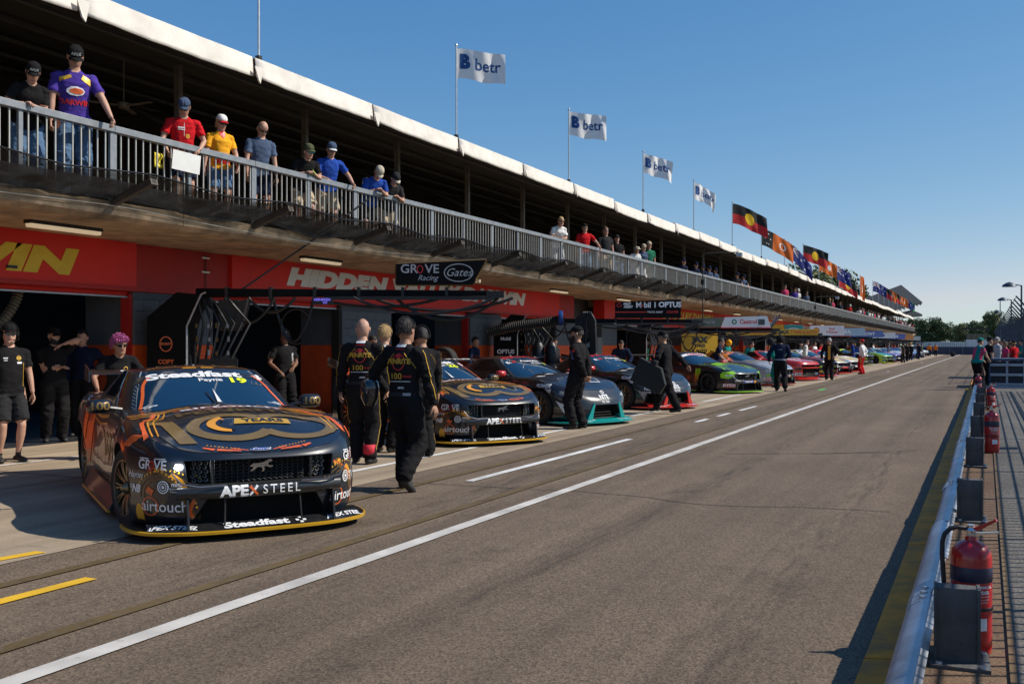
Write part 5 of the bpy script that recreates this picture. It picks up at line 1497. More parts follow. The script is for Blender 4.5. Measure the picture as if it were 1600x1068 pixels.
    # folds in the cloth
    if detail:
        for i in range(nv):
            if region[i] in (1, 2):
                p = co[i]; k = near[i]
                w_ = .35
                if k < 8: tt = D[k][1][i]; w_ = .5+.8*max(math.exp(-((tt-1)/.25)**2), math.exp(-(tt/.25)**2))
                f = 1.3-2.6*abs(noise.noise((p[0]*6+x*3, p[1]*6+y, p[2]*13))) + .6*noise.noise((p[0]*20+y, p[1]*20, p[2]*34))
                co[i] += no[i]*((f-.6)*.0115*w_+.004)
    res.vertices.foreach_set('co', co.ravel())
    mats = [SKINS[skin], C_[top], C_[bottom], C_[shoes], lip_m]
    res.materials.clear()
    for m in mats: res.materials.append(m)
    mi = np.zeros(len(res.polygons), int)
    for i, p in enumerate(res.polygons):
        v = [region[q] for q in p.vertices]; mi[i] = max(set(v), key=v.count)
    res.polygons.foreach_set('material_index', mi)
    body_pts = res
    ex = MB()
    # head
    HC = up((.012, 0, 1.625)); RH = RL.copy().to_3x3().to_4x4()
    M = Matrix.Translation(HC) @ RH @ Matrix.Rotation(R(look[0]-twist), 4, 'Z') @ Matrix.Rotation(R(look[1]-lean*.6), 4, 'Y')
    head_mesh(ex, M, 0, 4)
    for key, s_, hd in (('L', 1, handL), ('R', -1, handR)):
        w0 = J['wr'+key]; d_ = (w0-J['el'+key]).normalized()
        pn = Vector((0, -s_, 0)) if abs(d_.z) > .6 else Vector((0, 0, -1))
        if grip and hd: d_ = (d_+Vector((.3, 0, -.25))).normalized()
        hand_mesh(ex, w0, d_, pn, s_ if abs(d_.z) > .6 else -s_, (.95 if (grip and hd) else curl), 0, detail > 0)
    emesh = ex.mesh('e', mats)
    bm = bmesh.new(); bm.from_mesh(emesh); bmesh.ops.recalc_face_normals(bm, faces=bm.faces); bm.from_mesh(res)
    for f in bm.faces: f.smooth = True
    fin = bpy.data.meshes.new('body'); bm.to_mesh(fin); bm.free()
    for m in mats: fin.materials.append(m)
    bpy.data.meshes.remove(emesh); bpy.data.meshes.remove(res)
    bo = new_obj('body', fin, t)
    # hair
    mm = lambda v: M @ Vector(v)
    if hair and not bald and helmet is None:
        hb = MB(); hr = len(hair); nz, na = 10, 24
        low = -.02-hairlen*.16
        def hf(u, v):
            a = math.pi*2*u; ca, sa = math.cos(a), math.sin(a)
            # hairline: high at the brow, low at the nape
            zl = .065 if ca > .45 else (.03 if ca > -.1 else low) if hairlen < .3 else (.07 if ca > .55 else low)
            z = .142+(zl-.142)*v
            if hairlen >= .3 and z < -.04: z = z
            r_ = math.sqrt(max(0, 1-max(0, (z-.03)/.115)**2)) if z > .03 else 1-.15*max(0, -z)
            wob = 1+.05*noise.noise((ca*3+x, sa*3, z*16))+(.10*noise.noise((ca*7, sa*7+x, z*30)) if hair == 'pink' else 0)
            sc_ = 1.14 if hair == 'pink' else 1.0
            return mm(((-.012+.108*ca*r_*sc_)*wob-(.02 if z < 0 else 0)*hairlen, .087*sa*r_*wob*sc_, z+.002*(1-v)))
        hb.grid(na+1, nz, hf); ho = hb.build('hair', HAIR[hair], t, smooth=80, fix=True, solid=.008)
        if detail == 2 and not (hat and hat[0] != 'brim') :
            # separate locks so that the outline is not a smooth shell
            rr_ = random.Random(int(x*100)); lk = MB(); vv = ho.data.vertices; cen = mm((0, 0, .03))
            for q in range(520 if hair == 'pink' else 420):
                v = vv[rr_.randrange(len(vv))].co.copy(); o_ = (v-cen).normalized(); dn_ = RH.to_3x3() @ Vector((-.35, rr_.uniform(-.5, .5), -.8)); tg = (dn_-o_*dn_.dot(o_)).normalized()
                s_l = .030 if hair == 'pink' else .026
                if hair == 'pink':
                    tx = o_.cross(tg); c0 = v+o_*rr_.uniform(.002, .02); lk.tube([c0+tg*s_l*.4*math.cos(w_)+o_*s_l*.45*math.sin(w_)+tx*.004*w_ for w_ in (0, 1.2, 2.4, 3.6, 4.8, 6)], [.003, .0042, .0042, .004, .0035, .001], 4, caps=False)
                else: lk.tube([v-o_*.002, v+tg*s_l*.5+o_*.010, v+tg*s_l+o_*rr_.uniform(.002, .014)], [.004, .0035, .0008], 4, caps=False)
            lo = lk.build('hair_locks', HAIR[hair], t, smooth=80, fix=False); lo['kind'] = 'stuff'
    if beard:
        bb_ = MB(); bb_.grid(13, 5, lambda u, v: mm((.012+.088*math.cos(R(-80+160*u)), .072*math.sin(R(-80+160*u)), -.045-.068*v+.03*abs(2*u-1)*(1-v)))); bb_.build('beard', HAIR['dark'], t, smooth=80, solid=.006)
    if hat:
        kind_, hc = hat[0], hat[1]; hb = MB(); m_ = C_[hc]
        if kind_ in ('cap', 'capback'):
            hb.grid(25, 9, lambda u, v: mm((-.008+.110*math.cos(2*math.pi*u)*math.cos(v*math.pi/2)**.8, .090*math.sin(2*math.pi*u)*math.cos(v*math.pi/2)**.8, .055+.095*math.sin(v*math.pi/2))))
            hb.build('cap', m_, t, smooth=80, solid=.004)
            bm_ = MB(); sg = 1 if kind_ == 'cap' else -1
            bm_.grid(11, 4, lambda u, v: mm((sg*((.088+.085*v*math.sin(math.pi*(.12+.76*u)))-.008), .078*(2*u-1)*(1-.12*v), .063-.018*v-.022*(2*u-1)**2))); bm_.build('cap_peak', C_[hat[2]] if len(hat) > 2 else m_, t, smooth=80, solid=.005)
            if cap_print:
                s2 = text2d(cap_print, .05, bold=.03)
                cp = MB(); cp.add([mm((.104*math.cos(px_/.1)-.004, .104*math.sin(px_/.1)*.88, .092+py_)) for px_, py_ in s2[0]], s2[1])
                cp.build('cap_lettering', whitef, t, fix=False)
        else:  # wide brimmed hat
            hb.lathe([(.155, .055), (.15, .065), (.10, .062), (.095, .12), (.07, .15), (.001, .155)], 20, mtx=M); hb.build('sun_hat', m_, t, smooth=50)
    if helmet:
        hb = MB(); hb.grid(25, 12, lambda u, v: mm((-.005+.135*math.cos(2*math.pi*u)*math.sin(math.pi*(.03+.80*v)), .12*math.sin(2*math.pi*u)*math.sin(math.pi*(.03+.80*v)), .01+.15*math.cos(math.pi*(.03+.80*v)))))
        hb.build('helmet', C_[helmet], t, smooth=80, solid=.004)
    if glasses:
        gb = MB(); lm_ = mirror_l if glasses == 'mirror' else lens_m
        for s_ in (1, -1):
            gb.grid(6, 4, lambda u, v: mm((.1005-.018*u*u, s_*(.008+.058*u), .026-.036*v*(1-.25*u))))
            gb.tube([mm((.085, s_*.068, .022)), mm((-.01, s_*.080, .022))], .003, 4)
        gb.build('sunglasses', lm_, t, solid=.003, fix=False)
    elif detail == 2:
        for s_ in (1, -1):
            e_ = MB(); e_.lathe([(.001, .0), (.010, .002), (.012, -.004)], 10, axis=0, mtx=M @ Matrix.Translation((.083, s_*.032, .012))); e_.build('eye', eye_w, t)
            e_ = MB(); e_.lathe([(.001, .0025), (.005, .0022), (.006, -.003)], 8, axis=0, mtx=M @ Matrix.Translation((.084, s_*.032, .012))); e_.build('eye', eye_d, t)
    if headset:
        hb = MB()
        for s_ in (1, -1): hb.lathe([(.001, -.018), (.032, -.018), (.040, 0), (.034, .02), (.001, .024)], 14, axis=1, mtx=M @ Matrix.Translation((-.012, s_*.095, .0)))
        hb.tube([mm((-.02, .112*math.cos(a), .02+.145*math.sin(a))) for a in np.linspace(0, math.pi, 12)], .010, 6)
        hb.tube([mm((-.01, .11, -.02)), mm((.06, .10, -.06)), mm((.105, .05, -.068))], .004, 5); hb.tube([mm((.105, .05, -.068)), mm((.112, .028, -.066))], .009, 6)
        hb.build('headset', C_['black'], t, smooth=50)
    t.scale = (S, S, S)
    return dict(t=t, body=bo, up=up, J=J, M=M, bv=None, RL=RL)
def nm_is_leg(names, k): return k < 8 and names[k] in ('sh', 'th')

def wear(p, name, shapes, origin, face, mt, step=.04, off=.004, V=(0, 0, 1)):
    """flat print or trim on clothing; face: 'front' | 'back' | 'left' | 'right' seen from outside"""
    if p['bv'] is None: p['bv'] = bvh_of([p['body']])
    RL = p['RL'].to_3x3()
    U = {'front': (0, 1, 0), 'back': (0, -1, 0), 'left': (-1, 0, 0), 'right': (1, 0, 0)}[face]
    return decal(name, shapes, p['bv'], p['up'](origin), RL @ Vector(U), RL @ Vector(V), mt, p['t'], step, off, back=.35, maxd=.6)

def piping(p, name, pts, direction, mt, wd=.010):
    """raised seam tape laid over the cloth along 3D points, cast from outside"""
    if p['bv'] is None: p['bv'] = bvh_of([p['body']])
    out = []; D = Vector(direction).normalized()
    P_ = [Vector(q) for q in pts]
    for a, b in zip(P_[:-1], P_[1:]):
        for k in range(8):
            q = a.lerp(b, k/8); h = p['bv'].ray_cast(q-D*.3, D, .6)
            if h[0] is not None and (not out or (h[0]-out[-1]).length < .09): out.append(h[0]-D*.002)
    if len(out) > 3:
        mb = MB(); mb.tube(out, wd/2, 5, flat=.5); mb.build(name, mt, p['t'], fix=False)

CR = 'pit crew standing by the cars'
gold_t = mat('gold_thread', (.62, .36, .03), .6, var=.05); red_t = mat('red_print', (.5, .02, .02), .6, var=.05); lime_t = mat('lime_print', (.3, .6, .02), .6)
def suit(p, back=True, trim=True):
    """black racing overalls with gold piping, belt and back print"""
    if back:
        wear(p, 'back_lettering', [T('PENRITE', .070, bold=.035, sx=1.0)], (0, 0, 1.315), 'back', gold_t)
        wear(p, 'back_emblem', [ring2d(0, 0, .075, .085, .012, 15, 165), ring2d(0, 0, .075, .085, .012, 195, 345), move2d(poly2d([(-.03, 0), (0, .04), (.03, 0), (0, -.05)]), 0, .055)], (0, 0, 1.31), 'back', red_t, off=.003)
        wear(p, 'back_numeral', [T('100', .085, bold=.01, sx=1.15)], (0, .03, 1.165), 'back', gold_t)
        wear(p, 'back_print', [move2d(T('YEARS', .03, bold=.03), 0, 0)], (0, -.09, 1.165), 'back', red_t)
        wear(p, 'back_line', [rect2d(-.12, -.003, .12, .003)], (0, 0, 1.115), 'back', whitef)
        wear(p, 'back_small_print', [T('APEX', .03, bold=.02)], (0, -.03, 1.05), 'back', whitef)
        wear(p, 'collar_print', [T('new balance', .022, bold=.03)], (0, 0, 1.44), 'back', red_t)
        wear(p, 'collar_lining', [rect2d(-.055, -.014, .055, .014)], (0, 0, 1.475), 'back', whitef)
    wear(p, 'belt', [rect2d(-.16, -.022, .16, .022)], (0, 0, .985), 'back', C_['dgrey'], off=.006)
    wear(p, 'belt_print', [rect2d(-.035, -.014, .04, .014)], (0, -.09, .985), 'back', greyf, off=.009)
    if trim:
        J = p['J']
        for key, s_ in (('L', 1), ('R', -1)):
            piping(p, 'leg_piping', [J['hip'+key]+Vector((-.02, s_*.06, 0)), J['kn'+key]+Vector((-.02, s_*.03, 0)), J['ank'+key]+Vector((-.02, s_*.02, .05))], (0, -s_, 0), gold_t)
            piping(p, 'sleeve_piping', [J['sh'+key]+Vector((-.01, 0, .03)), J['el'+key], J['wr'+key]+Vector((0, 0, .03))], (.45, -s_, 0), gold_t)
            piping(p, 'shoulder_piping', [p['up']((-.08, s_*.06, 1.40)), p['up']((-.08, s_*.15, 1.30)), p['up']((-.08, s_*.175, 1.24))], (1, 0, 0), gold_t)

# the three in black overalls walking away beside the front car
p = person(-5.50, 8.93, 0, 88, 'man in black racing overalls walking away along the lane with gold print on his back', h=1.80, sleeves='long', hair='dark', detail=2, skin=1,
           footL=(.14, .10, 0), footR=(-.16, -.09, .07), handR=(.06, -.34, .82), handL=(.16, .33, 1.00), lean=2, shoes='sole', twist=0)
suit(p)
wear(p, 'collar_star', [T('*', .03)], (0, 0, 1.475), 'back', bluef, off=.008)
hm_ = MB(); hm_.lathe([(.001, -.13), (.06, -.12), (.095, -.04), (.10, .06), (.085, .13), (.05, .15)], 18)
o = hm_.build('carried_canister', mat('canister_black', (.02, .02, .022), .15, coat=1), None, smooth=50); o.location = (-5.84, 8.80, 1.02); o.rotation_euler = (R(8), R(6), 0)
tag(o, 'glossy black canister held under the arm of the walking man in overalls', 'canister')
p = person(-7.25, 10.75, 0, 108, 'bald man in black racing overalls with red sock tops seen from behind', h=1.86, sleeves='long', bald=True, hair=None, detail=2, skin=0, look=(28, 4), handL=(.08, .30, .84), handR=(.12, -.28, .84), footL=(.06, .10, 0), footR=(-.05, -.10, 0))
suit(p)
for key in 'R':
    a_ = p['J']['ank'+key]; c_ = MB(); c_.tube([a_+Vector((0, 0, .03)), a_+Vector((0, 0, .16))], [.074, .076], 14, caps=False); c_.build('sock_top', mat('red_white_sock', (.6, .02, .04), .7), p['t'], smooth=60, solid=.004)
p = person(-7.75, 12.05, 0, 95, 'fair haired crewman in black overalls between the bald man and the walking man', h=1.80, sleeves='long', hair='blond', detail=2, skin=0, look=(10, 0)); suit(p, trim=False)
p = person(-6.95, 11.75, 0, 150, 'crewman with a blue headset half hidden behind the walking man in overalls', h=1.76, sleeves='long', hair='dark', headset=True, detail=1, skin=1, look=(-20, 5)); suit(p, back=False)
# left edge
p = person(-11.5, 8.90, 0, -18, 'man in black team polo and shorts with sunglasses standing at the far left', h=1.79, legs='shorts', top='black', bottom='dgrey', hair='dark', hat=('cap', 'black'), glasses=True, headset=True, detail=2, skin=0, handL=(.10, .27, .80), handR=(.05, -.26, .85), look=(-10, 0), belly=.02)
wear(p, 'chest_badge', [ring2d(0, 0, .03, .03, .010), rect2d(-.03, -.01, .03, .01)], (0, .08, 1.33), 'front', gold_t); wear(p, 'chest_print', [rect2d(-.03, -.012, .03, .012)], (0, .085, 1.27), 'front', whitef)
wear(p, 'chest_print', [rect2d(-.025, -.008, .025, .008), rect2d(-.02, -.035, .02, -.025)], (0, -.08, 1.33), 'front', whitef); wear(p, 'shirt_stripe', [strip2d([(0, -.15), (.01, .15)], .006)], (0, .13, 1.12), 'front', gold_t)
p = person(-13.3, 11.1, 0, -30, 'man in a dark cap raising a hand to his face inside the garage', h=1.80, top='black', hair='dark', hat=('cap', 'black'), beard=True, detail=1, skin=0, handL=(.13, .10, 1.50), handR=(.15, .05, 1.15), look=(15, 12))
p = person(-13.7, 12.0, 0, -60, 'person in black with a blue jacket standing in the dark of the garage', h=1.78, top='navy', sleeves='long', hair='dark', detail=0, skin=0, handL=(.1, .2, 1.1))
p = person(-10.6, 9.85, 0, -35, 'woman with curly pink hair and sunglasses leaning over the rear of the front car', h=1.70, top='black', hair='pink', glasses=True, female=True, lean=22, detail=2, skin=1, handL=(.45, .32, .98), handR=(.42, -.30, .98), look=(15, 0), grip=True)
wear(p, 'chest_badge', [ring2d(0, 0, .028, .028, .010)], (0, .075, 1.33), 'front', gold_t); wear(p, 'chest_print', [disc2d(0, 0, .032, .016)], (0, .07, 1.27), 'front', whitef)
# behind the front car
p = person(-12.3, 15.55, 0, -25, 'crewman with black cap and headset under the hanging hoses', h=1.82, sleeves='short', hair='dark', hat=('cap', 'dgrey'), headset=True, detail=2, skin=2, look=(-12, 8), handL=(.25, .05, 1.05), handR=(.2, -.2, 1.0), cap_print='P')
wear(p, 'shirt_print', [move2d(T('GATES', .05, bold=.03), 0, 0, R(90))], (0, .12, 1.25), 'front', whitef); wear(p, 'sleeve_print', [rect2d(-.02, -.06, .02, .06)], (0, 0, 1.3), 'right', greyf)
p = person(-12.3, 18.3, 0, -10, 'crewman in grey and red overalls bending over the rear of the second car', h=1.78, top='dgrey', bottom='dgrey', sleeves='long', hair='dark', detail=1, skin=1, lean=20, look=(-5, 14), handL=(.4, .2, .95), handR=(.35, -.25, .95))
wear(p, 'red_shoulder', [rect2d(-.17, -.035, .17, .035)], (0, 0, 1.36), 'front', red_t); wear(p, 'white_stripe', [rect2d(-.10, -.16, -.07, .1), rect2d(.07, -.16, .10, .1)], (0, 0, 1.25), 'front', whitef); wear(p, 'chest_red', [rect2d(-.05, -.12, .05, .06)], (0, 0, 1.25), 'front', red_t)
# by the teal car
p = person(-6.72, 16.9, 0, 176, 'bearded man in black cap standing with hands behind his back beside the teal lipped car', h=1.86, sleeves='long', hair='dark', hat=('cap', 'black'), detail=2, skin=1, beard=True, look=(14, 6), handL=(-.17, .06, .92), handR=(-.18, -.05, .92), footL=(.03, .10, 0), footR=(-.06, -.10, 0))
wear(p, 'sleeve_print', [rect2d(-.03, -.08, .03, .06)], (0, 0, 1.28), 'left', bluef); wear(p, 'chest_print', [T('OPTUS', .05, bold=.03)], (0, 0, 1.32), 'front', whitef); wear(p, 'chest_dash', [rect2d(-.02, -.05, .02, .05)], (0, -.12, 1.2), 'front', red_t)
wear(p, 'shoulder_red', [rect2d(-.02, -.02, .02, .03)], (-.05, 0, 1.34), 'left', red_t, off=.007)
p = person(-6.5, 21.75, 0, 168, 'man in cap and mirrored sunglasses carrying a black tray past the red lipped car', h=1.84, sleeves='long', hair='dark', hat=('cap', 'black'), glasses='mirror', detail=2, skin=1, lean=6, footL=(-.32, .09, .03), footR=(.30, -.08, 0), handL=(.18, .34, 1.0), handR=(-.30, -.40, .98), look=(4, 8))
wear(p, 'sleeve_print', [rect2d(-.03, -.08, .03, .06)], (0, 0, 1.28), 'left', bluef); wear(p, 'collar_red', [rect2d(-.02, -.12, .02, .08)], (.05, 0, 1.3), 'left', red_t)
tr = MB(); tr.prism([(-.36, -.25), (.36, -.30), (.40, -.05), (.18, .25), (-.34, .30)], 1, -.16, .16); tr.box(-.05, .05, -.18, .18, .2, .36)
o = tr.build('black_tray', mat('tray_black', (.008, .008, .008), .7), None, bevel=.02); o.location = (-6.72, 21.25, .86); o.rotation_euler = (0, R(22), R(10))
tag(o, 'black angular tray carried at the hip of the man with mirrored sunglasses', 'tray')
p = person(-10.9, 31.3, 0, -70, 'mechanic in navy shirt leaning over the back of the red lipped car', h=1.78, top='navy', sleeves='long', hair='dark', detail=1, skin=1, lean=28, look=(0, 12), handL=(.4, .25, .95), handR=(.4, -.2, .95))
wear(p, 'sleeve_print', [rect2d(-.03, -.05, .03, .05)], (0, 0, 1.28), 'right', whitef)
p = person(-8.9, 36.2, 0, 5, 'mechanic in navy shirt with sunglasses between the green clawed car and the silver car', h=1.80, top='navy', bottom='navy', sleeves='short', hair='dark', glasses=True, detail=1, skin=0, lean=12, handL=(.28, .1, 1.0), handR=(.3, -.1, .95))
wear(p, 'sleeve_print', [rect2d(-.12, -.03, .12, .03)], (0, 0, 1.32), 'front', whitef)
p = person(-6.2, 33.9, 0, 100, 'crewman in dark overalls and black helmet walking past the silver car', h=1.86, top='navy', bottom='black', sleeves='long', hair=None, helmet='black', detail=2, skin=0, lean=5, footL=(.12, .10, 0), footR=(-.26, -.14, .05), handL=(.1, .34, .95), handR=(.25, -.15, 1.05), look=(-30, 10))
wear(p, 'belt', [rect2d(-.16, -.018, .16, .018)], (0, 0, .985), 'back', greyf, off=.006); wear(p, 'back_panel', [rect2d(-.11, -.10, .11, .10)], (0, 0, 1.25), 'back', C_['navy'], off=.006); wear(p, 'back_print', [T('TEAM', .05, bold=.03)], (0, 0, 1.3), 'back', greyf, off=.01)
p = person(-6.9, 37.0, 0, 200, 'crewman in teal overalls and dark helmet bending beside the red car', h=1.82, top='teal', bottom='teal', sleeves='long', hair=None, helmet='dgrey', detail=1, skin=1, lean=16, handL=(.35, .1, 1.1), handR=(.35, -.1, 1.1))
p = person(-10.2, 43.0, 0, -10, 'crewman in teal wearing a yellow helmet behind the silver car', h=1.78, top='teal', bottom='teal', sleeves='long', hair=None, helmet='yellow', detail=1, lean=12)
p = person(-9.8, 45.4, 0, -30, 'crewman in dark teal bending behind the red car', h=1.76, top='teal', bottom='teal', sleeves='long', hair='dark', detail=1, lean=25)
p = person(-6.3, 46.2, 0, 95, 'man in black and gold overalls standing side on next to the dark blue car', h=1.86, top='black', bottom='black', sleeves='long', hair='grey', detail=1, skin=0, look=(10, 0), handL=(.05, .3, .9), handR=(-.1, -.2, 1.0), footR=(-.22, -.1, 0))
wear(p, 'flank_gold', [rect2d(-.05, -.30, .05, .28)], (0, 0, 1.15), 'back', gold_t)
p = person(-5.95, 56.0, 0, 165, 'man in white shirt and red trousers standing at the edge of the concrete', h=1.84, top='white', bottom='red', sleeves='long', hair='dark', hat=('cap', 'red'), detail=1, skin=1, handL=(-.1, .1, .95), handR=(-.1, -.1, .95))
wear(p, 'leg_stripe', [rect2d(-.03, -.3, .03, .3)], (0, 0, .6), 'left', amber)
p = person(-8.4, 52.6, 0, 10, 'man in white shirt and red trousers among the yellow bonneted cars', h=1.84, top='white', bottom='red', sleeves='long', hair='dark', detail=1, skin=0, lean=8)
p = person(-9.2, 56.4, 0, -10, 'man in grey with a cap behind the white shirted man', h=1.78, top='dgrey', hair='dark', hat=('cap', 'black'), detail=0)
p = person(-9.4, 81.8, 0, 20, 'man in blue overalls beside the dark green car', h=1.86, top='blue', bottom='blue', sleeves='long', hair='dark', hat=('cap', 'black'), detail=1, skin=1)
p = person(-9.6, 85.2, 0, -40, 'man in blue overalls leaning into the car behind the yellow green one', h=1.80, top='blue', bottom='blue', sleeves='long', hair='dark', detail=0, lean=45)
for k, (X, Y, f, tp, bt, lb) in enumerate((
   (-6.75, 96.5, 150, 'black', 'black', 'crewman in black standing in front of the violet car'), (-6.9, 103.5, 60, 'dgrey', 'black', 'crewman in dark grey next past the violet car'),
   (-7.1, 112, 100, 'black', 'black', 'crewman in black with a yellow cap far down the lane'), (-8.2, 99.3, 0, 'slate', 'black', 'man in slate blue behind the violet car'),
   (-6.8, 121, 40, 'navy', 'navy', 'crewman in navy beside the far dark blue car'), (-7.0, 123.0, 200, 'blue', 'navy', 'crewman in brighter blue facing the one in navy'),
   (-7.6, 134, 90, 'black', 'black', 'distant man in black near the far end of the row'), (-7.3, 136, 0, 'camo', 'black', 'distant man in olive near the far end of the row'),
   (-7.4, 157, 90, 'orange', 'navy', 'distant official in orange top, left of the pair'), (-6.6, 158, 90, 'orange', 'navy', 'distant official in orange top, right of the pair'),
   (-9.5, 66, -20, 'red', 'black', 'man in red behind the second yellow bonneted car'), (-10.5, 70, -20, 'white', 'black', 'man in a white top in front of the far garages'), (-10.2, 74, -60, 'blue', 'black', 'man in blue by the dark garage doorway'),
   (-10.4, 92, -60, 'black', 'black', 'man in black by the garages behind the yellow green car'), (-10.4, 108, 0, 'white', 'navy', 'man in white by the distant garages'), (-9.0, 128, 0, 'lgrey', 'navy', 'man in light grey by the distant garages'))):
    person(X, Y, 0, f, lb, h=1.74+.02*(k % 5), top=tp, bottom=bt, sleeves='long' if k % 3 else 'short', hair='dark', hat=(('cap', 'yellow') if k == 2 else ('cap', 'black')) if k % 2 == 0 else None, detail=0, skin=k % 2, footL=(.12 if k % 2 else .02, .10, 0), footR=(-.10, -.10, 0))
# inside the garages, half lit
for X, Y, f, tp, lb in ((-13.0, 21.6, -20, 'black', 'man in black inside the garage behind the second car'), (-12.6, 24.0, 0, 'navy', 'crewman in navy by the hose rack of the second boom'), (-12.3, 28.8, -20, 'dgrey', 'crewman in grey behind the teal lipped car'),
                        (-13.2, 33.5, -20, 'black', 'person in black in the dark passage between garages'), (-12.9, 40.0, -10, 'green', 'crewman in green inside the garage behind the clawed car'), (-12.8, 52.0, -10, 'teal', 'crewman in teal by the far garage door')):
    person(X, Y, 0, f, lb, h=1.76, top=tp, sleeves='long', hair='dark', detail=0, skin=1, lean=6)

# ---------------------------------------------------------------- spectators on the balcony (floor at 3.5 m, rail top 1.03 m above it)
BG = 'spectators at the balcony rail'
ZB = 3.5
def spec(Y, face, label, X=-11.12, **k):
    if Y > 40:
        k.setdefault('look', (rnd.uniform(-25, 25), rnd.uniform(5, 30))); k.setdefault('lean', rnd.uniform(2, 22)); k.setdefault('footL', (rnd.uniform(-.15, .2), .12, 0))
        if rnd.random() < .6: k.setdefault('handR', (.34, -.2, 1.04))
    k.setdefault('detail', 2 if Y < 22 else 1 if Y < 45 else 0)
    return person(X, Y, ZB, face, label, group=BG, **k)
p = spec(8.85, -25, 'woman in black cap and dark shirt leaning on the rail at the far left', h=1.68, female=True, hair='dark', hairlen=.4, top='black', bottom='denim', hat=('cap', 'black'), cap_print='APEX', lean=30, handL=(.38, -.02, 1.08), handR=(.42, -.12, 1.08), look=(-8, 30), skin=0, drop=.02, curl=.8)
wear(p, 'sleeve_print', [rect2d(-.04, -.02, .04, .02)], (0, 0, 1.34), 'right', whitef)
p = spec(9.58, -32, 'tall man in purple and yellow printed shirt and black cap at the rail', h=2.02, hair='dark', top='purple', bottom='denim', hat=('cap', 'black'), cap_print='APEX', lean=12, handL=(.30, .38, .91), handR=(.10, -.26, .80), look=(-4, 36), footL=(-.15, .12, 0), skin=0, grip=True)
wear(p, 'shirt_print', [disc2d(0, 0, .10, .055, 9)], (0, 0, 1.25), 'front', whitef, off=.005); wear(p, 'shirt_print', [disc2d(.01, 0, .08, .035, 7)], (0, 0, 1.25), 'front', orng, off=.008)
wear(p, 'shirt_lettering', [T('DARWIN', .085, bold=.04)], (0, 0, 1.12), 'front', redf, off=.006); wear(p, 'shirt_flash', [poly2d([(-.16, .0), (-.04, .06), (-.05, .09), (-.17, .05)]), poly2d([(.06, .05), (.16, -.02), (.17, .05), (.08, .10)])], (0, 0, 1.34), 'front', gold_b, off=.006)
p = spec(11.6, -38, 'man in red team shirt and grey cap holding a white sheet over the rail', h=1.78, hair='dark', top='red', bottom='navy', legs='shorts', hat=('cap', 'slate'), glasses=True, lean=16, handL=(.30, .20, .96), handR=(.28, -.25, .92), look=(-12, 30), footR=(.12, -.1, 0), skin=0, belly=.03)
wear(p, 'chest_shell', [disc2d(0, 0, .032, .036, 12)], (0, .05, 1.22), 'front', amber, off=.006); wear(p, 'chest_print', [rect2d(-.05, -.010, .05, .010), rect2d(-.05, -.035, .05, -.022)], (0, -.04, 1.34), 'front', whitef)
wear(p, 'zip', [rect2d(-.003, -.12, .003, .07)], (0, .0, 1.34), 'front', whitef)
o = MB().box(-.004, .004, -.30, .30, -.14, .14).build('white_sheet', white_m, None); o.location = (-10.70, 11.25, 4.24); o.rotation_euler = (0, R(6), R(3)); tag(o, 'blank white sheet hung over the rail by the man in red', 'sheet')
o = MB().grid(6, 8, lambda u, v: (.03*math.sin(v*9)*u, -.07+.14*u, -.22*v)).build('yellow_bag', mat('yellow_plastic', (.7, .55, .03), .5), None, smooth=80, solid=.004); o.location = (-10.86, 10.85, 4.32); tag(o, 'crumpled yellow bag hanging beside the white sheet', 'bag')
p = spec(12.41, -28, 'woman in yellow and red shirt with white cap and denim skirt at the rail', h=1.70, female=True, belly=.03, hair='blond', hairlen=.35, top='yellow', bottom='denim', legs='shorts', hat=('cap', 'white', 'red'), glasses=True, lean=8, handL=(.20, .24, .92), handR=(.1, -.28, .86), look=(8, 18), twist=8, skin=0)
wear(p, 'red_collar', [poly2d([(-.10, .08), (0, -.05), (.10, .08)])], (0, 0, 1.42), 'front', redf, off=.005); wear(p, 'red_hem', [rect2d(-.18, -.05, .18, .05)], (0, 0, 1.02), 'front', redf, off=.005); wear(p, 'orange_band', [rect2d(-.18, -.05, .18, .04)], (0, 0, 1.12), 'front', amber, off=.004)
p = spec(13.35, -22, 'bald man in slate blue polo looking down over the rail', h=1.80, bald=True, hair=None, top='slate', bottom='navy', legs='shorts', glasses=True, lean=13, look=(-6, 34), twist=-6, skin=0, handL=(.15, .27, .82), handR=(.14, -.27, .80), belly=.01)
p = spec(14.53, -30, 'man in black shirt with green print and camouflage cap leaning on the rail', h=1.72, hair='dark', top='black', bottom='beige', legs='shorts', hat=('cap', 'camo'), glasses='mirror', lean=30, drop=.05, handL=(.44, .06, 1.08), handR=(.42, -.10, 1.08), look=(14, 10), footL=(.2, .12, 0), skin=0, curl=.8)
wear(p, 'green_print', M_claw(0, 0, .32), (0, .06, 1.28), 'front', lime_t)
p = spec(15.3, -30, 'man in royal blue polo and blue cap with one hand on the rail', h=1.80, hair='dark', top='blue', bottom='beige', legs='shorts', hat=('cap', 'slate', 'white'), glasses=True, lean=17, handL=(.32, .38, 1.0), handR=(.34, -.10, 1.03), look=(-8, 20), footR=(-.18, -.1, 0), skin=0, grip=True)
p = spec(16.68, -30, 'man in blue shirt and tan cap bending over the rail', h=1.74, hair='brown', top='blue', bottom='dgrey', legs='shorts', hat=('cap', 'cream'), lean=42, drop=.03, handL=(.50, .05, 1.06), handR=(.48, -.08, 1.06), look=(-6, 46), footL=(-.1, .12, 0), skin=0)
wear(p, 'sleeve_print', [rect2d(-.05, -.05, .05, .05)], (0, 0, 1.34), 'right', whitef)
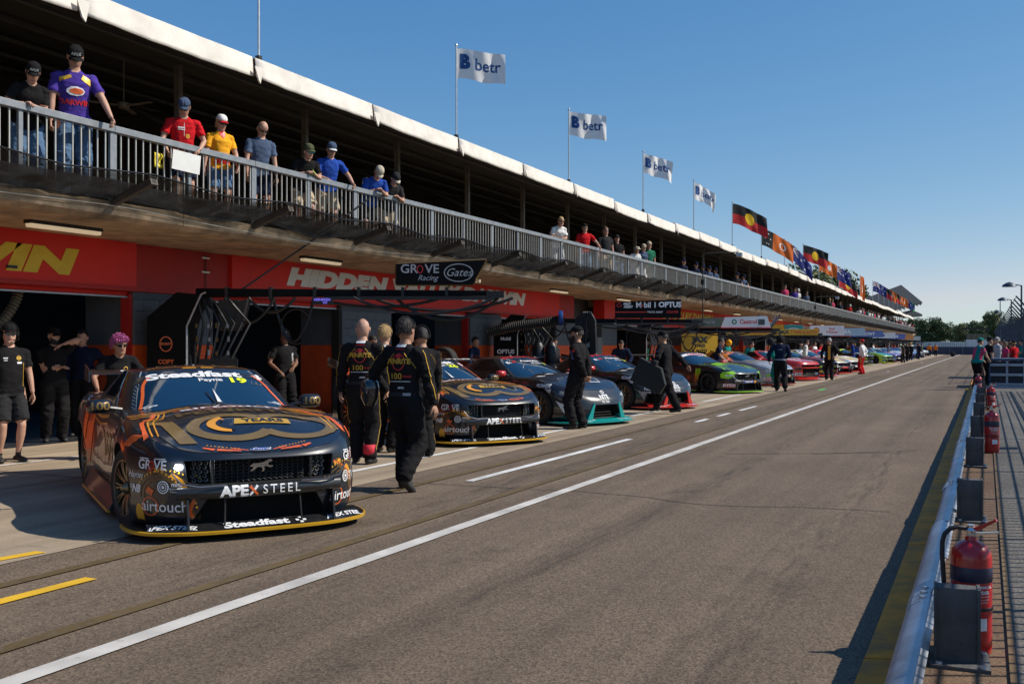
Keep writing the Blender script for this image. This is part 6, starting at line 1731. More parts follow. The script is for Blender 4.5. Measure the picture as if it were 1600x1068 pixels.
p = spec(17.35, -32, 'man in dark shirt and tan peaked black cap next to the bending man', h=1.68, hair='dark', top='dgrey', bottom='beige', legs='shorts', hat=('cap', 'dgrey', 'cream'), lean=38, drop=.03, handL=(.48, .05, 1.06), handR=(.46, -.08, 1.06), look=(10, 40), skin=0)
for Y, f, lb, k in (
  (26.3, -40, 'woman with tied blond hair in a white top leaning on the rail', dict(top='white', bottom='lgrey', female=True, hair='blond', hairlen=.2, lean=26, handL=(.4, .02, 1.08), handR=(.4, -.1, 1.08), glasses=True)),
  (28.5, -50, 'man in red t-shirt with an arm stretched along the rail', dict(top='red', bottom='denim', hair='dark', hat=('capback', 'black'), lean=6, handL=(.28, .42, 1.03), glasses=True)),
  (30.4, -40, 'tall man in dark shirt and sunglasses upright at the rail', dict(top='dgrey', bottom='beige', hair='brown', glasses=True, h=1.86)),
  (31.5, -50, 'person in black t-shirt and cap beside the tall man', dict(top='black', bottom='denim', hair='dark', hat=('cap', 'dgrey'), h=1.70)),
  (33.2, -40, 'child in a wide cream hat peering over the rail', dict(top='white', bottom='white', hair='dark', hat=('brim', 'cream'), lean=26, h=1.5, handL=(.35, .02, 1.14))),
  (34.0, -40, 'woman in grey cap and white trousers leaning on the rail', dict(top='slate', bottom='white', hair='dark', hat=('cap', 'cream'), lean=20, h=1.65, female=True)),
  (34.9, -45, 'man in a red and green patterned shirt and tan cap at the rail', dict(top='green', bottom='dgrey', hair='dark', hat=('cap', 'cream'), lean=6, h=1.80))):
    k.setdefault('h', 1.74); spec(Y, f, lb, **k)
cols5 = ['navy', 'navy', 'navy', 'slate', 'slate']
ords = ['first', 'second', 'third', 'fourth', 'fifth']
for k in range(5): spec(39.2+1.1*k+(k > 0)*.8, -42, ords[k]+' of the five people in navy caps leaning on the rail, counted from the left', h=1.55, top=cols5[k], bottom='dgrey', hair='dark', hat=('cap', 'navy'), lean=22, handL=(.4, .02, 1.12), handR=(.4, -.1, 1.12), detail=0)
for k in range(2): spec(48.8+1.4*k, -40, ('left' if k == 0 else 'right')+' one of the pair in navy caps and blue shirts further along the rail', h=1.62, top='slate' if k else 'dgrey', bottom='dgrey', hair='dark', hat=('cap', 'navy'), lean=18, handL=(.35, .25, 1.05), detail=0)
farc = [(62.2, 'pink', 'person in a pink top behind the far rail'), (65.4, 'purple', 'person in purple at the far rail'), (66.4, 'white', 'person in white and a white cap at the far rail'), (69.9, 'slate', 'person in dark slate at the far rail'),
        (81.3, 'dgrey', 'person with fair hair far along the rail'), (82.8, 'pink', 'person in pink next to the fair haired one'), (87.7, 'navy', 'person in navy standing back from the far rail'), (93.8, 'red', 'person in a red top and pale hat far along the rail')]
for Y, c_, lb in farc: spec(Y, -50, lb, top=c_, bottom='dgrey', hair='blond' if Y == 81.3 else 'dark', hat=('cap', 'white') if Y in (66.4, 93.8) else None, detail=0, h=1.74)
# packed distant crowd at the end of the balcony: simple figures, individually placed copies
crowd_src = [spec(101.5, -60, 'spectator in white in the packed crowd at the far end of the balcony', top='white', detail=0), spec(102.6, -40, 'spectator in navy in the packed crowd at the far end of the balcony', top='navy', detail=0),
             spec(103.7, -30, 'spectator in teal in the packed crowd at the far end of the balcony', top='teal', detail=0), spec(104.9, -60, 'spectator in pink in the packed crowd at the far end of the balcony', top='pink', detail=0), spec(105.6, -60, 'spectator in black in the packed crowd at the far end of the balcony', top='black', detail=0)]
for s_ in crowd_src: s_['t']['group'] = 'packed crowd at the far end of the balcony'
yy = 106.5; k = 0
while yy < 181:
    c_ = copy_tree(crowd_src[rnd.randrange(5)]['t']); c_['label'] = c_['label'].replace('spectator', nth(k+6)+' spectator').replace(' in the packed crowd at the far end of the balcony', ' in the packed balcony end crowd'); c_.location = (-11.1-rnd.choice([0, 0, .7, 1.4]), yy, ZB); c_.rotation_euler = (0, 0, R(rnd.uniform(-80, 10))); yy += rnd.uniform(.5, 1.7); k += 1

dimw = mat('sign_greyish_white', (.5, .5, .5), .7)  # greyish white, dimmer than the other white print
board_k = mat('board_black', (.008, .008, .009), .85, spec=.15)
# ------------------------------------------------------------------ pit booms with sign boards and hoses
hose_m = mat('rubber_hose', (.015, .014, .014), .5, var=.2); duct_m = mat('ribbed_duct', (.03, .03, .03), .4)
BA = R(25.45)
def boom(Y, sign_fn, label, cab_m=board_k, zarm=2.40, length=5.2, X=-12.35, sign=True, curl=None):
    t = empty('pit_boom', (X, Y, 0), BA); tag(t, label, 'pit boom', 'overhead booms along the garages')
    c = MB(); c.prism([(-.55, 0), (.12, 0), (.12, 1.85), (.36, 2.38), (-.05, 2.42), (-.55, 2.0)], 1, -.30, .30); c.build('cabinet', cab_m, t, bevel=.02)
    e = MB(); e.tube([(.13, -.31, .1), (.13, -.31, 1.85), (.37, -.31, 2.38), (.45, -.31, 2.42)], .018, 6); e.build('edge_trim', galv, t)
    a = MB()
    a.prism([(.2, zarm-.05), (length, zarm-.03), (length, zarm+.06), (.2, zarm+.10)], 1, -.06, .06)
    a.build('arm', board_k, t, bevel=.01)
    a = MB(); a.box(2.4, length+.1, -.11, -.08, zarm-.10, zarm-.04); a.box(length-.05, length+.25, -.1, .1, zarm-.06, zarm+.05); a.build('arm_rail', blk_steel, t)
    for q in range(6):
        x0 = .7+q*.75; b = MB(); b.box(x0, x0+.05, -.08, .08, zarm-.10, zarm+.12); b.build('clamp', blk_steel, t)
    # hanging hose loops
    for (x0, x1, dz, y) in ((.3, 1.1, .30, .05), (1.1, 1.9, .25, -.05), (2.2, 4.4, .16, .0), (3.6, 5.35, .38, .02), (.7, 1.55, .42, -.08), (1.5, 2.2, .75, .02), (2.9, 5.3, .28, -.1), (3.2, 5.6, .22, .1)):
        h = MB(); h.tube([(x0+(x1-x0)*s_, y+.03*math.sin(s_*6), zarm-.06-dz*abs(math.sin(math.pi*s_))**.8) for s_ in np.linspace(0, 1, 13)], .026, 7); h.build('hose', hose_m, t, smooth=60)
    h = MB(); h.tube([(1.9+.26*math.cos(a_), .0, zarm-.55+.30*math.sin(a_)) for a_ in np.linspace(.3, 2*math.pi-.2, 18)], .016, 6); h.build('hose', hose_m, t, smooth=60)
    for q in range(7):
        x0 = .25+.09*q; h = MB(); h.tube([(x0, -.12+.04*(q % 3), zarm-.1), (x0+.12+.04*q, -.15, zarm-.5), (x0+.05*math.sin(q), -.12, zarm-1.2), (x0-.02+.03*q, -.1, .3)], .024, 6)
        h.build('hose', hose_m, t, smooth=60)
        if q % 2 == 0:
            h = MB()
            for z in np.arange(.9, 1.9, .23): h.box(x0-.03+.05*math.sin(q)*.6+.02*math.sin(z*5), x0+.05*math.sin(q)*.6+.008+.02*math.sin(z*5), -.162, -.150, z, z+.05+.04*abs(math.sin(z*9+q)))
            h.build('hose_tag', gold_dk if q % 4 == 0 else greyf, t)['kind'] = 'stuff'
    g_ = MB(); g_.box(.60, .95, -.12, .12, zarm-.62, zarm-.10); g_.prism([(.95, zarm-.12), (1.12, zarm-.08), (1.0, zarm-.55), (.82, zarm-.62)], 1, -.14, .10); g_.build('reel_housing', blk_steel, t, bevel=.02)
    if sign_fn: sign_fn(t, zarm)
    return t
def board(t, pts, z0, m, y=-.10, th=.05, edge=None):
    b = MB(); b.prism(pts, 1, y, y+th); o = b.build('sign_board', m, t, bevel=.004)
    if edge:
        e = MB(); n = len(pts)
        for i in range(n):
            a, c = pts[i], pts[(i+1) % n]; e.tube([(a[0], y+th/2, a[1]), (c[0], y+th/2, c[1])], .022, 4)
        e.build('sign_frame', edge, t)
    return o
def sp(t, name, sh, x, z, m, y=-.10, off=.004): return print_on(name, sh, (x, y, z), (1, 0, 0), (0, 0, 1), m, t, off=off)
def sign_grove(t, z):
    board(t, [(3.62, z+.16), (4.92, z+.16), (5.15, z+.58), (3.62, z+.51)], z, board_k, edge=gold_dk)
    sp(t, 'sign_lettering', [T('GR  VE', .21, bold=.012, sx=1.05)], 4.02, z+.42, dimw); sp(t, 'sign_letter_o', [ring2d(0, 0, .055, .07, .018)], 4.025, z+.42, redf)
    sp(t, 'sign_lettering', [T('Racing', .13, shear=.4)], 4.15, z+.27, dimw)
    sp(t, 'sign_oval', [ring2d(0, 0, .25, .155, .016)], 4.68, z+.36, dimw); sp(t, 'sign_lettering', [T('Gates', .19, shear=.35)], 4.68, z+.36, dimw)
    b = MB(); b.box(2.2, 2.55, -.14, -.10, z-.18, z-.06); b.build('status_screen', blk, t); sp(t, 'status_lettering', [T('HEINEKEN', .06, bold=.02), move2d(T('ICE', .05, bold=.02), .05, -.05)], 2.37, z-.10, mat('screen_violet', (.1, .08, .5), .4, emit=(.25, .2, 1), estr=.8), y=-.14)
    b = MB(); b.lathe([(.001, -.03), (.03, -.03), (.04, .02), (.001, .025)], 10, c=(5.02, -.1, z+.22)); b.build('arm_lamp', mat('arm_lamp_warm', (.8, .6, .4), .4), t)
def emblem_cab(t):
    print_on('cabinet_emblem', [ring2d(0, 0, .11, .13, .02), move2d(T('PENRITE', .06, bold=.03), 0, 0)], (-.22, -.30, 1.55), (1, 0, 0), (0, 0, 1), orng, t)
    print_on('cabinet_lettering', [T('COPY', .10, bold=.04)], (-.22, -.30, 1.25), (1, 0, 0), (0, 0, 1), orng, t)
    print_on('cabinet_lettering', [T('PENRITE', .16, bold=.04)], (.62, -.20, 1.12), (1, 0, 0), (0, 0, 1), gold_p, t)
    c = MB(); c.box(.30, .95, -.195, -.16, .95, 1.3); c.build('lower_panel', blk, t)
b0 = boom(12.95, sign_grove, 'first pit boom, black, carrying the slanted black sign with gold frame'); emblem_cab(b0)
def sign_mobil(t, z):
    board(t, [(2.95, z+.10), (4.85, z+.10), (4.85, z+.64), (2.95, z+.56)], z, board_k)
    sp(t, 'sign_ring', [ring2d(0, 0, .07, .06, .02)], 3.07, z+.47, redf); sp(t, 'sign_lettering', [T('FIRST', .09, bold=.05), move2d(T('ASSIST', .09, bold=.05), .03, -.08)], 3.3, z+.50, whitef)
    sp(t, 'sign_lettering', [T('M bil 1', .22, bold=.03)], 3.85, z+.47, whitef); sp(t, 'sign_letter_o', [ring2d(0, 0, .05, .055, .02)], 3.71, z+.46, redf)
    sp(t, 'sign_lettering', [T('OPTUS', .21, bold=.05)], 4.53, z+.48, whitef); sp(t, 'sign_line', [rect2d(-.45, -.015, .45, .015)], 3.4, z+.27, redf); sp(t, 'sign_lettering', [T('TRUCK ASSIST', .07, bold=.02)], 4.1, z+.27, whitef)
    sp(t, 'sign_lettering', [T('COATES', .09, bold=.03)], 4.6, z+.27, redf)
b1 = boom(26.0, sign_mobil, 'second pit boom with the long black board lettered in white', zarm=2.22)
print_on('cabinet_lettering', [T('OPTUS', .16, bold=.05)], (-.2, -.30, 1.35), (1, 0, 0), (0, 0, 1), whitef, b1); print_on('cabinet_lettering', [T('Mobil', .13, bold=.04)], (-.2, -.30, 1.72), (1, 0, 0), (0, 0, 1), whitef, b1)
def sign_castrol(t, z):
    board(t, [(1.7, z+.10), (3.1, z+.10), (3.25, z+.50), (1.7, z+.44)], z, p_dgreen); sp(t, 'sign_lettering', [T('MONSTER', .13, bold=.04)], 2.6, z+.30, greyf); sp(t, 'sign_claw', M_claw(0, 0, .5), 2.05, z+.29, greenf)
    board(t, [(3.12, z+.10), (5.1, z+.10), (4.95, z+.55), (3.27, z+.50)], z, p_white); sp(t, 'sign_lettering', [T('Castrol', .23, bold=.03)], 4.2, z+.32, redf); sp(t, 'sign_round', [ring2d(0, 0, .10, .10, .05)], 3.65, z+.32, C_['green'])
    b = MB(); b.box(4.6, 4.85, -.13, -.10, z+.2, z+.42); b.build('sign_tab', p_navy2, t); b = MB(); b.box(3.1, 5.1, -.13, -.10, z+.06, z+.10); b.build('sign_edge', redf, t)
b2 = boom(38.0, sign_castrol, 'third pit boom with a dark board and a white board end to end', zarm=2.15)
jax = mat('sign_yellow', (.72, .45, .02), .45, var=.06)
def sign_jax(t, z):
    board(t, [(.6, z-.05), (5.2, z-.05), (5.2, z+.25), (.6, z+.25)], z, jax, y=-.16); sp(t, 'sign_lettering', [T('JAX', .24, bold=.07, sx=1.2)], 1.1, z+.10, blackf, y=-.16); sp(t, 'sign_lettering', [T('TYRES & AUTO', .2, bold=.04)], 2.3, z+.10, orng, y=-.16)
    sp(t, 'sign_lettering', [T('JAX', .24, bold=.07, sx=1.2)], 3.5, z+.10, blackf, y=-.16); sp(t, 'sign_lettering', [T('TYRES & AUTO', .2, bold=.04)], 4.5, z+.10, orng, y=-.16)
    b = MB()
    for s_ in (1, -1): b.prism([(2.75+s_*.0, z+.40), (2.75+s_*.55, z+1.05), (2.75+s_*.52, z+.80), (2.75+s_*.12, z+.30)], 1, -.2, -.16)
    o = b.build('wing_sign', p_navy2, t)
    for q in range(3):
        for s_ in (1, -1): sp(t, 'wing_stroke', [strip2d([(s_*(.10+.12*q), -.2+.10*q), (s_*(.22+.12*q), .32)], .045)], 2.75, z+.62, greyf, y=-.21)
b3 = boom(49.5, sign_jax, 'fourth pit boom with a long yellow board and a winged grey emblem', zarm=2.1)
b = MB(); b.box(-.9, .9, -.03, .03, 1.0, 2.0); o = b.build('sign_panel', jax, None); o.location = (-12.3, 46.6, .1); o.rotation_euler = (0, 0, R(35)); tag(o, 'upright square yellow sign panel on the garage wall by the fourth boom', 'sign')
print_on('lettering', [move2d(T('JAX', .36, bold=.08, sx=1.2), 0, .2), move2d(T('TYRES', .2, bold=.04), 0, -.08), move2d(T('& AUTO', .2, bold=.04), 0, -.32)], (0, -.03, 1.5), (1, 0, 0), (0, 0, 1), blackf, o)
def sign_shell(t, z):
    board(t, [(2.9, z+.15), (5.0, z+.15), (5.0, z+.75), (2.9, z+.75)], z, p_white); sp(t, 'sign_shell', [disc2d(0, 0, .17, .17, 10)], 3.3, z+.45, amber); sp(t, 'sign_shell_edge', [ring2d(0, 0, .19, .19, .03)], 3.3, z+.45, redf)
    sp(t, 'sign_lettering', [move2d(T('Shell', .20, bold=.02), 0, .1), move2d(T('V-Power', .20, bold=.03), 0, -.1)], 4.25, z+.45, redf)
    board(t, [(.2, z+.20), (1.3, z+.20), (1.3, z+.80), (.2, z+.80)], z, jax); sp(t, 'sign_lettering', [T('DEWALT', .22, bold=.06)], .75, z+.5, blackf)
    board(t, [(1.35, z+.20), (2.5, z+.20), (2.5, z+.80), (1.35, z+.80)], z, tealf); sp(t, 'sign_lettering', [ring2d(0, 0, .4, .16, .05, 20, 170)], 1.9, z+.45, whitef)
b4 = boom(61.5, sign_shell, 'fifth pit boom with yellow, teal and white boards side by side', zarm=2.0)
def sign_plain(mt, lt_, word):
    def f(t, z): board(t, [(2.2, z+.15), (4.9, z+.15), (4.9, z+.7), (2.2, z+.7)], z, mt); sp(t, 'sign_lettering', [T(word, .35, bold=.05)], 3.55, z+.42, lt_)
    return f
for k, (Y, m_, l_, wd, lb) in enumerate(((74, p_lb, whitef, 'ERA', 'pit boom with a pale blue board past the fifth boom'), (88, p_blue, whitef, 'SNOWY', 'pit boom with a strong blue board behind the yellow green car'), (101, p_white, bluef, 'MSR', 'pit boom with a white board behind the violet car'),
      (114, p_blue, whitef, 'TRADIE', 'distant pit boom with a blue board and white letters'), (128, p_org, blackf, 'BRT', 'distant pit boom with an orange board'), (142, p_silver, blackf, 'PTR', 'farthest pit boom with a silver board'))):
    boom(Y, sign_plain(m_, l_, wd), lb, zarm=2.1)
# tall hose rack and coiled duct by the second boom
t = empty('duct_rack', (-12.0, 24.4, 0)); tag(t, 'ribbed black duct and tall hose rack standing behind the second car', 'duct rack')
d_ = MB(); pts = []; rr = []
for k in range(70):
    s_ = k/69; pts.append((-.2+1.75*s_, -.3+.8*s_, 1.88+.36*s_+.03*math.sin(s_*5))); rr.append(.115 if k % 2 else .148)
d_.tube(pts, rr, 12); d_.build('ribbed_duct', duct_m, t)
d_ = MB(); d_.lathe([(.06, -.06), (.20, -.06), (.22, 0), (.20, .06), (.06, .06)], 20, axis=0, mtx=Matrix.Translation((1.60, .52, 2.26)) @ Matrix.Rotation(R(24), 4, 'Z')); d_.build('duct_flange', mat('flange_blue', (.01, .05, .22), .4), t, smooth=40)
for q in range(5):
    d_ = MB(); d_.tube([(1.9+.05*q, .9, .2), (1.95+.06*q, .85, 1.6), (1.95+.07*q, .8, 2.25), (2.15+.05*q, .82, 2.42), (2.3+.04*q, .85, 2.2), (2.35+.03*q, .9, 1.2)], .04, 7); d_.build('hose', hose_m, t, smooth=60)
d_ = MB(); d_.box(1.7, 2.5, .95, 1.35, 0, 1.75); d_.build('rack_body', blk, t, bevel=.02)
print_on('lettering', [move2d(T('Mobil', .2, bold=.05), 0, .2), move2d(T('OPTUS', .22, bold=.06), 0, -.2)], (2.1, .95, 1.35), (1, 0, 0), (0, 0, 1), whitef, t)
for k, (x, y) in enumerate(((0, 0), (.35, .1))):
    d_ = MB(); d_.lathe([(.16, 0), (.17, .02), (.17, .55), (.12, .62), (.10, .66)], 16, c=(.9+x, .6+y, .95)); d_.build('canister', blk, t, smooth=40)
# hanging ribbed hose in the first garage, yellow tubes on its ceiling
t = empty('garage_hose', (-13.6, 10.1, 0)); tag(t, 'ribbed dark hose hanging from the ceiling of the first garage', 'hose')
pts = [(.10-.0*s_, .2-.0*s_, 2.4) for s_ in (0,)]; pts = []; rr = []
for k in range(64):
    s_ = k/63; pts.append((.1, .55-.75*sm(s_*1.1)**1.5-.1*s_, 2.6-1.55*s_)); rr.append(.062 if k % 2 else .082)
d_ = MB(); d_.tube(pts, rr, 10); d_.build('ribbed_hose', mat('ribbed_hose_grey', (.09, .08, .06), .5), t)
for k in range(3):
    t = empty('garage_tube_lamp', (-14.4-k*1.6, 8.4+k*.5, 2.42)); tag(t, ['yellowish tube lamp nearest the door inside the first garage', 'second yellowish tube lamp inside the first garage', 'third yellowish tube lamp deep inside the first garage'][k], 'lamp')
    d_ = MB(); d_.box(-.05, .05, -1.1, 1.1, .0, .04); d_.build('housing', blk_steel, t); d_ = MB(); d_.box(-.035, .035, -1.05, 1.05, -.03, -.001); d_.build('tube', mat('tube_yellow', (.7, .6, .1), .5, emit=(1, .8, .15), estr=.7), t)
# tool cabinets and shelves half seen in the garages
cabm = mat('cabinet_grey', (.10, .10, .105), .5)
for k, (X, Y, w_, lb) in enumerate(((-16.0, 10.6, 2.2, 'grey drawer cabinet in the first garage behind the standing crew'), (-16.0, 16.9, 2.4, 'grey drawer cabinet in the second garage'), (-16.0, 22.8, 2.2, 'grey drawer cabinet in the third garage'))):
    t = empty('tool_cabinet', (X, Y, 0)); tag(t, lb, 'cabinet'); d_ = MB(); d_.box(-.3, .3, -w_/2, w_/2, .1, 1.3); d_.build('carcass', cabm, t)
    for q in range(7): d_ = MB(); d_.box(.3, .33, -w_/2+.03, w_/2-.03, .13+q*.165, .13+q*.165+.145); d_.build('drawer', mat('drawer_grey', (.2, .2, .21), .5), t); 
t = empty('tyre_stack', (-12.2, 21.7, 0)); tag(t, 'spare racing wheel standing behind the second car', 'wheel')
w0 = new_obj('hub', WM[0], t, (0, 0, 1.15)); new_obj('tyre', WM[1], w0); new_obj('rim', WM[2], w0)
w0 = MB(); w0.box(-.4, .4, -.4, .4, 0, .81); w0.build('stand', blk, t)
for k, (x, y, lb) in enumerate(((-11.4, 20.2, 'spare wheel lying flat on the concrete behind the second car'), (-11.6, 25.0, 'spare wheel lying by the hose rack'), (-11.5, 25.8, 'second spare wheel next to the one by the hose rack'), (-11.8, 32.0, 'spare wheel lying in front of the dark passage'), (-11.4, 37.6, 'spare wheel behind the clawed car'), (-11.6, 44.8, 'spare wheel behind the red car'))):
    t = empty('spare_wheel', (x, y, .15)); tag(t, lb, 'wheel', 'spare wheels lying in front of the garages'); t.rotation_euler = (R(90), 0, R(k*40))
    w0 = new_obj('hub', WM[0], t); new_obj('tyre', WM[1], w0); new_obj('rim', WM[2], w0)
t = empty('tool_trolley', (-11.3, 19.2, 0)); tag(t, 'low black tool trolley with a folded lid behind the second car', 'trolley')
d_ = MB(); d_.box(-.35, .35, -.5, .5, .18, .85); d_.build('carcass', board_k, t, bevel=.01)
for q in range(4): d_ = MB(); d_.box(.35, .37, -.46, .46, .22+.15*q, .22+.15*q+.13); d_.build('drawer', blk, t)
for a in (-.28, .28):
    for b_ in (-.42, .42): d_ = MB(); d_.lathe([(.075, -.02), (.08, 0), (.075, .02)], 12, axis=1, c=(a, b_, .09)); d_.build('castor', tyre_m, t)
# stay line of the first boom, white line slung along the slab, overhead lamp poles
d_ = MB(); d_.tube([(-10.07, 15.15, 4.18), (-10.85, 14.27, 3.27), (-11.6, 13.42, 2.44)], .018, 5); o = d_.build('stay_line', hose_m, None); tag(o, 'black stay line running from the balcony rail down to the first boom', 'cable')
d_ = MB(); d_.tube([(EX+.04, y, 3.44-.10*abs(math.sin((y-9.96)*math.pi/8.7))-.012*max(0, y-20)) for y in np.linspace(5, 36, 60)], .008, 4); o = d_.build('slung_line', mat('line_white', (.6, .57, .5), .6), None, fix=False); tag(o, 'thin pale line slung along the edge of the concrete balcony', 'cable')
for Y, lb, zt, ZL in ((38.2, 'slim dark camera pole with an arm rising past the rail beside the tall man', 5.05, 2.3), (66.5, 'slim dark camera pole with an arm further along by the winged emblem', 4.6, 2.2)):
    t = empty('camera_pole', (-9.95, Y, 0)); tag(t, lb, 'pole')
    d_ = MB(); d_.tube([(0, 0, ZL), (0, 0, zt), (.15, .1, zt+.08), (1.2, .7, zt+.12)], .022, 6); d_.build('pole', blk_steel, t); d_ = MB(); d_.box(-.06, .06, -.06, .06, 3.9, 4.1); d_.build('junction_box', blk, t)
    d_ = MB(); d_.box(1.15, 1.38, .62, .80, zt-.06, zt+.10); d_.build('camera', galv, t, bevel=.02); d_ = MB(); d_.tube([(-.0, 0, ZL+.02), (-.9, -.2, ZL+.02), (-.9, -.2, 3.45)], .02, 5); d_.build('bracket', blk_steel, t)
t = empty('speaker', (-11.3, 16.9, 4.42)); tag(t, 'small grey loudspeaker box on a stand behind the rail beside the bald man', 'speaker'); d_ = MB(); d_.box(-.06, .06, -.07, .07, .18, .48); d_.build('box', mat('speaker_grey', (.16, .17, .18), .5), t, bevel=.01); d_ = MB(); d_.tube([(0, 0, -.9), (0, 0, .2)], .015, 6); d_.build('stand', blk, t)
t = empty('ceiling_fan', (-13.4, 12.6, 5.75)); tag(t, 'ceiling fan hanging in the shade of the upper storey left of the red shirt', 'fan')
d_ = MB(); d_.tube([(0, 0, -.1), (0, 0, .75)], .014, 6); d_.build('rod', post_m, t); d_ = MB(); d_.lathe([(.02, -.16), (.09, -.14), (.10, -.06), (.03, -.02)], 14); d_.build('motor', post_m, t)
for q in range(3): d_ = MB(); a = q*2.094; d_.box(.1, .62, -.05, .05, -.11, -.10, 0, Matrix.Rotation(a, 4, 'Z')); d_.build('blade', post_m, t)
# odds and ends along the slab edge
litter = [('bottle', 'small clear drink bottle lying on the slab edge'), ('cup', 'white paper cup on the slab edge')]
for k in range(16):
    y = 11.5+k*.83+rnd.uniform(-.2, .2); col = rnd.choice([(.7, .7, .68), (.05, .12, .3), (.6, .6, .6), (.35, .1, .05), (.1, .3, .35)])
    d_ = MB(); d_.lathe([(.02, 0), (.032, .01), (.03, .15), (.014, .19), (.014, .21)], 8, axis=1)
    o = d_.build('drink_bottle', mat('bottle_%d' % (k % 5), col, .4), None, smooth=40); o.location = (EX-.10-rnd.uniform(0, .06), y, ZF+.035); o.rotation_euler = (0, 0, rnd.uniform(-.6, .6))
    tag(o, '%s small drink bottle from the left lying at the edge of the balcony floor' % nth(k+1), 'bottle', 'bottles left along the edge of the balcony floor')

# ------------------------------------------------------------------ flags
pole_m = mat('flagpole_aluminium', (.55, .55, .55), .35, metal=.8)
F = dict(white=mat('flag_white', (.78, .77, .77), .8, var=.05), black=mat('flag_black', (.012, .012, .012), .8), red=mat('flag_red', (.55, .02, .02), .8), yellow=mat('flag_yellow', (.85, .5, .01), .8), blue=mat('flag_blue', (.01, .02, .16), .8),
         bblue=mat('flag_print_blue', (.01, .07, .24), .8), ochre=mat('flag_ochre', (.65, .13, .01), .8), green=mat('flag_green', (.01, .25, .06), .8))
def flag(Y, kind, label, group, pole_label=None, L=1.2, H=.68, ztop=8.36, X=-10.93, wind=42, droop=.18, ph=0.0, fold=1.0, group_p='flagpoles on the roof edge'):
    t = empty('flagpole', (X, Y, 0)); tag(t, label, 'flag', group)
    d_ = MB(); d_.tube([(0, 0, 6.22), (0, 0, ztop)], .022, 8); d_.build('pole', pole_m, t); d_ = MB(); d_.box(-.04, .04, -.04, .04, 6.12, 6.34); d_.build('pole_bracket', blk_steel, t); d_ = MB(); d_.lathe([(.01, ztop), (.035, ztop+.02), (.03, ztop+.05), (.005, ztop+.06)], 8); d_.build('finial', pole_m, t)
    if kind is None: return t
    du = Vector((math.cos(R(wind)), math.sin(R(wind)), 0)); dn = Vector((-du.y, du.x, 0))
    def f(u, v, off=0):
        # u along the fly 0..1, v down the hoist 0..1
        u = max(0.0, u)
        w_ = fold*.07*math.sin(u*9+ph+v*1.8)*u**.6 + fold*.03*math.sin(u*19+ph*2-v*4)*u
        p = du*(u*L*(1-.08*fold)) + dn*(w_+off) + Vector((0, 0, ztop-.06-v*H*(1-.10*u*math.sin(ph+3))-droop*u**1.5*L+.02*math.sin(u*8+ph)))
        return p
    def piece(name, m, shapes, off=0.0):
        bm = cut2d(shapes, .055)
        for sgn in ((1, -1) if off else (1,)):
            mb = MB(); vs_ = [f(v.co.x, v.co.y, off*sgn) for v in bm.verts]; bm.verts.ensure_lookup_table()
            for i, v in enumerate(bm.verts): v.index = i
            mb.add(vs_, [tuple(v.index for v in fc.verts) for fc in bm.faces]); mb.build(name, m, t, fix=False, smooth=80)
        bm.free()
    R_ = rect2d
    asp = L/H
    if kind == 'betr':
        piece('cloth', F['white'], [R_(0, 0, 1, 1)])
        piece('print', F['bblue'], [move2d(([(x/L, -y/H) for x, y in T('B', .42, bold=.06)[0]], T('B', .42)[1]) if False else (lambda s_: ([(x/L, -y/H) for x, y in s_[0]], s_[1]))(T('B', .42, bold=.07)), .17, .45)], .004)
        s_ = T('betr', .37, bold=.016); piece('print', F['bblue'], [move2d(([(x/L, -y/H) for x, y in s_[0]], s_[1]), .64, .47)], .004)
    elif kind == 'aboriginal':
        piece('black_half', F['black'], [R_(0, 0, 1, .5)]); piece('red_half', F['red'], [R_(0, .5, 1, 1)]); piece('yellow_disc', F['yellow'], [disc2d(.5, .5, .25/asp*1.15, .27, 28)], .006)
    elif kind == 'nt':
        piece('black_part', F['black'], [R_(0, 0, .36, 1)]); piece('ochre_part', F['ochre'], [R_(.36, 0, 1, 1)]); piece('white_star', F['white'], [disc2d(.12+.1*a, .2+.3*b, .02, .04, 6) for a, b in ((0, 1), (1, 0), (1, 2), (1.6, .9), (.4, 2))], .006); piece('white_flower', F['white'], [ring2d(.68, .5, .10, .2, .04)], .006)
    elif kind == 'torres':
        piece('green_edge', F['green'], [R_(0, 0, 1, .2), R_(0, .8, 1, 1)]); piece('blue_middle', F['blue'], [R_(0, .2, 1, .8)]); piece('white_print', F['white'], [ring2d(.5, .5, .14, .24, .04)], .006)
    elif kind == 'orange':
        piece('orange_cloth', F['ochre'], [R_(0, 0, 1, 1)]); piece('white_flower', F['white'], [disc2d(.6, .5, .12, .2, 10)], .006)
    else:
        piece('blue_cloth', F['blue'], [R_(0, 0, 1, 1)]); piece('white_star', F['white'], [disc2d(x_, y_, .03, .06, 7) for x_, y_ in ((.25, .78), (.75, .2), (.62, .45), (.88, .42), (.75, .8))], .006)
        piece('white_cross', F['white'], [strip2d([(0, 0), (.5, .5)], .07), strip2d([(0, .5), (.5, 0)], .07), R_(.20, 0, .30, .5), R_(0, .20, .5, .30)], .004); piece('red_cross', F['red'], [R_(.23, 0, .27, .5), R_(0, .23, .5, .27)], .007)
    return t
GF = 'flags flying from poles along the roof edge'
flag(13.15, None, 'bare flagpole on the roof edge, first from the camera, its top out of view', None)
for k, (Y, w_, d_, ph) in enumerate(((20.0, 30, .10, .3), (26.8, 32, .08, 1.4), (33.75, 38, .22, 2.2), (40.5, 48, .42, 3.2))):
    flag(Y, 'betr', ['first', 'second', 'third', 'fourth'][k]+' white flag with blue lettering counted from the camera'+(', most folded over' if k == 3 else ''), GF, wind=w_, droop=d_, ph=ph, fold=.8+.25*k)
flag(47.45, 'aboriginal', 'large black and red flag with yellow disc, first of the coloured flags', GF, L=1.9, H=.95, wind=35, droop=.36, ph=.5)
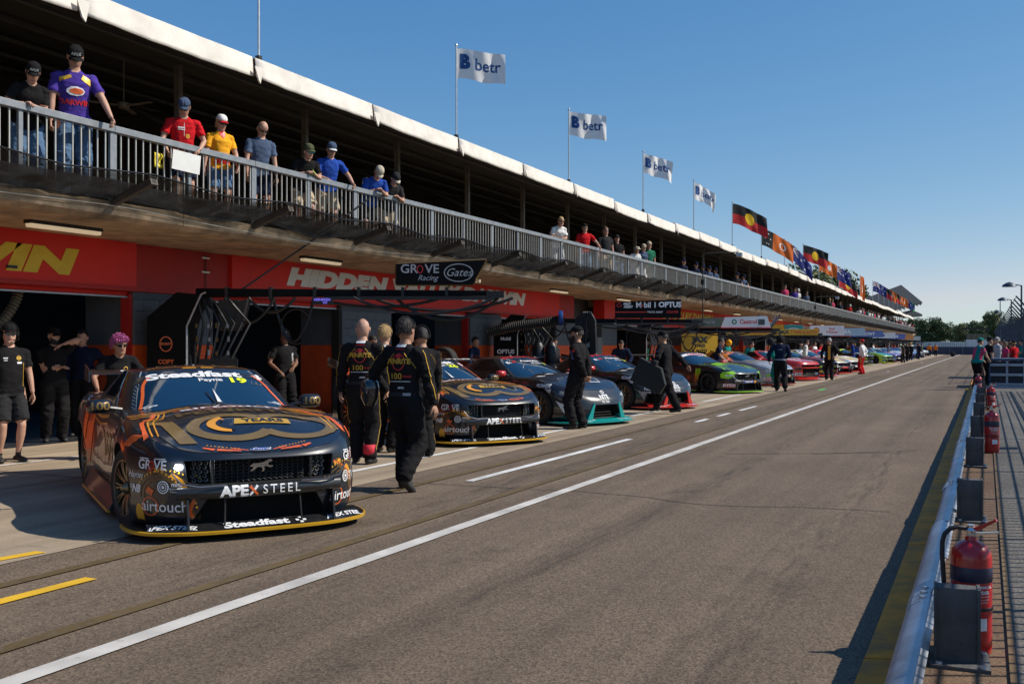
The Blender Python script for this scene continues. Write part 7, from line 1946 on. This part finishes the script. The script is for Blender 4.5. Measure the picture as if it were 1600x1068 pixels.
flag(54.3, 'nt', 'black and ochre flag with white stars flying beside the first disc flag', GF, L=2.1, H=.9, ztop=7.9, wind=42, droop=.42, ph=1.5)
flag(61.1, 'aus', 'blue flag with white stars hanging steeply, before the second disc flag', GF, L=2.0, H=.9, ztop=7.9, wind=40, droop=.75, ph=.8)
flag(67.9, 'aboriginal', 'black and red flag with yellow disc, second of its kind along the roof', GF, L=1.9, H=1.0, ztop=8.25, wind=35, droop=.28, ph=2.0)
flag(74.8, 'orange', 'orange flag with white flower past the second disc flag', GF, L=1.6, H=1.0, ztop=8.0, wind=42, droop=.35, ph=.2)
flag(81.6, 'aus', 'dark blue flag crumpled among the orange and disc flags', GF, L=1.8, H=1.0, ztop=8.0, wind=40, droop=.45, ph=1.1)
flag(85.6, 'aboriginal', 'disc flag drooping in front of the distant trees', GF, L=1.9, H=1.0, ztop=7.4, wind=42, droop=.5, ph=.6)
flag(101, 'orange', 'narrow orange flag hanging straight down from its pole', GF, L=.7, H=2.2, ztop=8.3, wind=60, droop=.2, ph=.6)
for k, (Y, kd, lb) in enumerate(((113, 'aus', 'blue flag with stars, first of the far group of flags'), (119.5, 'aboriginal', 'disc flag in the far group before the grandstand roof'), (126, 'orange', 'orange flag in the far group before the grandstand roof'), (132.5, 'aboriginal', 'farther disc flag below the grandstand roof edge'),
        (139, 'nt', 'black and ochre flag far along the roof'), (146, 'orange', 'far orange flag next to the last blue flags'), (153, 'aus', 'far blue flag under the grandstand roof corner'), (160, 'torres', 'green and blue flag, last of the row'))):
    flag(Y, kd, lb, GF, L=1.8, H=1.1, ztop=8.5, wind=38, droop=.42, ph=k*1.3)

# ------------------------------------------------------------------ guard rail, fence and equipment on the right of the lane
rail_m = mat('guard_rail_zinc', (.40, .43, .48), .42, metal=.45, var=.3, scale=5, bump=.15, bscale=20, dirt=.35)
post_g = mat('rail_block_grey', (.085, .088, .09), .75, var=.3, scale=7, bump=.4, bscale=30, dirt=.4)
t = empty('guard_rail', (-.22, 5, 0)); tag(t, 'low galvanised guard rail beside the yellow kerb, weathered and striped with fence shadows', 'guard rail')
prof = [(-.018, .335), (-.030, .343), (-.050, .335), (-.090, .312), (-.112, .283), (-.104, .256), (-.062, .234), (-.042, .218), (-.062, .202), (-.104, .180), (-.109, .150), (-.088, .122), (-.046, .098), (-.030, .090)]
def wbeam(L, m):
    b = MB(); n = len(prof); ys = (0, L)
    vs_ = []
    for y in ys: vs_ += [(x, y, z) for x, z in prof]+[(x+.012, y, z) for x, z in prof]
    fs_ = []
    k = 2*n
    for i in range(n-1):
        fs_ += [(i, i+1, k+i+1, k+i), (n+i, k+n+i, k+n+i+1, n+i+1), (i, n+i, n+i+1, i+1), (k+i, k+i+1, k+n+i+1, k+n+i)]
    fs_ += [(0, k, k+n, n), (n-1, 2*n-1, k+2*n-1, k+n-1)]
    b.add(vs_, fs_); me = b.mesh('rail_beam', m)
    bm = bmesh.new(); bm.from_mesh(me); bmesh.ops.recalc_face_normals(bm, faces=bm.faces); bm.to_mesh(me); bm.free(); smooth_mesh(me, 60); return me
wb = wbeam(4.32, rail_m)
pb = MB(); pb.prism([(.0, .03), (.0, .36), (.012, .372), (.185, .372), (.195, .36), (.195, .03)], 1, -.004, .10); pb.box(-.004, .010, -.016, .11, .03, .376); pb.box(.185, .199, -.016, .11, .03, .376); pb.box(-.02, .24, -.10, .20, .012, .03)
pbm = pb.mesh('rail_post', post_g)
bm = bmesh.new(); bm.from_mesh(pbm); bmesh.ops.recalc_face_normals(bm, faces=bm.faces); bm.to_mesh(pbm); bm.free()
bolt = MB(); bolt.lathe([(.018, 0), (.016, .01), (.001, .012)], 8); bme = bolt.mesh('bolt', galv)
for k in range(-1, 9):
    y = 5.16+4.25*k
    sp_ = MB(); sp_.prism([(x-.006, z) for x, z in prof[2:-2]]+[(x+.004, z) for x, z in prof[2:-2]][::-1], 1, y-5-.16, y-5+.16); sp_.build('splice_plate', rail_m, t)
    for q in range(3): new_obj('bolt', bme, t, (-.048-.0*q, y-5-.1+.1*q, .336))
    o = new_obj('rail_beam', wb, t, (rnd.uniform(-.004, .004)+(.006 if k % 2 else 0), y-5-2.1, rnd.uniform(-.003, .003)))
    new_obj('rail_post', pbm, t, (0.0, y-5, rnd.uniform(-.004, .004)), (0, 0, R(rnd.uniform(-3, 3)))); 
    for dx, dy in ((.02, -.07), (.21, -.07), (.21, .17)): new_obj('bolt', bme, t, (dx, y-5+dy, .03))
# plank edge between verge and walkway
d_ = MB(); d_.box(.10, .13, -8, 60, -.01, .026); tag(d_.build('walkway_edge', mat('edge_timber', (.16, .10, .05), .9, var=.3), None), kind='structure')
# extinguishers
ext_red = mat('extinguisher_red', (.46, .006, .008), .3, coat=.6, var=.05); ext_lab = mat('extinguisher_label', (.02, .02, .05), .4)
def ext(x, y, label, rot=0, s=1.0, steel_tag=True):
    t = empty('fire_extinguisher', (x, y, .012), R(rot)); tag(t, label, 'extinguisher', 'red fire extinguishers along the guard rail'); t.scale = (s, s, s)
    d_ = MB(); d_.lathe([(.07, .0), (.092, .008), (.095, .03), (.095, .47), (.088, .505), (.062, .535), (.030, .55), (.026, .57)], 28); d_.build('cylinder', ext_red, t, smooth=35)
    d_ = MB(); d_.lathe([(.0955, .355), (.0965, .357), (.0965, .425), (.0955, .427)], 28, caps=False); d_.build('label_band', ext_lab, t, smooth=60)
    d_ = MB(); d_.lathe([(.0958, .218), (.099, .22), (.099, .232), (.0958, .234)], 28, caps=False); d_.build('strap', blk, t)
    d_ = MB(); d_.lathe([(.024, .565), (.03, .575), (.03, .60), (.018, .61), (.018, .625)], 12); d_.build('valve', chrome, t, smooth=40)
    d_ = MB(); d_.prism([(-.03, .61), (.02, .615), (.115, .665), (.12, .655), (.03, .595)], 1, -.012, .012, mtx=Matrix.Rotation(R(-15), 4, 'Z')); d_.build('lever', ext_red, t)
    d_ = MB(); d_.prism([(-.02, .60), (.03, .59), (.125, .605), (.125, .595), (.03, .575)], 1, -.011, .011, mtx=Matrix.Rotation(R(-15), 4, 'Z')); d_.build('carry_handle', chrome, t)
    d_ = MB(); d_.tube([(0, 0, .59), (-.03, -.01, .608), (-.065, -.025, .613), (-.095, -.035, .603), (-.118, -.045, .578), (-.128, -.05, .54), (-.130, -.053, .48), (-.124, -.056, .38), (-.116, -.06, .27), (-.110, -.06, .16)], .0115, 10); d_.tube([(-.110, -.06, .18), (-.108, -.06, .08)], .017, 8); d_.build('hose', hose_m, t, smooth=60)
    bv = bvh_of([c for c in KIDS[t.name] if c.name.startswith('cylinder')])
    V = Vector((.43, -.9, 0)).normalized(); U = Vector((-V.y, V.x, 0)); U = Vector((.9, .43, 0)).normalized()
    for sh, z, m_ in (([T('DRY CHEMICAL', .018, bold=.03), move2d(T('POWDER', .022, bold=.04), 0, -.026), move2d(rect2d(-.05, -.001, .05, .001), 0, -.045), move2d(T('PULL PIN  AIM  SQUEEZE', .009), 0, -.06), move2d(T('USE ON A B E FIRES', .009), 0, -.074)], .335, whitef), ([rect2d(-.035, -.03, .035, .03)], .155, whitef)):
        decal('label_print', sh, bv, (0, 0, z), U, (0, 0, 1), m_, t, .02, .002, back=.4, maxd=.6)
    return t
ext(-.065, 5.42, 'large red extinguisher nearest the camera, black hose, behind the first rail block', 0)
ext(.075, 15.6, 'second red extinguisher, standing on the dark walkway clear of the rail', 0, 1.05)
ext(.11, 25.9, 'third red extinguisher from the camera, silver handle, on the walkway', 10)
ext(-.20, 33.6, 'fourth red extinguisher, tight behind the guard rail near the two officials', 0, 1.05)
d_ = MB(); d_.lathe([(.045, 0), (.045, .05), (.02, .06)], 10); o = d_.build('lane_marker', yel_m, None); o.location = (-.55, 36.2, .05); tag(o, 'small yellow marker cap on the kerb near the officials', 'marker')
# mesh debris fence right of the walkway (mostly out of frame, it throws the grid of shadows)
wire = mat('fence_wire', (.25, .25, .26), .5, metal=.6)
t = empty('walkway_fence', (1.45, 15, 0)); tag(t, 'wire mesh fence on the right of the walkway throwing grid shadows', 'fence')
for k in range(17):
    d_ = MB(); d_.tube([(0, -15+2.3*k, 0), (0, -15+2.3*k, 2.02)], .030, 8); d_.build('fence_post', wire, t)
d_ = MB(); d_.tube([(0, -16, 2.0), (0, 22, 2.0)], .026, 6); d_.tube([(0, -16, .75), (0, 22, .75)], .020, 6); d_.build('fence_rail', wire, t)
d_ = MB()
for k in range(250): y = -16+k*.152; d_.box(-.008, .008, y-.009, y+.009, .05, 2.0)
for k in range(13): z = .08+k*.155; d_.box(-.008, .008, -16, 22, z-.008, z+.008)
o = d_.build('wire_mesh', wire, t, fix=False); o['kind'] = 'stuff'
for y, a, b, c_ in ((4.2, .9, .55, 1.45), (16.8, .35, 1.05, 1.3)):  # unseen boards added to throw solid dark shadows on the walkway
    d_ = MB(); d_.box(-.02, .02, y-15-a/2, y-15+a/2, b, c_); d_.build('fence_shadow_board', p_blue, t)
# pit wall stand across the walkway
steel_b = mat('stand_blue_steel', (.025, .045, .09), .5, var=.2); steel_g = mat('stand_grey_rail', (.30, .34, .40), .45, metal=.5)
t = empty('pit_wall_stand', (.1, 39.5, 0)); tag(t, 'dark blue steel barrier frame with grey rails crossing the walkway by the officials', 'barrier')
d_ = MB(); d_.box(0, 2.6, 0, 3.2, .98, 1.06); d_.build('top_plate', steel_b, t)
for z in (.85, .50, .16):
    d_ = MB(); d_.box(.05, 2.6, -.06, -.0, z-.05, z+.04); d_.build('cross_rail', steel_g, t)
for x in (0, .55, 1.1, 1.65, 2.2):
    d_ = MB(); d_.box(x, x+.07, 0, .06, .02, .98); d_.build('upright', steel_g if x else steel_b, t)
d_ = MB(); d_.box(.02, 2.6, .06, .09, .02, .96); d_.build('panel', mat('stand_panel', (.012, .016, .03), .6), t)
d_ = MB(); d_.box(-.1, 2.6, -.35, -.15, .02, .10); d_.build('foot_plate', steel_g, t)
# tall fence further on
t = empty('pit_wall_fence', (1.55, 60, 0)); tag(t, 'tall grey fence with close posts running down the right side to the trees', 'fence')
fm = mat('fence_grey', (.07, .085, .11), .5, metal=.5)
for k in range(40):
    y = -16+3.1*k; d_ = MB(); d_.box(-.05, .05, y-.04, y+.04, 0, 2.9); d_.prism([(-.05, 2.9), (.05, 2.9), (-.45, 3.5), (-.50, 3.48)], 1, y-.03, y+.03); d_.build('fence_post', fm, t)
d_ = MB()
for z in (.5, 1.1, 1.7, 2.3, 2.85): d_.tube([(0, -16, z), (0, 108, z)], .015, 4)
d_.tube([(-.45, -16, 3.46), (-.45, 108, 3.46)], .015, 4)
d_.build('fence_cables', fm, t)
d_ = MB(); d_.box(.1, .16, -16, 108, 0, 1.1); d_.build('lower_panel', steel_b, t)
# lamp posts above the fence
for X, Y, z, lb in ((1.62, 56, 4.55, 'tallest lamp post on the right with a hooded lamp head'), (1.62, 78, 4.75, 'second lamp post on the right, next past the tallest'), (1.6, 108, 4.8, 'third lamp post on the right, small against the trees'), (1.3, 110, 6.2, 'thin mast without a lamp beside the third lamp post')):
    t = empty('lamp_post', (X, Y, 0)); tag(t, lb, 'lamp post'); d_ = MB(); d_.tube([(0, 0, 0), (0, 0, z)], [.06, .04], 8); d_.build('post', fm, t)
    if 'thin mast' not in lb:
        d_ = MB(); d_.tube([(0, 0, z-.02), (-.5, 0, z+.08)], .03, 6); d_.build('arm', fm, t); d_ = MB(); d_.lathe([(.34, -.16), (.30, -.06), (.14, .04), (.02, .08)], 14, c=(-.55, 0, z+.1)); d_.build('lamp_head', fm, t, smooth=40)
t = empty('tent', (2.0, 52, 0)); tag(t, 'corner of a pale canopy at the right edge of the picture above the fence', 'tent')
d_ = MB(); d_.add([(-.42, 0, 3.15), (3, 0, 3.4), (3, 3, 3.4), (-.42, 3, 3.15), (1.3, 1.5, 4.2)], [(0, 1, 4), (1, 2, 4), (2, 3, 4), (3, 0, 4)]); d_.build('canopy', mat('tent_canvas', (.5, .5, .49), .7), t, solid=.01)
for a, b in ((-.3, .1), (2.9, .1), (-.3, 2.9), (2.9, 2.9)): d_ = MB(); d_.tube([(a, b, 0), (a, b, 3.2)], .03, 6); d_.build('pole', galv, t)
# officials and crowd on the right
p = person(-.28, 38.0, 0, 40, 'official in teal and maroon shirt and teal cap at the end of the pit wall', h=1.80, top='teal', bottom='black', sleeves='short', hair='dark', hat=('cap', 'teal'), detail=1, lean=12, handL=(.38, .18, 1.0), handR=(.36, -.15, 1.02), skin=0, belly=.05, group='people at the pit wall')
wear(p, 'pink_panel', [rect2d(-.10, -.2, .04, .2)], (0, 0, 1.22), 'back', C_['pink'], off=.006)
wear(p, 'pink_side', [rect2d(-.06, -.2, .06, .2)], (0, 0, 1.22), 'right', C_['pink'], off=.006)
p = person(.05, 40.2, 0, 30, 'man in black with a black cap beside the official at the pit wall', h=1.84, top='black', bottom='black', hair='dark', hat=('cap', 'black'), detail=1, lean=8, handL=(.3, .2, 1.0), skin=0, belly=.04, group='people at the pit wall')
p = person(.42, 45.0, 0, 200, 'man in pale blue shirt behind the pit wall barrier', h=1.86, top='lgrey', bottom='dgrey', sleeves='long', hair='grey', detail=1, skin=0, group='people at the pit wall')
cw = ['white', 'navy', 'black', 'teal', 'pink', 'blue', 'dgrey', 'lgrey', 'red']
for k in range(16):
    Y = 47+1.7*k; X = .45+.33*((k*5) % 4)*(1+k*.03)
    sc_ = cw[(k*4) % 9]
    person(X, Y, 0, 170+40*math.sin(k*2.1), 'spectator in %s behind the pit wall barrier, %s' % ({'lgrey': 'light grey', 'dgrey': 'dark grey'}.get(sc_, sc_), ['with a black cap', 'bare headed'][k % 2]), h=1.62+.06*(k % 5), top=sc_, bottom='dgrey', hair=['dark', 'brown', 'blond'][k % 3], hat=('cap', 'black') if k % 2 == 0 else None, detail=0, skin=k % 3, handL=(.25, .1, 1.0) if k % 3 == 0 else None, group='crowd behind the pit wall barrier')

# ------------------------------------------------------------------ end of the lane
t = empty('end_barrier', (-3, 187, 0)); tag(t, 'dark blue barrier wall closing the far end of the lane', 'barrier')
for k in range(9): d_ = MB(); d_.box(-11+2.1*k, -11+2.1*k+2.07, 0, .5, 0, 1.35); d_.build('barrier_panel', steel_b, t, bevel=.03)
d_ = MB(); d_.lathe([(.16, -.12), (.30, -.12), (.33, 0), (.30, .12), (.16, .12)], 18, axis=1, c=(0, 0, .33)); o = d_.build('tyre_marker', tyre_m, None, smooth=40); o.location = (-4.1, 150, 0); tag(o, 'single black tyre standing on the lane line at its far end', 'tyre')
t = empty('starter_hut', (-1.4, 192, 0)); tag(t, 'small open control hut with black roof and white lower wall at the lane end', 'hut')
d_ = MB(); d_.box(-2.4, 2.2, -1.6, 1.6, 4.35, 4.6); d_.build('roof', blk, t)
for a, b in ((-1.7, -1.3), (1.7, -1.3), (-1.7, 1.3), (1.7, 1.3)): d_ = MB(); d_.box(a-.06, a+.06, b-.06, b+.06, 0, 4.35); d_.build('post', blk, t)
d_ = MB(); d_.box(-1.7, 1.7, -1.4, 1.4, .6, 2.6); d_.build('wall', p_white, t)
for q in range(4): d_ = MB(); d_.box(-1.6+.82*q, -1.6+.82*q+.74, -1.42, -1.38, 2.65, 3.6); d_.build('window', glass_s, t)
def near_y(px_, py_, Y):
    k = 1907/(1540-px_)-.4759; X = -Y/k; Z = -X*.4297+Y*.903
    return Vector((X, Y, 1.52+(540-py_)*Z/1555))
# grandstand roof at the far end of the pit building
gsd = mat('grandstand_dark_glass', (.015, .022, .035), .5, spec=.3); gsr = mat('grandstand_roof', (.03, .034, .04), .9, spec=.1); gss = mat('grandstand_steel', (.30, .30, .29), .8)
t = empty('grandstand', (-15, 170, 0)); tag(t, 'distant grandstand block with tilted ribbed roof above the far end of the garages', 'grandstand')
off_ = Vector((15, -170, 0))
A, B_, Cc, D_ = near_y(1338, 474, 135), near_y(1408, 447, 190), near_y(1441, 474, 186), near_y(1392, 486, 150)
d_ = MB(); d_.add([A+off_, B_+off_, Cc+off_, D_+off_]+[v+off_+Vector((0, 0, .25)) for v in (A, B_, Cc, D_)], [(3, 2, 1, 0), (4, 5, 6, 7), (0, 1, 5, 4), (1, 2, 6, 5), (2, 3, 7, 6), (3, 0, 4, 7)]); d_.build('roof', gsr, t)
for q in range(9):
    s_ = (q+.5)/9; d_ = MB(); d_.tube([A.lerp(B_, s_)+off_-Vector((0, 0, .15)), D_.lerp(Cc, s_)+off_-Vector((0, 0, .15))], .16, 4); d_.build('roof_rib', gss, t)
A, B_, Cc, D_ = near_y(1405, 492, 172), near_y(1425, 487, 186), near_y(1441, 494, 184), near_y(1412, 497, 170)
d_ = MB(); d_.add([A+off_, B_+off_, Cc+off_, D_+off_]+[v+off_+Vector((0, 0, .35)) for v in (A, B_, Cc, D_)], [(3, 2, 1, 0), (4, 5, 6, 7), (0, 1, 5, 4), (1, 2, 6, 5), (2, 3, 7, 6), (3, 0, 4, 7)]); d_.build('lower_canopy', gsr, t)
d_ = MB(); d_.box(-9, -.2, -48, 22, 0, 7.0); d_.build('wall', gsd, t)
for q in range(14): d_ = MB(); d_.box(-.2, -.05, -47+q*4.9, -43.4+q*4.9, 4.2, 6.8); d_.build('window', gsd, t); d_ = MB(); d_.box(-.22, .02, -43.3+q*4.9, -42.9+q*4.9, 3.5, 7.0); d_.build('mullion', gss, t)
d_ = MB()
pts = [(-16.5, y, 7.2+1.5*math.sin((y-78)/64*math.pi*.62)) for y in np.linspace(80, 132, 14)]
d_.tube(pts, .22, 6, flat=.5); o = d_.build('curved_roof_edge', gss, None, smooth=60); o['label'] = 'long shallow curved roof edge rising behind the flags'; o['category'] = 'roof'
for k, (X, Y, lb) in enumerate(((-6, 215, 'white box container at the end of the lane left of the hut'), (-11, 222, 'second white container further left below the trees'), (4, 226, 'pale container behind the hut to the right'))):
    t = empty('container', (X, Y, 0)); tag(t, lb, 'container'); d_ = MB(); d_.box(-2.4, 2.4, -1.2, 1.2, .1, 2.3); d_.build('shell', p_white, t)
    for q in range(14): d_ = MB(); d_.box(-2.3+.34*q, -2.15+.34*q, -1.24, -1.2, .2, 2.2); d_.build('rib', p_silver, t)

# ------------------------------------------------------------------ trees
bark = mat('bark', (.16, .12, .09), .9, var=.3, scale=3)
LV = [mat('leaves_%s' % n, c, .6, var=.35, scale=.9) for n, c in (('olive', (.12, .15, .05)), ('deep', (.075, .11, .04)), ('pale', (.19, .20, .075)), ('yellowish', (.25, .23, .06)))]
def tree_mesh(seed, H, Wd, leaves=3800):
    r_ = random.Random(seed); tr = MB(); lf = MB()
    top = H*.72; tr.tube([(0, 0, 0), (.12*r_.uniform(-1, 1), .1, H*.25), (.3*r_.uniform(-1, 1), .2, H*.5), (.3*r_.uniform(-1, 1), .2, top)], [.24, .19, .13, .05], 7)
    clumps = []
    for k in range(13):
        a = r_.uniform(0, 6.28); zz = H*r_.uniform(.40, .93); rad = Wd*r_.uniform(.15, .95)*(1-.55*abs(zz/H-.62)*2)
        c_ = Vector((math.cos(a)*rad, math.sin(a)*rad, zz)); clumps.append((c_, H*r_.uniform(.09, .19)))
        b0_ = Vector((.1, .1, H*r_.uniform(.28, .55))); tr.tube([b0_, b0_.lerp(c_, .5)+Vector((0, 0, .3)), c_], [.09, .06, .025], 5)
    for k in range(leaves):
        c_, rr_ = clumps[r_.randrange(len(clumps))]
        d = Vector((r_.gauss(0, 1), r_.gauss(0, 1), r_.gauss(0, .7))); d = d.normalized()*rr_*r_.uniform(.35, 1.12)**.6
        p = c_+d; s_ = r_.uniform(.16, .36); n1 = Vector((r_.gauss(0, 1), r_.gauss(0, 1), r_.gauss(0, 1))).normalized(); n2 = n1.orthogonal().normalized(); n3 = n1.cross(n2)
        lf.add([p-n2*s_, p+n3*s_*.45, p+n2*s_, p-n3*s_*.45], [(0, 1, 2, 3)])
    return tr.mesh('trunk', bark), lf.mesh('crown', LV[0])
TV = [tree_mesh(11, 10, 3.0), tree_mesh(12, 9, 3.6), tree_mesh(13, 11, 2.6), tree_mesh(14, 8, 3.4)]
wd_ = ['first', 'second', 'third', 'fourth', 'fifth', 'sixth', 'seventh', 'eighth', 'ninth', 'tenth']
n_t = 0
def tree(X, Y, s, v, lm, label, group):
    t = empty('tree', (X, Y, 0), rnd.uniform(0, 6)); tag(t, label, 'tree', group); t.scale = (s*1.05, s*1.05, s)
    new_obj('trunk', TV[v][0], t); c_ = new_obj('crown', TV[v][1], t); setm(c_, 0, LV[lm])
for k in range(78):
    row = k % 3; X = -36+1.25*k+rnd.uniform(-1, 1); Y = 240+row*13+rnd.uniform(-5, 5); s = rnd.uniform(.60, .90)
    lm = rnd.choice([0, 1, 1, 2, 3 if k > 30 else 0])
    tree(X, Y, s, k % 4, lm, 'eucalypt beyond the end of the lane, %s in the tree line from the left' % nth(k+1), 'tree line beyond the end of the lane')
for k, (X, Y, s, lb) in enumerate(((-23.0, 172, 1.42, 'tall tree showing above the garage roof behind the flags'), (-20.5, 180, 1.30, 'second tree above the garage roof, right of the tall one'), (-24.5, 160, 1.28, 'tree above the garage roof, left of the tall one'))):
    tree(X, Y, s, k, [0, 1, 2][k], lb, None)
# scrub under the tree line reads as one mass
r_ = random.Random(5); lf = MB()
for k in range(9000):
    p = Vector((r_.uniform(-60, 80), r_.uniform(236, 275), 0)); p.z = r_.uniform(0, 5.2)*(.6+.4*math.sin(p.x*.5)*math.sin(p.x*.23+1)); s_ = r_.uniform(.2, .5)
    n1 = Vector((r_.gauss(0, 1), r_.gauss(0, 1), r_.gauss(0, 1))).normalized(); n2 = n1.orthogonal().normalized(); n3 = n1.cross(n2)
    lf.add([p-n2*s_, p+n3*s_*.6, p+n2*s_, p-n3*s_*.6], [(0, 1, 2, 3)])
tag(lf.build('undergrowth', LV[1], None, fix=False), 'low dark scrub below the tree line', None, None, 'stuff')
